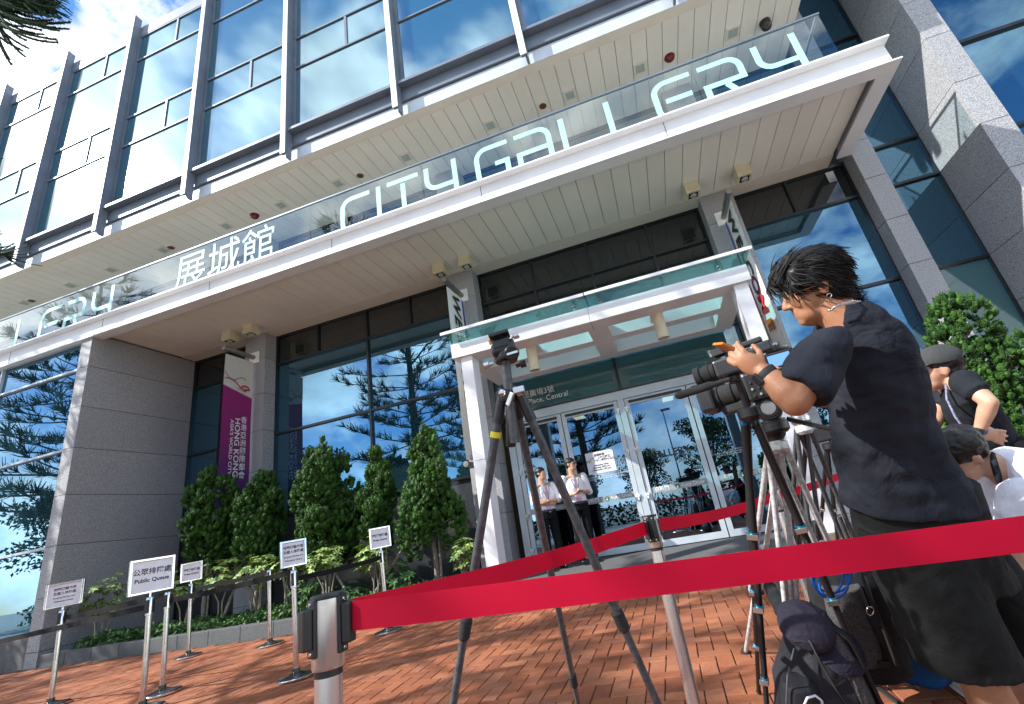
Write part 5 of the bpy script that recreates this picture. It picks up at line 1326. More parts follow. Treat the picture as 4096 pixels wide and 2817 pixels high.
# ================================================================== people
def skin(name, c1, c2):
    mt_ = noisy(name, c1, c2, scale=22, detail=5, rough=0.48, bump=0.12, bscale=260, lo=0.3, hi=0.7, spec=0.4)
    b = mt_.node_tree.nodes['Principled BSDF']; setp(b, sss=0.08); b.inputs['Subsurface Radius'].default_value = (0.012, 0.004, 0.002); return mt_
skin('skin_tan', (0.33, 0.150, 0.080), (0.42, 0.205, 0.118)); skin('skin_fair', (0.46, 0.255, 0.165), (0.55, 0.32, 0.22))
def cloth(name, c1, c2, scale=6, wr=0.5, wscale=7.0, rough=0.9, fine=300):
    mt_, nn, ll, b, o = newmat(name)
    t = nn.new('ShaderNodeTexCoord'); n = nn.new('ShaderNodeTexNoise'); n.inputs['Scale'].default_value = scale; n.inputs['Detail'].default_value = 7; ll.new(t.outputs['Object'], n.inputs['Vector'])
    c = nn.new('ShaderNodeValToRGB'); c.color_ramp.elements[0].position = 0.3; c.color_ramp.elements[0].color = (*c1, 1); c.color_ramp.elements[1].position = 0.7; c.color_ramp.elements[1].color = (*c2, 1)
    ll.new(n.outputs['Fac'], c.inputs['Fac']); ll.new(c.outputs['Color'], b.inputs['Base Color'])
    w = nn.new('ShaderNodeTexNoise'); w.inputs['Scale'].default_value = wscale; w.inputs['Detail'].default_value = 4; w.inputs['Distortion'].default_value = 1.6; ll.new(t.outputs['Object'], w.inputs['Vector'])
    fn = nn.new('ShaderNodeTexNoise'); fn.inputs['Scale'].default_value = fine; ll.new(t.outputs['Object'], fn.inputs['Vector'])
    b1_ = nn.new('ShaderNodeBump'); b1_.inputs['Strength'].default_value = wr; b1_.inputs['Distance'].default_value = 0.03; ll.new(w.outputs['Fac'], b1_.inputs['Height'])
    b2_ = nn.new('ShaderNodeBump'); b2_.inputs['Strength'].default_value = 0.25; b2_.inputs['Distance'].default_value = 0.002; ll.new(fn.outputs['Fac'], b2_.inputs['Height']); ll.new(b1_.outputs['Normal'], b2_.inputs['Normal'])
    ll.new(b2_.outputs['Normal'], b.inputs['Normal']); setp(b, rough=rough, spec=0.15)
    return mt_
cloth('shirt_black', (0.013, 0.0155, 0.023), (0.024, 0.027, 0.037), wr=0.9, wscale=5.0)
cloth('shorts_black', (0.009, 0.0105, 0.0105), (0.02, 0.022, 0.022), wr=0.35, wscale=9)
cloth('shirt_charcoal', (0.013, 0.016, 0.021), (0.02, 0.024, 0.03), wr=0.3, wscale=6)
cloth('shirt_white', (0.70, 0.70, 0.76), (0.78, 0.78, 0.83), wr=0.35, wscale=8)
cloth('trousers_black', (0.006, 0.006, 0.008), (0.011, 0.011, 0.013), wr=0.3, wscale=9)
cloth('cap_grey', (0.040, 0.042, 0.044), (0.06, 0.062, 0.064), wr=0.1)
cloth('tie_pink', (0.55, 0.32, 0.50), (0.62, 0.40, 0.56), wr=0.1)
noisy('hair_black', (0.005, 0.005, 0.006), (0.014, 0.013, 0.013), scale=90, rough=0.5, spec=0.4)
plain('shoe_black', (0.012, 0.012, 0.012), rough=0.3); plain('shoe_white', (0.62, 0.63, 0.68), rough=0.6); plain('lanyard_green', (0.03, 0.22, 0.12), rough=0.6)
plain('gold', (0.7, 0.5, 0.25), rough=0.25, metal=1.0); plain('case_orange', (0.55, 0.20, 0.03), rough=0.3); plain('strap_tan2', (0.45, 0.33, 0.22), rough=0.8)
plain('watch_blue', (0.05, 0.12, 0.28), rough=0.5)

TMP = bpy.data.scenes.new('work')
def remesh(mb, voxel, smooth=6, disp=None):
    """one continuous surface from overlapping closed shells"""
    me = bpy.data.meshes.new('work'); me.from_pydata(mb.v, [], mb.f)
    ob = bpy.data.objects.new('work', me); TMP.collection.objects.link(ob)
    md = ob.modifiers.new('r', 'REMESH'); md.mode = 'VOXEL'; md.voxel_size = voxel; md.use_smooth_shade = True
    sm = ob.modifiers.new('s', 'SMOOTH'); sm.factor = 0.5; sm.iterations = smooth
    vl = TMP.view_layers[0]; vl.update(); dg = vl.depsgraph; dg.update()
    out = bpy.data.meshes.new_from_object(ob.evaluated_get(dg))
    bpy.data.objects.remove(ob); bpy.data.meshes.remove(me)
    if disp:
        nrm = [v.normal.copy() for v in out.vertices]
        for v, n in zip(out.vertices, nrm): v.co += n * disp(v.co)
    out.polygons.foreach_set('use_smooth', [True] * len(out.polygons)); out.update()
    return out
def put(name, me, mat, parent):
    me.materials.clear(); me.materials.append(MATS[mat]); off = Vector(org(parent))
    for v in me.vertices: v.co -= off
    me.name = name
    return meshobj(name, me, parent)
class Bod(MB):
    def cap(self, a, ra, b, rb, n=14):                  # tapered capsule
        a, b = Vector(a), Vector(b); d = (b - a); L = d.length
        if L < 1e-6: return self.ball(a, ra)
        d.normalize(); pr = []
        for k in range(5): t = R(-90 + 22.5 * k); pr.append((max(ra * math.cos(t), 0.0004), ra * math.sin(t)))
        for k in range(5): t = R(0 + 22.5 * k); pr.append((max(rb * math.cos(t), 0.0004), L + rb * math.sin(t)))
        return self.lathe(a, d, pr, n)
    def chain(self, pts, rs):
        for (a, b), (ra, rb) in zip(zip(pts[:-1], pts[1:]), zip(rs[:-1], rs[1:])): self.cap(a, ra, b, rb)
        return self
    def frus(self, a, ra, b, rb, n=18): return self.tube([tuple(a), tuple(b)], [ra, rb], n)
    def ell(self, c, ax, ay, az, rx, ry, rz):
        t = MB().ball((0, 0, 0), 1.0, 18, 12); c = Vector(c)
        return self.add([c + ax * (p[0] * rx) + ay * (p[1] * ry) + az * (p[2] * rz) for p in t.v], t.f)
    def loft(self, rings, n=24):                        # rings: (centre, axis a * half width, axis b * half depth)
        vs = []; fs = []
        for c, a, b in rings:
            for k in range(n):
                t = 2 * math.pi * k / n; cs, sn = math.cos(t), math.sin(t)
                vs.append(Vector(c) + Vector(a) * (math.copysign(abs(cs) ** 0.85, cs)) + Vector(b) * (math.copysign(abs(sn) ** 0.85, sn)))
        for i in range(len(rings) - 1):
            for k in range(n):
                k2 = (k + 1) % n; fs.append((i * n + k, i * n + k2, (i + 1) * n + k2, (i + 1) * n + k))
        fs.append(tuple(range(n - 1, -1, -1))); fs.append(tuple((len(rings) - 1) * n + k for k in range(n)))
        return self.add(vs, fs)
    def head(self, c, F, U, s=1.0, ears=True):          # c = middle of the skull at ear height; F forward, U up
        F = Vector(F).normalized(); U = (Vector(U) - F * Vector(U).dot(F)).normalized(); S = F.cross(U)
        q = lambda f, u, w=0: c + (F * f + U * u + S * w) * s
        self.ell(q(-0.012, 0.035), F, S, U, 0.098 * s, 0.076 * s, 0.088 * s)
        self.ell(q(0.035, -0.01), F, S, U, 0.058 * s, 0.064 * s, 0.085 * s)
        self.ell(q(0.04, -0.06), F, S, U, 0.052 * s, 0.054 * s, 0.05 * s)
        self.cap(q(0.0, -0.06), 0.05 * s, q(0.045, -0.085), 0.034 * s)
        self.cap(q(0.07, -0.088, -0.008), 0.018 * s, q(0.07, -0.088, 0.008), 0.018 * s)
        self.cap(q(0.088, 0.018), 0.009 * s, q(0.107, -0.022), 0.0125 * s); self.cap(q(0.098, -0.026, -0.012), 0.008 * s, q(0.098, -0.026, 0.012), 0.008 * s)
        self.cap(q(0.086, -0.047, -0.017), 0.0075 * s, q(0.086, -0.047, 0.017), 0.0075 * s); self.cap(q(0.084, -0.06, -0.015), 0.008 * s, q(0.084, -0.06, 0.015), 0.008 * s)
        for w in (-1, 1):
            self.cap(q(0.078, 0.028, 0.012 * w), 0.010 * s, q(0.066, 0.030, 0.045 * w), 0.009 * s)
            self.ell(q(0.052, -0.018, 0.042 * w), F, S, U, 0.022 * s, 0.016 * s, 0.022 * s)
            if ears:
                self.ell(q(-0.006, 0.004, 0.074 * w), (F * 0.95 - S * w * 0.3).normalized(), (S + F * 0.3 * w).normalized(), U, 0.019 * s, 0.007 * s, 0.032 * s)
        return q
    def hand(self, w, d, pn, s=1.0, curl=0.6, thumb=1, spread=0.12):   # wrist, finger direction, palm normal
        d = Vector(d).normalized(); pn = (Vector(pn) - d * Vector(pn).dot(d)).normalized(); sd = d.cross(pn)
        w = Vector(w)
        self.ell(w + d * 0.045 * s, d, sd, pn, 0.055 * s, 0.040 * s, 0.017 * s)
        for k in range(4):
            o = (k - 1.5) * 0.019 * s; L = (0.070, 0.080, 0.075, 0.058)[k] * s
            b0 = w + d * 0.085 * s + sd * o; dd = (d + sd * (k - 1.5) * spread).normalized()
            m1 = b0 + (dd * math.cos(curl * 0.5) + pn * math.sin(curl * 0.5)) * L * 0.5
            m2 = m1 + (dd * math.cos(curl * 1.3) + pn * math.sin(curl * 1.3)) * L * 0.32
            m3 = m2 + (dd * math.cos(curl * 2.0) + pn * math.sin(curl * 2.0)) * L * 0.26
            self.chain([b0, m1, m2, m3], [0.0095 * s, 0.0088 * s, 0.008 * s, 0.007 * s])
        t0 = w + d * 0.022 * s + sd * 0.026 * s * thumb + pn * 0.006 * s
        t1 = t0 + (d * 0.65 + sd * 0.6 * thumb + pn * 0.45).normalized() * 0.036 * s; t2 = t1 + (d * 0.9 + sd * 0.15 * thumb + pn * 0.45).normalized() * 0.034 * s
        self.chain([w + d * 0.02 * s, t0, t1, t2], [0.014 * s, 0.014 * s, 0.0105 * s, 0.0085 * s])
CR, CD, CF = Vector(CAM_R[0]), Vector(CAM_R[1]), Vector(CAM_R[2])
def wrinkle(sc, amp, fx=1.0, fz=1.0):
    return lambda p: amp * (mnoise.noise((p.x * sc * fx, p.y * sc * fx, p.z * sc * fz)) + 0.5 * mnoise.noise((p.x * sc * 2.3 + 5, p.y * sc * 2.3, p.z * sc * 2.3 * fz)))
def glasses(parent, q, s, mat, lensmat, dark=True, rad=0.021):
    g_ = MB()
    for w in (-1, 1):
        c = q(0.098, 0.012, 0.034 * w); a = (q(0.098, 0.012, 0.05) - q(0.098, 0.012, 0.0)).normalized(); u = (q(0.098, 0.05, 0) - q(0.098, 0.0, 0)).normalized()
        g_.tube([tuple(c + a * (math.cos(t * 0.5236) * rad * s * 1.1) + u * (math.sin(t * 0.5236) * rad * s)) for t in range(13)], 0.0016 * s, 6)
        g_.tube([tuple(q(0.097, 0.016, 0.056 * w)), tuple(q(0.05, 0.016, 0.074 * w)), tuple(q(-0.012, 0.010, 0.079 * w)), tuple(q(-0.03, -0.012, 0.078 * w))], 0.0016 * s, 6)
    g_.tube([tuple(q(0.1, 0.016, -0.013)), tuple(q(0.103, 0.019, 0)), tuple(q(0.1, 0.016, 0.013))], 0.0016 * s, 6)
    go = g_.build('glasses_frame', mat, parent, smooth=40)
    for w in (-1, 1):
        c = q(0.0975, 0.012, 0.034 * w); a = (q(0, 0, 0.05) - q(0, 0, 0.0)).normalized(); n = (q(0.1, 0, 0) - q(0, 0, 0)).normalized()
        MB().lathe(c, n, [(rad * s, 0), (rad * s, 0.001)], 16, xdir=a).build('glasses_lens', lensmat, go)
thin_glass('lens_clear', (0.75, 0.78, 0.8), ior=1.5); plain('lens_black', (0.01, 0.01, 0.012), rough=0.08)

# ---------------------------------------------------------------- the cameraman in the foreground
hipc = P(2065, 1180, 1.62)
man = thing('person', 'cameraman in a black T-shirt and shorts with long dark hair, looking at a phone', 'person', (hipc.x, hipc.y, 0))
Fh = (CR * -0.88 + CD * 0.40 + CF * 0.26).normalized(); Uh = (CD * -1.0 + CR * -0.30 + CF * 0.05)
hc = P(1862, 652, 1.53) - Fh.cross((Uh - Fh * Uh.dot(Fh)).normalized()) * 0.0
Sgn = Fh.cross((Uh - Fh * Uh.dot(Fh)).normalized()); nearS = 1 if Sgn.dot(CF) < 0 else -1
hc = hc - Sgn * (0.074 * nearS)            # the ear seen is on the near side
sk = Bod(); hq = sk.head(hc, Fh, Uh, 0.98)
neckb = P(1925, 735, 1.56)
sk.cap(hc + CD * 0.05 - Fh * 0.03, 0.060, neckb, 0.068)
sh = P(1866, 792, 1.46); el = P(1802, 905, 1.41); wr = P(1730, 842, 1.475)
sk.chain([sh + CR * 0.02, sh.lerp(el, 0.5), el], [0.042, 0.054, 0.049]); sk.chain([el, el.lerp(wr, 0.25), el.lerp(wr, 0.6), wr], [0.047, 0.050, 0.040, 0.028])
sk.ell(el + CD * 0.010, CR, CD, CF, 0.045, 0.042, 0.044)
hd_ = (P(1688, 818, 1.50) - wr).normalized()
sk.hand(wr, hd_, (CF * 0.9 - CD * 0.45), 0.92, curl=0.95, thumb=1 if (hd_.cross((CF * 0.9 - CD * 0.45))).dot(-CD) > 0 else -1)
# trunk and legs, one surface
chest = P(1965, 800, 1.60); belly = P(2030, 1020, 1.62)
sk.chain([neckb, chest, belly, hipc], [0.06, 0.11, 0.11, 0.11])
sh2 = P(1960, 760, 1.80); el2 = P(1868, 900, 1.92); wr2 = P(1772, 870, 1.78)
sk.chain([chest, sh2, el2], [0.07, 0.055, 0.045]); sk.chain([el2, wr2], [0.045, 0.029])
sk.hand(wr2, (P(1735, 850, 1.72) - wr2), -CF, 1.0, curl=0.8)
gx, gy = hipc.x, hipc.y
def drop(p, z): return Vector((p.x, p.y, z))
hl = P(2095, 1240, 1.60); hr = P(2150, 1240, 1.78)
kl = P(2215, 1520, 1.50); kr = P(2345, 1490, 1.70)
al = Vector((kl.x + 0.02, kl.y + 0.02, 0.10)); ar = Vector((kr.x + 0.03, kr.y + 0.0, 0.10))
sk.chain([hl, kl], [0.075, 0.06]); sk.chain([hr, kr], [0.095, 0.062])
fdir = Vector((-0.85, 0.5, 0)).normalized()
for kn, an in ((kl, al), (kr, ar)):
    sk.chain([kn, kn.lerp(an, 0.3), kn.lerp(an, 0.75), an], [0.060, 0.066, 0.042, 0.038]); sk.cap(an - AZ * 0.04, 0.036, an + fdir * 0.13 - AZ * 0.06, 0.03)
put('body', remesh(sk, 0.0056, 3), 'skin_tan', man)
# shirt
def ring(l, r_, dep, thick, tw=0.0):
    a, b = P(l[0], l[1], dep + tw), P(r_[0], r_[1], dep - tw); c = (a + b) / 2
    return (c, (b - a) / 2, CF * thick)
tee = Bod()
tee.loft([ring((1876, 694), (1955, 682), 1.57, 0.072), ring((1872, 718), (1988, 704), 1.58, 0.100), ring((1866, 752), (2022, 738), 1.585, 0.13, 0.02), ring((1862, 800), (2052, 793), 1.59, 0.14, 0.02), ring((1880, 870), (2076, 868), 1.595, 0.135), ring((1896, 940), (2096, 942), 1.60, 0.13),
          ring((1904, 1010), (2124, 1012), 1.61, 0.135), ring((1914, 1065), (2154, 1058), 1.62, 0.145), ring((1921, 1105), (2174, 1090), 1.62, 0.155), ring((1926, 1142), (2192, 1118), 1.62, 0.172), ring((1926, 1156), (2196, 1130), 1.62, 0.176)])
tee.cap(sh + CR * 0.012 + CD * -0.006, 0.070, sh.lerp(el, 0.35), 0.082); tee.frus(sh.lerp(el, 0.2), 0.080, sh.lerp(el, 0.80) + CD * 0.008, 0.081)
tee.cap(sh2, 0.082, sh2.lerp(el2, 0.35), 0.08); tee.frus(sh2.lerp(el2, 0.2), 0.08, sh2.lerp(el2, 0.7), 0.08)
put('t_shirt', remesh(tee, 0.0065, 12, wrinkle(8, 0.012, 1.0, 1.5)), 'shirt_black', man)
sho = Bod()
sho.loft([ring((1938, 1110), (2184, 1075), 1.62, 0.15), ring((1948, 1170), (2200, 1150), 1.62, 0.165), ring((1968, 1240), (2228, 1230), 1.62, 0.17), ring((1990, 1300), (2270, 1300), 1.63, 0.165)])
sho.loft([ring((1960, 1210), (2160, 1210), 1.57, 0.13), ring((1995, 1310), (2200, 1300), 1.55, 0.13), ring((2035, 1400), (2245, 1390), 1.53, 0.125), ring((2060, 1460), (2276, 1450), 1.52, 0.122), ring((2080, 1506), (2296, 1492), 1.515, 0.12)])
sho.loft([ring((2090, 1230), (2250, 1225), 1.74, 0.11), ring((2160, 1310), (2310, 1300), 1.73, 0.12), ring((2230, 1400), (2390, 1390), 1.71, 0.12), ring((2260, 1470), (2430, 1450), 1.70, 0.12)])
so = put('shorts', remesh(sho, 0.0065, 4, wrinkle(10, 0.007)), 'shorts_black', man)
# patch pocket and stitched seams on the shorts
plain('stitch', (0.05, 0.055, 0.055), rough=0.9)
for pts in ([(2010, 1290), (2040, 1400), (2072, 1490)], [(2105, 1285), (2125, 1385), (2138, 1405)], [(2060, 1400), (2100, 1410), (2138, 1403)], [(2010, 1155), (2060, 1175), (2120, 1165)], [(2165, 1130), (2185, 1190), (2190, 1250)]):
    sm_ = MB().tube([tuple(P(a, b, 1.385)) for a, b in pts], 0.0016, 5)
    continue
# hair
hair = Bod()
S_ = Sgn
hair.ell(hq(-0.016, 0.052), Fh, S_, (Uh - Fh * Uh.dot(Fh)).normalized(), 0.106, 0.084, 0.084)
hair.ell(hq(-0.045, 0.01), Fh, S_, Uh.normalized(), 0.068, 0.076, 0.082)
hair.cap(hq(-0.062, -0.02), 0.05, hq(-0.064, -0.07), 0.034)
hair.cap(hq(0.03, 0.105), 0.04, hq(0.088, 0.088), 0.022); hair.cap(hq(0.07, 0.10, 0.02), 0.03, hq(0.115, 0.06, 0.02), 0.014)
for w in (-1, 1): hair.cap(hq(0.045, 0.075, 0.05 * w), 0.03, hq(0.07, 0.03, 0.062 * w), 0.012)
hme = remesh(hair, 0.006, 3, wrinkle(40, 0.004))
hpts = [(v.co.copy(), v.normal.copy()) for v in hme.vertices]
put('hair', hme, 'hair_black', man)
hs_ = MB(); rh = random.Random(3)
ctr = hq(-0.02, 0.045)
Uo = (Uh - Fh * Uh.dot(Fh)).normalized()
for k in range(1100):
    th = rh.uniform(-1.0, 1.0); ph = rh.uniform(0.0, 1.0)
    pts = []; a0 = rh.uniform(-0.25, 0.9); w = rh.uniform(-1, 1)
    L = rh.uniform(0.9, 1.9); lift = rh.uniform(0.0, 0.012)
    for j in range(6):
        ang = R(62) + a0 * 0.6 - 0 + (L * j / 5)          # sweep over the crown from brow to nape
        rx, ry, rz = 0.108 + lift * 0.6, 0.085 + lift * 0.5, 0.088 + lift
        ww = w * 0.93
        f_ = math.cos(ang) * math.sqrt(max(0.05, 1 - ww * ww)); u_ = math.sin(ang) * math.sqrt(max(0.05, 1 - ww * ww))
        drop_ = 0 if u_ > 0 else 0.0
        pts.append(ctr + Fh * (f_ * rx) + Uo * (u_ * rz * (1.0 if u_ > -0.2 else 1.15)) + S_ * (ww * ry) + rdir(rh) * 0.0015)
    hs_.tube([tuple(p) for p in pts], [0.0022, 0.0026, 0.0026, 0.0024, 0.002, 0.0008], 4, cap=False)
for k in range(2600):                                      # short strands lying along the surface, swept back and down
    p, n = rh.choice(hpts); fl = (Fh * -0.75 + Uo * -0.55 + rdir(rh) * 0.22); fl = (fl - n * fl.dot(n)).normalized(); L = rh.uniform(0.03, 0.075)
    hs_.tube([tuple(p + n * 0.001), tuple(p + fl * L * 0.5 + n * 0.003), tuple(p + fl * L - n * 0.002)], [0.0016, 0.002, 0.0006], 3, cap=False)
for k in range(160):                                       # loose fringe
    w = rh.uniform(-0.9, 0.9); b0 = hq(0.02 + rh.uniform(-0.02, 0.02), 0.135 + rh.uniform(-0.01, 0.01), 0.05 * w)
    e_ = hq(0.102 + rh.uniform(-0.01, 0.008), 0.080 + rh.uniform(-0.02, 0.02), 0.062 * w)
    hs_.tube([tuple(b0), tuple(b0.lerp(e_, 0.5) + Uo * 0.010 + Fh * 0.004), tuple(e_)], [0.0022, 0.002, 0.0007], 4, cap=False)
hs_.build('hair_strands', 'hair_black', man, smooth=True)
glasses(man, hq, 1.03, 'gold', 'lens_clear')
sb = MB()
for k in range(0):
    pass
# earring, chain, watch, phone
MB().tube([tuple(hq(-0.008 + 0.007 * math.cos(t * 0.6), -0.034 + 0.007 * math.sin(t * 0.6), 0.082 * nearS)) for t in range(9)], 0.0018, 6).build('earring', 'chrome', man, smooth=True)
ch = MB()
cp = [P(1880, 704, 1.50), P(1892, 697, 1.487), P(1910, 689, 1.482), P(1932, 683, 1.49), P(1950, 684, 1.52)]
for k in range(26):
    s = k / 25 * 3.999; i = int(s); p = cp[i].lerp(cp[i + 1], s - i); d = (cp[i + 1] - cp[i]).normalized(); a = (CF if k % 2 else CD); b = d.cross(a).normalized()
    ch.tube([tuple(p + d * (0.0055 * math.cos(t * 0.785)) + b * (0.003 * math.sin(t * 0.785))) for t in range(9)], 0.0011, 5)
o = ch.build('neck_chain', 'chrome', man, smooth=True)
wd = (wr - el).normalized(); wc = wr - wd * 0.012
MB().lathe(wc - wd * 0.011, wd, [(0.0335, 0), (0.0345, 0.002), (0.0345, 0.02), (0.0335, 0.022)], 24).build('watch_strap', 'black_matte', man, smooth=40)
wx = (CD * 0.75 - CR * 0.6 - CF * 0.35); wx = (wx - wd * wx.dot(wd)).normalized()
MB().obox(wc + wx * 0.036, wd, wd.cross(wx), wx, 0.019, 0.017, 0.006, 0.004).build('watch', 'black_plastic', man)
ph = thing('smartphone', 'smartphone in an orange-edged case held over the camcorder', 'phone', P(1660, 795, 1.5))
pd = (P(1682, 806, 1.51) - P(1640, 786, 1.51)).normalized(); px_ = (CF + CD * 0.04); px_ = (px_ - pd * px_.dot(pd)).normalized(); pnn = pd.cross(px_)
pc = P(1664, 797, 1.555)
MB().obox(pc, pd, px_, pnn, 0.062, 0.038, 0.0048, 0.003).build('case', 'case_orange', ph)
MB().obox(pc + pnn * 0.0052 * (1 if pnn.z > 0 else -1), pd, px_, pnn, 0.058, 0.035, 0.0009).build('screen', 'lens_black', ph)

# ---------------------------------------------------------------- general figure from joints
def figure(label, J, F, height_s, shirt, legs, skin_m, shoe='shoe_black', sleeve=0.55, legcover=1.0, voxel=0.008, build=1.0, hair=True, tuck=False, handkw=None, group=None):
    hips = (J['hl'] + J['hr']) / 2
    t = thing('person', label, 'person', (hips.x, hips.y, min(J['al'].z, J['ar'].z) - 0.08), group)
    s = height_s; F = Vector(F).normalized(); U = Vector(J.get('U', (0, 0, 1)))
    b = Bod(); q = b.head(J['head'], F, U, s)
    Uo_ = (U - F * U.dot(F)).normalized(); S2 = F.cross(Uo_)
    neck = (J['sl'] + J['sr']) / 2
    b.cap(J['head'] - Uo_ * 0.06 * s - F * 0.02 * s, 0.055 * s, neck + (J['head'] - neck) * 0.15, 0.06 * s)
    b.chain([neck, neck.lerp(hips, 0.35), hips], [0.075 * s * build, 0.105 * s * build, 0.105 * s * build])
    for S, E_, W_ in (('sl', 'el', 'wl'), ('sr', 'er', 'wr')):
        b.chain([neck, J[S], J[S].lerp(J[E_], 0.5), J[E_]], [0.06 * s, 0.05 * s, 0.046 * s, 0.038 * s]); b.chain([J[E_], J[E_].lerp(J[W_], 0.3), J[W_]], [0.038 * s, 0.040 * s, 0.026 * s])
        hk = (handkw or {}).get(W_, {}); d_ = hk.get('d', (J[W_] - J[E_])); n_ = hk.get('n', F)
        b.hand(J[W_], d_, n_, s, hk.get('curl', 0.7), hk.get('thumb', 1), hk.get('spread', 0.08))
    for h_, k_, a_, to in (('hl', 'kl', 'al', 'tl'), ('hr', 'kr', 'ar', 'tr')):
        b.chain([J[h_], J[k_]], [0.085 * s * build, 0.055 * s]); b.chain([J[k_], J[k_].lerp(J[a_], 0.3), J[a_]], [0.053 * s, 0.055 * s, 0.036 * s]); b.cap(J[a_] - AZ * 0.03, 0.026 * s, J[a_].lerp(J[to], 0.7) - AZ * 0.0, 0.016 * s)
    put('body', remesh(b, voxel, 3), skin_m, t)
    # shirt
    c = Bod(); ac = (J['sr'] - J['sl']); wsh = ac.length / 2; ac.normalize(); dn = (hips - neck).normalized(); fr = ac.cross(dn).normalized()
    k = build * s
    c.loft([(neck - dn * 0.015, ac * 0.075 * s, fr * 0.065 * s), (neck + dn * 0.03, ac * wsh * 0.8, fr * 0.085 * k), (neck + dn * 0.10, ac * wsh * 1.02, fr * 0.11 * k), (neck.lerp(hips, 0.4), ac * wsh * 0.95, fr * 0.125 * k), (neck.lerp(hips, 0.72), ac * wsh * 0.88, fr * 0.122 * k), (neck.lerp(hips, 0.90 if tuck else 1.06), ac * wsh * 0.9, fr * 0.125 * k)], 22)
    for S, E_, W_ in (('sl', 'el', 'wl'), ('sr', 'er', 'wr')):
        if sleeve <= 1:
            c.cap(J[S], 0.072 * s, J[S].lerp(J[E_], sleeve * 0.6), 0.066 * s); c.frus(J[S].lerp(J[E_], sleeve * 0.4), 0.066 * s, J[S].lerp(J[E_], sleeve), 0.064 * s)
        else:
            c.chain([J[S], J[E_]], [0.07 * s, 0.056 * s]); c.frus(J[E_], 0.054 * s, J[E_].lerp(J[W_], sleeve - 1), 0.048 * s)
    put('shirt', remesh(c, voxel, 4, wrinkle(14, 0.005 * s)), shirt, t)
    p = Bod()
    p.loft([(neck.lerp(hips, 0.84), ac * wsh * 0.80 * build, fr * 0.112 * k), (hips, ac * wsh * 0.88 * build, fr * 0.125 * k), (hips + dn * 0.09, ac * wsh * 0.9 * build, fr * 0.12 * k)], 20)
    for h_, k_, a_ in (('hl', 'kl', 'al'), ('hr', 'kr', 'ar')):
        if legcover >= 1: p.chain([J[h_], J[k_]], [0.098 * k, 0.072 * s]); p.frus(J[k_], 0.070 * s, J[a_] - AZ * 0.02, 0.06 * s); p.cap(J[k_], 0.07 * s, J[k_], 0.07 * s)
        else: p.cap(J[h_], 0.098 * k, J[h_].lerp(J[k_], 0.5), 0.09 * s); p.frus(J[h_].lerp(J[k_], 0.3), 0.092 * s, J[h_].lerp(J[k_], legcover), 0.092 * s)
    put('trousers' if legcover >= 1 else 'shorts', remesh(p, voxel, 4, wrinkle(12, 0.004 * s)), legs, t)
    for a_, to in (('al', 'tl'), ('ar', 'tr')):
        d = (J[to] - J[a_]); d.z = 0; d.normalize(); sh_ = Bod()
        bz = J[a_].z - 0.075; bs = Vector((J[a_].x, J[a_].y, bz))
        sh_.cap(bs - d * 0.04 * s + AZ * 0.04, 0.038 * s, bs + d * 0.14 * s + AZ * 0.032, 0.034 * s); sh_.cap(bs - d * 0.035 * s + AZ * 0.06, 0.036 * s, bs + AZ * 0.085, 0.04 * s); sh_.box(0, 0.0001, 0, 0.0001, -9, -8.9999) if False else None
        put('shoe', remesh(sh_, 0.008, 3), shoe, t)
    if hair:
        h = Bod(); h.ell(q(-0.022, 0.048), F, S2, Uo_, 0.106 * s, 0.083 * s, 0.086 * s); h.ell(q(-0.05, 0.0), F, S2, Uo_, 0.06 * s, 0.076 * s, 0.07 * s)
        put('hair', remesh(h, 0.007, 2, wrinkle(50, 0.004)), 'hair_black', t)
    return t, q
def stand(base, yaw, H, lean=0.0):
    """default joints of an upright figure of height H facing yaw"""
    base = Vector(base); s = H / 1.75; f = Vector((math.sin(yaw), -math.cos(yaw), 0)); r_ = Vector((math.cos(yaw), math.sin(yaw), 0))   # facing -y at yaw 0; r_ is its left-hand side seen from the front
    q = lambda a, b, c: base + r_ * a * s + f * b * s + AZ * c * s
    return dict(q=q, s=s, f=f, head=q(0, 0.02, 1.625), sl=q(0.185, 0, 1.40), sr=q(-0.185, 0, 1.40), el=q(0.24, -0.02, 1.12), er=q(-0.24, -0.02, 1.12), wl=q(0.25, 0.06, 0.87), wr=q(-0.25, 0.06, 0.87),
                hl=q(0.09, 0, 0.93), hr=q(-0.09, 0, 0.93), kl=q(0.10, 0.02, 0.50), kr=q(-0.10, 0.02, 0.50), al=q(0.11, 0, 0.085), ar=q(-0.11, 0, 0.085), tl=q(0.13, 0.15, 0.035), tr=q(-0.13, 0.15, 0.035))
def ramp_z(y): return 0.1332 if y < 6.95 else min(0.275, 0.1332 + (y - 6.95) / 1.65 * 0.1418)
def PR(dx, dy):
    y = 8.3
    for k in range(30):
        p = PZ(dx, dy, ramp_z(y)); y = 0.5 * y + 0.5 * p.y
    return Vector((p.x, y, ramp_z(y)))

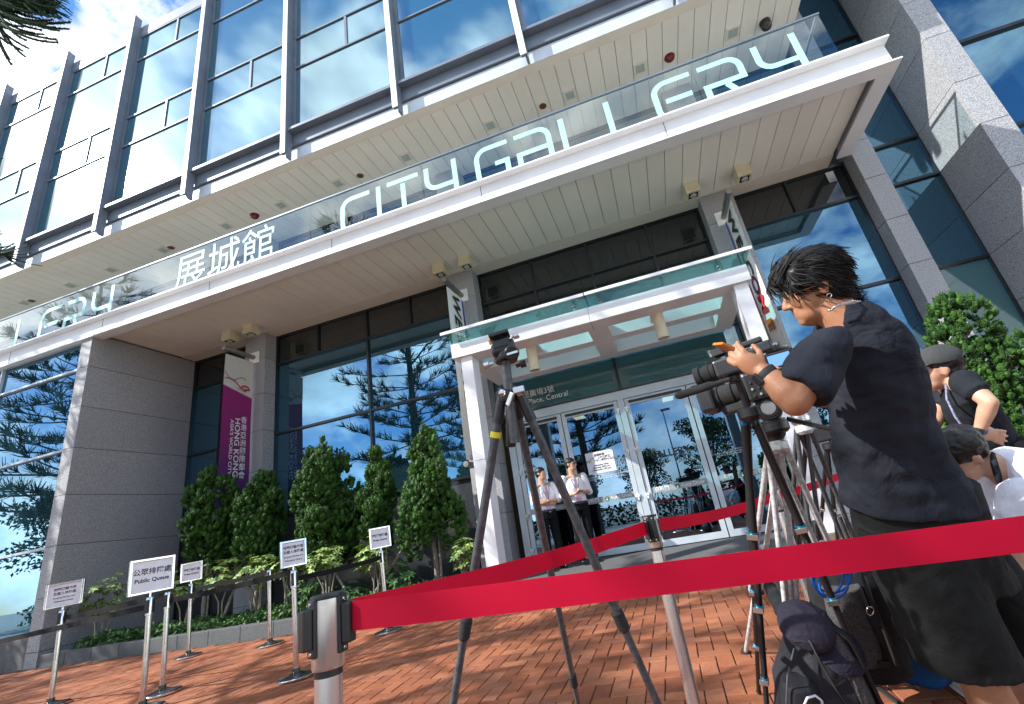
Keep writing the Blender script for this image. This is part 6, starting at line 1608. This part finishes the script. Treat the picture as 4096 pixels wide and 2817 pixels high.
# ---- two attendants by the doors
def attendant(label, base, yaw, H, headyaw, crossed, shades):
    J = stand(base, yaw, H); q = J['q']; f = J['f']
    hf = Vector((math.sin(headyaw), -math.cos(headyaw), 0))
    if crossed:
        J['el'] = q(0.25, 0.06, 1.13); J['er'] = q(-0.25, 0.06, 1.13); J['wl'] = q(-0.03, 0.20, 1.13); J['wr'] = q(0.03, 0.17, 1.08)
        hk = {'wl': dict(d=q(-0.2, 0.14, 1.14) - q(-0.03, 0.20, 1.13), n=-f, curl=0.3), 'wr': dict(d=q(0.2, 0.10, 1.09) - q(0.03, 0.17, 1.08), n=-f, curl=0.3)}
    else:
        J['el'] = q(0.25, 0.0, 1.12); J['er'] = q(-0.25, 0.0, 1.12); J['wl'] = q(0.08, 0.26, 1.13); J['wr'] = q(-0.08, 0.26, 1.12)
        hk = {'wl': dict(d=-q(0.2, 0, 0) + q(0, 0.1, 0.02), n=AZ, curl=0.7), 'wr': dict(d=q(0.2, 0, 0) - q(0, -0.1, 0), n=AZ, curl=0.7)}
    t, hq_ = figure(label, J, hf, J['s'], 'shirt_white', 'trousers_black', 'skin_fair', sleeve=1.25, voxel=0.008, tuck=True, handkw=hk, group='attendants by the doors')
    s = J['s']
    ti = MB(); ti.prism([(-0.02, 0), (0.02, 0), (0.04, -0.40), (0, -0.45), (-0.04, -0.40)], q(0, 0.128, 1.40), Vector((J['sl'] - J['sr'])).normalized(), (AZ + f * -0.03).normalized(), f, 0.006)
    ti.build('tie', 'tie_pink', t)
    MB().tube([tuple(q(0.075, 0.06, 1.44)), tuple(q(0.06, 0.13, 1.33)), tuple(q(0.0, 0.15, 1.12)), tuple(q(-0.06, 0.13, 1.33)), tuple(q(-0.075, 0.06, 1.44))], 0.006, 5).build('lanyard', 'lanyard_green', t)
    MB().lathe(q(0, 0, 0.955), AZ, [(0.155 * s, 0), (0.155 * s, 0.035)], 20, xdir=(J['sl'] - J['sr']), sx=1.06).build('belt', 'shoe_black', t, smooth=40)
    if shades: glasses(t, hq_, s, 'black_plastic', 'lens_black', rad=0.024)
    if not crossed:
        pz = q(0.0, 0.34, 1.15); MB().obox(pz, (J['sl'] - J['sr']).normalized(), f, AZ, 0.036, 0.07, 0.005, 0.002).build('phone', 'black_plastic', t)
    return t
attendant('attendant in white shirt and pink tie with folded arms beside the doors', PR(1262, 1291), R(38), 1.68, R(75), True, False)
attendant('attendant in sunglasses, white shirt and pink tie holding a phone', PR(1336, 1276), R(25), 1.74, R(72), False, True)

# ---- man with a cap, hand on hip
D2 = 2.65
J = {}
J['head'] = P(2130, 838, D2) ; Fc = (CR * -0.86 + CF * 0.46 + CD * 0.22)
J['U'] = CD * -1.0 + CR * -0.22
J['sl'] = P(2188, 868, D2 - 0.16); J['sr'] = P(2142, 880, D2 + 0.16)
J['el'] = P(2243, 912, D2 - 0.28); J['wl'] = P(2220, 978, D2 - 0.22)
J['er'] = P(2118, 960, D2 + 0.1); J['wr'] = P(2060, 990, D2 + 0.0)
hp = P(2245, 1015, D2 + 0.02)
J['hl'] = hp + CR * 0.03 - CF * 0.10; J['hr'] = hp + CR * 0.0 + CF * 0.10
for sd in 'lr':
    h_ = J['h' + sd]; J['k' + sd] = Vector((h_.x + 0.02, h_.y, 0.50)); J['a' + sd] = Vector((h_.x + 0.05, h_.y - 0.02, 0.14)); J['t' + sd] = J['a' + sd] + Vector((-0.10, 0.10, -0.06))
capman, cq = figure('man in a dark cap and charcoal T-shirt standing with one hand on his hip', J, Fc, 0.98, 'shirt_charcoal', 'trousers_black', 'skin_fair', sleeve=0.55, voxel=0.007, tuck=False, hair=True, handkw={'wl': dict(d=P(2275, 1000, D2 - 0.2) - P(2218, 985, D2 - 0.2), n=CF, curl=0.15, spread=0.1, thumb=1)})
Uc = (J['U'] - Fc.normalized() * J['U'].dot(Fc.normalized())).normalized(); Fc = Fc.normalized(); Sc = Fc.cross(Uc)
cb = Bod(); cb.ell(cq(-0.012, 0.062), Fc, Sc, Uc, 0.108, 0.088, 0.082)
me_ = remesh(cb, 0.006, 2)
bm = bmesh.new(); bm.from_mesh(me_); bmesh.ops.bisect_plane(bm, geom=list(bm.verts) + list(bm.edges) + list(bm.faces), plane_co=cq(0, 0.052), plane_no=Uc, clear_inner=True); bm.to_mesh(me_); bm.free()
cp_ = put('cap', me_, 'cap_grey', capman)
sm_ = cp_.modifiers.new('s', 'SOLIDIFY'); sm_.thickness = 0.003
vz = MB()
vv = []
for k in range(13):
    a = R(-62 + 124 * k / 12); vv.append((a,))
ins = [cq(0.085 * math.cos(a[0]) + 0.01, 0.055, 0.085 * math.sin(a[0])) for a in vv]; outs = [cq(0.165 * math.cos(a[0] * 0.75) + 0.01, 0.036, 0.095 * math.sin(a[0])) for a in vv]
n_ = len(ins); vz.add(ins + outs, [(k, k + 1, n_ + k + 1, n_ + k) for k in range(n_ - 1)])
vo = vz.build('visor', 'cap_grey', cp_); sm_ = vo.modifiers.new('s', 'SOLIDIFY'); sm_.thickness = 0.004
MB().tube([tuple(cq(-0.105, 0.075, 0.03)), tuple(cq(-0.118, 0.09, 0.0)), tuple(cq(-0.105, 0.075, -0.03))], 0.004, 6).build('cap_strap', 'cap_grey', cp_)
MB().obox(cq(-0.118, 0.058, 0), Sc, Uc, Fc, 0.045, 0.009, 0.002, 0.001).build('cap_strap', 'cap_grey', cp_)
w0, w1 = J['wl'], J['el']; dw = (w0 - w1).normalized()
MB().lathe(w0 - dw * 0.02, dw, [(0.030, 0), (0.031, 0.002), (0.031, 0.020), (0.030, 0.022)], 20).build('watch_strap', 'watch_blue', capman, smooth=40)
wx = (CAM_C - w0).normalized(); wx = (wx - dw * wx.dot(dw)).normalized(); MB().obox(w0 - dw * 0.009 + wx * 0.031, dw, dw.cross(wx), wx, 0.02, 0.018, 0.006, 0.004).build('watch', 'black_plastic', capman)
cloth('lanyard_blue', (0.06, 0.07, 0.16), (0.35, 0.35, 0.45), scale=160)
MB().tube([tuple(P(2143, 862, D2 - 0.03)), tuple(P(2146, 905, D2 - 0.10)), tuple(P(2165, 945, D2 - 0.16)), tuple(P(2190, 978, D2 - 0.18)), tuple(P(2197, 982, D2 - 0.18)), tuple(P(2213, 960, D2 - 0.17))], 0.0055, 7).build('phone_lanyard', 'lanyard_blue', capman, smooth=True)
MB().tube([tuple(P(2193, 980, D2 - 0.18)), tuple(P(2197, 1000, D2 - 0.18))], 0.004, 6).build('lanyard_clip', 'chrome', capman)
ax_, ay_, az_ = frame_of(P(2215, 1040, D2) - P(2200, 1000, D2)); MB().obox(P(2206, 1020, D2 - 0.18), ax_, ay_, az_, 0.055, 0.034, 0.005, 0.003).build('hanging_phone', 'lens_black', capman)

# ---- crouching person in a white shirt
D3 = 2.05
cr3 = thing('person', 'person in a white shirt with black collar bending down behind the red belt', 'person', (P(2330, 1200, D3).x, P(2330, 1200, D3).y, 0.03))
b = Bod(); Fk = (CR * -0.55 + CD * 0.80 + CF * 0.12).normalized(); Uk = (CR * -0.85 + CD * -0.35)
Uk = (Uk - Fk * Uk.dot(Fk)).normalized(); Sk = Fk.cross(Uk); ns = 1 if Sk.dot(CF) < 0 else -1
hk_ = P(2214, 1046, D3 - 0.05) - Sk * (0.07 * ns); kq = b.head(hk_, Fk, Uk, 1.0)
nk = P(2290, 1072, D3)
b.cap(hk_ - Uk * 0.05 - Fk * 0.02, 0.055, nk, 0.065)
bk = P(2420, 1120, D3 + 0.05); hp3 = P(2540, 1270, D3 + 0.1)
b.chain([nk, bk, hp3], [0.08, 0.12, 0.12])
sa = P(2320, 1130, D3 - 0.14); ea = P(2310, 1290, D3 - 0.18); wa = P(2240, 1400, D3 - 0.1)
b.chain([sa, ea, wa], [0.05, 0.04, 0.028]); b.hand(wa, P(2200, 1440, D3 - 0.1) - wa, CF, 1.0, 0.6)
k3 = Vector((hp3.x - 0.30, hp3.y + 0.10, 0.42)); a3_ = Vector((hp3.x - 0.05, hp3.y, 0.09))
b.chain([hp3, k3, a3_], [0.09, 0.055, 0.04]); b.cap(a3_ - AZ * 0.03, 0.035, a3_ + Vector((-0.14, 0.06, -0.05)), 0.028)
put('body', remesh(b, 0.007, 3), 'skin_fair', cr3)
c = Bod(); axl = (P(2300, 1150, D3) - P(2255, 1030, D3)) / 2
def rg3(l, r_, dep, th): a, b_ = P(l[0], l[1], dep), P(r_[0], r_[1], dep); return ((a + b_) / 2, (b_ - a) / 2, CF * th)
c.loft([rg3((2256, 1030), (2262, 1112), D3, 0.075), rg3((2275, 1020), (2268, 1150), D3, 0.12), rg3((2310, 1015), (2268, 1205), D3, 0.16), rg3((2360, 1020), (2290, 1260), D3, 0.19), rg3((2440, 1050), (2360, 1310), D3 + 0.03, 0.19), rg3((2520, 1120), (2440, 1350), D3 + 0.05, 0.18)], 24)
c.cap(sa, 0.085, sa.lerp(ea, 0.3), 0.085); c.frus(sa, 0.085, sa.lerp(ea, 0.62), 0.08)
put('shirt', remesh(c, 0.007, 4, wrinkle(10, 0.008)), 'shirt_white', cr3)
MB().tube([tuple(P(2250, 1028, D3 - 0.02)), tuple(P(2253, 1050, D3 - 0.09)), tuple(P(2262, 1080, D3 - 0.10)), tuple(P(2270, 1112, D3 - 0.08))], [0.008, 0.013, 0.013, 0.006], 10).build('collar', 'shirt_charcoal', cr3, smooth=True)
p = Bod(); p.chain([hp3 - CR * 0.05, hp3, k3], [0.13, 0.125, 0.085]); p.frus(k3, 0.085, a3_, 0.06); p.ball(k3, 0.084)
put('trousers', remesh(p, 0.012, 3), 'trousers_black', cr3)
h = Bod(); h.ell(kq(-0.022, 0.048), Fk, Sk, Uk, 0.106, 0.083, 0.086); h.ell(kq(-0.045, 0.01), Fk, Sk, Uk, 0.062, 0.076, 0.066)
put('hair', remesh(h, 0.006, 2, wrinkle(50, 0.005)), 'hair_black', cr3)
s_ = Bod(); s_.cap(a3_ - AZ * 0.045, 0.04, a3_ + Vector((-0.16, 0.07, -0.055)), 0.034); put('shoe', remesh(s_, 0.008, 2), 'shoe_white', cr3)

# ---- person in black behind the tripods
bp_ = PZ(1806, 1216, 0.12)
J = stand(bp_, R(20), 1.66); q = J['q']; J['wl'] = q(0.10, 0.24, 1.18); J['el'] = q(0.25, 0.02, 1.12); J['wr'] = q(-0.05, 0.25, 1.2); J['er'] = q(-0.25, 0.02, 1.12)
bt, bq = figure('person in black with cap, shorts and white socks half hidden behind the tripods', J, Vector((0.0, -1, -0.05)), J['s'], 'shirt_black', 'shorts_black', 'skin_tan', sleeve=0.6, legcover=0.9, voxel=0.010)
cb = Bod(); cb.ell(bq(-0.008, 0.07), Vector((0, -1, 0)), Vector((1, 0, 0)), AZ, 0.11, 0.09, 0.075); cb.cap(bq(0.09, 0.055, -0.03), 0.02, bq(0.15, 0.05, 0.03), 0.02)
put('cap', remesh(cb, 0.01, 2), 'trousers_black', bt)
glasses(bt, bq, J['s'], 'black_plastic', 'lens_black', rad=0.024)
for a_ in ('al', 'ar'): MB().tube([tuple(J[a_] - AZ * 0.02), tuple(J[a_] + AZ * 0.13)], [0.045, 0.05], 14).build('sock', 'shirt_white', bt, smooth=40)
# ---- another camera operator in black, seen from behind between the tripods
bp_ = PZ(1742, 1232, 0.10)
J = stand(bp_, R(200), 1.62); q = J['q']
bt, bq = figure('camera operator in dark clothes with long hair standing behind the heavy tripod', J, J['f'], J['s'], 'trousers_black', 'trousers_black', 'skin_fair', sleeve=1.8, voxel=0.010)
h = Bod(); h.ell(bq(-0.03, 0.03), J['f'], J['f'].cross(AZ), AZ, 0.105, 0.088, 0.10); h.cap(bq(-0.06, 0.0), 0.06, bq(-0.08, -0.2), 0.035)
put('long_hair', remesh(h, 0.01, 2), 'hair_black', bt)
# ================================================================== bags, cap and cable on the paving
cloth('bag_grey', (0.018, 0.018, 0.022), (0.03, 0.03, 0.036), wr=0.35, wscale=8, rough=0.7)
cloth('bag_black', (0.012, 0.013, 0.015), (0.024, 0.025, 0.028), wr=0.3, wscale=10, fine=180)
cloth('bag_blue', (0.006, 0.035, 0.11), (0.012, 0.06, 0.17), wr=0.5, wscale=7)
cloth('cap_purple', (0.024, 0.021, 0.034), (0.036, 0.032, 0.048), wr=0.4, wscale=16)
plain('cable_blue', (0.01, 0.16, 0.65), rough=0.35); plain('strap_black', (0.012, 0.012, 0.013), rough=0.8); plain('card_brown', (0.30, 0.22, 0.13), rough=0.9)
mt, nn, ll, bb, oo = newmat('mesh_fabric')
t_ = nn.new('ShaderNodeTexCoord'); v_ = nn.new('ShaderNodeTexVoronoi'); v_.inputs['Scale'].default_value = 190; ll.new(t_.outputs['Object'], v_.inputs['Vector'])
c_ = nn.new('ShaderNodeValToRGB'); c_.color_ramp.elements[0].position = 0.2; c_.color_ramp.elements[0].color = (0.006, 0.006, 0.007, 1); c_.color_ramp.elements[1].position = 0.55; c_.color_ramp.elements[1].color = (0.07, 0.07, 0.075, 1)
ll.new(v_.outputs['Distance'], c_.inputs['Fac']); ll.new(c_.outputs['Color'], bb.inputs['Base Color']); setp(bb, rough=0.8)
def lift(p, z): return Vector((p.x, p.y, z))
# front backpack, leaning, with a cap hung on it
DB = 1.72
bk = thing('backpack', 'slim dark grey backpack standing beside the tripod with a cap hung on it', 'backpack', PG(1850, 1720))
def rgb(l, r_, dep, th): a, b_ = P(l[0], l[1], dep), P(r_[0], r_[1], dep); return ((a + b_) / 2, (b_ - a) / 2, CF * th)
b = Bod(); b.loft([rgb((1822, 1408), (1862, 1400), DB, 0.05), rgb((1805, 1430), (1900, 1418), DB, 0.10), rgb((1785, 1480), (1938, 1470), DB, 0.125), rgb((1765, 1550), (1965, 1540), DB - 0.01, 0.135), rgb((1768, 1620), (2000, 1600), DB - 0.02, 0.14), rgb((1790, 1700), (2030, 1670), DB - 0.03, 0.14), rgb((1815, 1745), (2040, 1715), DB - 0.03, 0.12)], 24)
bo = put('shell', remesh(b, 0.006, 4, wrinkle(12, 0.006)), 'bag_grey', bk)
b = Bod(); b.loft([rgb((1860, 1418), (1888, 1414), DB - 0.06, 0.05), rgb((1880, 1480), (1925, 1470), DB - 0.075, 0.06), rgb((1910, 1560), (1958, 1545), DB - 0.08, 0.065), rgb((1955, 1680), (2005, 1660), DB - 0.09, 0.06)], 16)
put('mesh_back', remesh(b, 0.006, 2), 'mesh_fabric', bk)
MB().tube([tuple(P(x, y, DB - 0.13)) for x, y in ((1832, 1450), (1858, 1500), (1892, 1560), (1925, 1610))], 0.006, 6, squash=0.5).build('zip', 'strap_black', bk, smooth=True)
MB().tube([tuple(P(x, y, d)) for x, y, d in ((1872, 1412, DB - 0.08), (1925, 1450, DB - 0.12), (1962, 1520, DB - 0.13), (1995, 1590, DB - 0.12), (2020, 1650, DB - 0.1))], 0.02, 10, squash=0.35).build('shoulder_strap', 'strap_black', bk, smooth=True)
plain('zip_grey', (0.07, 0.07, 0.075), rough=0.5); plain('cord_white', (0.7, 0.7, 0.74), rough=0.5)
MB().tube([tuple(P(x, y, d)) for x, y, d in ((1800, 1470, DB - 0.10), (1785, 1530, DB - 0.13), (1782, 1590, DB - 0.145), (1795, 1650, DB - 0.15))], 0.0028, 6).build('seam', 'zip_grey', bk, smooth=True)
MB().tube([tuple(P(x, y, d)) for x, y, d in ((1834, 1452, DB - 0.138), (1860, 1502, DB - 0.14), (1894, 1562, DB - 0.142), (1926, 1610, DB - 0.145))], 0.0022, 6).build('zip_teeth', 'zip_grey', bk, smooth=True)
b = Bod(); b.loft([rgb((1772, 1545), (1840, 1540), DB - 0.10, 0.05), rgb((1768, 1600), (1870, 1590), DB - 0.11, 0.06), rgb((1790, 1690), (1900, 1670), DB - 0.11, 0.06)], 18)
put('side_pocket', remesh(b, 0.007, 3, wrinkle(14, 0.005)), 'bag_grey', bk)
MB().obox(P(1784, 1500, DB - 0.12), *frame_of(P(1800, 1512, DB - 0.12) - P(1768, 1488, DB - 0.12)), 0.022, 0.004, 0.010, 0.002).build('side_loop', 'strap_black', bk)
MB().tube([tuple(P(x, y, DB - 0.185)) for x, y in ((1822, 1600), (1830, 1582), (1848, 1577), (1862, 1588), (1868, 1612))], 0.004, 6).build('earphone_cord', 'cord_white', bk, smooth=True)
cp2 = thing('baseball_cap', 'dark purple-grey baseball cap hung over the top of the backpack', 'cap', P(1830, 1400, DB - 0.05))
cc = P(1826, 1418, DB - 0.06); cf = (P(1935, 1468, DB - 0.14) - P(1822, 1405, DB - 0.05)).normalized(); cu = (CD * -0.75 - CF * 0.65); cu = (cu - cf * cu.dot(cf)).normalized(); cs = cf.cross(cu)
b = Bod(); b.ell(cc, cf, cs, cu, 0.095, 0.085, 0.066)
me_ = remesh(b, 0.005, 2, wrinkle(22, 0.0035)); bm = bmesh.new(); bm.from_mesh(me_); bmesh.ops.bisect_plane(bm, geom=list(bm.verts) + list(bm.edges) + list(bm.faces), plane_co=cc - cu * 0.02, plane_no=cu, clear_inner=True); bm.to_mesh(me_); bm.free()
o = put('crown', me_, 'cap_purple', cp2); sm_ = o.modifiers.new('s', 'SOLIDIFY'); sm_.thickness = 0.003
vz = MB(); ins = []; outs = []
for k in range(13):
    a = R(-60 + 120 * k / 12); ins.append(cc + cf * (0.088 * math.cos(a)) + cs * (0.085 * math.sin(a)) - cu * 0.021); outs.append(cc + cf * (0.185 * math.cos(a * 0.8) + 0.008) + cs * (0.092 * math.sin(a)) - cu * (0.040 + 0.012 * math.cos(a * 2)))
vz.add(ins + outs, [(k, k + 1, 14 + k, 13 + k) for k in range(12)]); o = vz.build('visor', 'cap_purple', cp2, smooth=True); sm_ = o.modifiers.new('s', 'SOLIDIFY'); sm_.thickness = 0.004
MB().lathe(cc + cu * 0.064, cu, [(0.007, 0), (0.006, 0.003), (0, 0.004)], 10).build('button', 'cap_purple', cp2, smooth=40)
# second backpack: black mesh back panel with straps
DM = 2.05
bk2 = thing('backpack', 'black backpack with mesh back panel and straps lying against the blue bag', 'backpack', PG(1960, 1530))
b = Bod(); b.loft([rgb((1838, 1290), (1965, 1275), DM, 0.06), rgb((1835, 1320), (1995, 1300), DM, 0.10), rgb((1850, 1400), (2015, 1370), DM, 0.12), rgb((1880, 1480), (2040, 1450), DM, 0.12), rgb((1905, 1530), (2058, 1505), DM, 0.10)], 22)
put('shell', remesh(b, 0.008, 4, wrinkle(10, 0.006)), 'bag_black', bk2)
b = Bod(); b.loft([rgb((1865, 1335), (1945, 1320), DM - 0.08, 0.05), rgb((1880, 1400), (1968, 1380), DM - 0.09, 0.055), rgb((1905, 1480), (1990, 1465), DM - 0.09, 0.055), rgb((1918, 1505), (1995, 1495), DM - 0.08, 0.05)], 20)
put('mesh_back', remesh(b, 0.006, 3), 'mesh_fabric', bk2)
for pts in (((1955, 1300), (1975, 1360), (1998, 1420), (2020, 1480), (2030, 1505)), ((1975, 1390), (1995, 1430), (2015, 1470), (2022, 1490))):
    MB().tube([tuple(P(x, y, DM - 0.15)) for x, y in pts], 0.022, 10, squash=0.35).build('shoulder_strap', 'strap_black', bk2, smooth=True)
MB().tube([tuple(P(1972 + 8 * math.cos(t * 0.5236), 1385 + 10 * math.sin(t * 0.5236), DM - 0.17)) for t in range(13)], 0.003, 6).build('ring', 'chrome', bk2, smooth=True)
MB().obox(P(2003, 1505, DM - 0.14), CR, CD, CF, 0.022, 0.012, 0.006, 0.004).build('buckle', 'black_plastic', bk2)
g0 = PG(1985, 1540)
MB().tube([tuple(P(2010, 1512, DM - 0.12)), tuple(PG(1995, 1532) + AZ * 0.02), tuple(PG(2015, 1545) + AZ * 0.015), tuple(PG(1980, 1560) + AZ * 0.02), tuple(PG(2040, 1600) + AZ * 0.008)], 0.013, 8, squash=0.25).build('loose_strap', 'strap_black', bk2, smooth=True)
# blue bag behind it
bk3 = thing('duffel_bag', 'deep blue fabric bag behind the black backpack by the cameraman\'s legs', 'bag', PG(2040, 1520))
b = Bod(); b.loft([rgb((1950, 1285), (2030, 1265), DM + 0.22, 0.08), rgb((1945, 1340), (2050, 1320), DM + 0.2, 0.13), rgb((1980, 1430), (2100, 1420), DM + 0.17, 0.15), rgb((1995, 1515), (2135, 1510), DM + 0.14, 0.14)], 22)
put('shell', remesh(b, 0.008, 4, wrinkle(9, 0.012)), 'bag_blue', bk3)
MB().tube([tuple(P(1990, 1330, DM + 0.03)), tuple(P(2040, 1360, DM + 0.02)), tuple(P(2090, 1400, DM + 0.03))], 0.015, 8, squash=0.4).build('strap', 'strap_black', bk3, smooth=True)
# coil of blue cable on the backpack
cb_ = thing('cable_coil', 'coil of bright blue network cable lying on the black backpack', 'cable', P(1890, 1330, DM - 0.12))
pts = []
for k in range(90):
    a = k * 0.28; rr = 38 + 8 * math.sin(k * 0.37); pts.append(P(1882 + rr * 1.0 * math.cos(a) + 6 * math.sin(k * 0.13), 1312 + (rr * 0.98) * math.sin(a), DM - 0.155 - 0.012 * math.sin(k * 0.21)))
MB().tube([tuple(p) for p in pts], 0.0042, 6).build('cable', 'cable_blue', cb_, smooth=True)
# cardboard box and odds by the far tripods
bx_ = thing('cardboard_box', 'brown cardboard box on the paving behind the tripods', 'box', PZ(1930, 1285, 0.09))
c0 = PZ(1930, 1285, 0.09)
MB().bbox(c0.x - 0.2, c0.x + 0.2, c0.y - 0.15, c0.y + 0.15, 0.10, 0.42, 0.004).build('carton', 'card_brown', bx_)
MB().box(c0.x - 0.2, c0.x + 0.2, c0.y - 0.03, c0.y + 0.03, 0.4205, 0.422).build('tape', 'strap_tan2', bx_)
# dark tripod bag on the ground, under the slim tripod
tb = thing('tripod_bag', 'shiny black tripod bag on the bricks behind the slim tripod', 'bag', PG(1790, 1400))
b = Bod(); b.chain([PG(1750, 1350) + AZ * 0.07, PG(1775, 1385) + AZ * 0.08, PG(1790, 1420) + AZ * 0.07], [0.05, 0.075, 0.06]); put('shell', remesh(b, 0.008, 3, wrinkle(12, 0.008)), 'bag_black', tb)
MB().tube([tuple(PG(1755, 1352) + AZ * 0.13), tuple(PG(1775, 1372) + AZ * 0.2), tuple(PG(1790, 1400) + AZ * 0.14)], 0.012, 8, squash=0.4).build('handle', 'strap_black', tb, smooth=True)
# trainer seen past the shorts
tr_ = thing('trainer', 'pale grey trainer standing on the bricks past the cameraman\'s shorts', 'shoe', PG(2185, 1568))
p0 = PG(2160, 1545); p1 = PG(2215, 1590); d = (p1 - p0).normalized()
b = Bod(); b.cap(p0 + AZ * 0.045, 0.042, p1 + AZ * 0.04, 0.036); b.cap(p0 + AZ * 0.07 - d * 0.01, 0.04, p0 + AZ * 0.10 - d * 0.02, 0.038)
put('upper', remesh(b, 0.006, 3), 'shoe_white', tr_)
MB().tube([tuple(p0 - d * 0.03 + AZ * 0.012), tuple(p0.lerp(p1, 0.5) + AZ * 0.012), tuple(p1 + d * 0.03 + AZ * 0.012)], [0.038, 0.042, 0.034], 14, squash=0.3).build('sole', 'sheet_white', tr_, smooth=True)
bpy.data.scenes.remove(TMP)
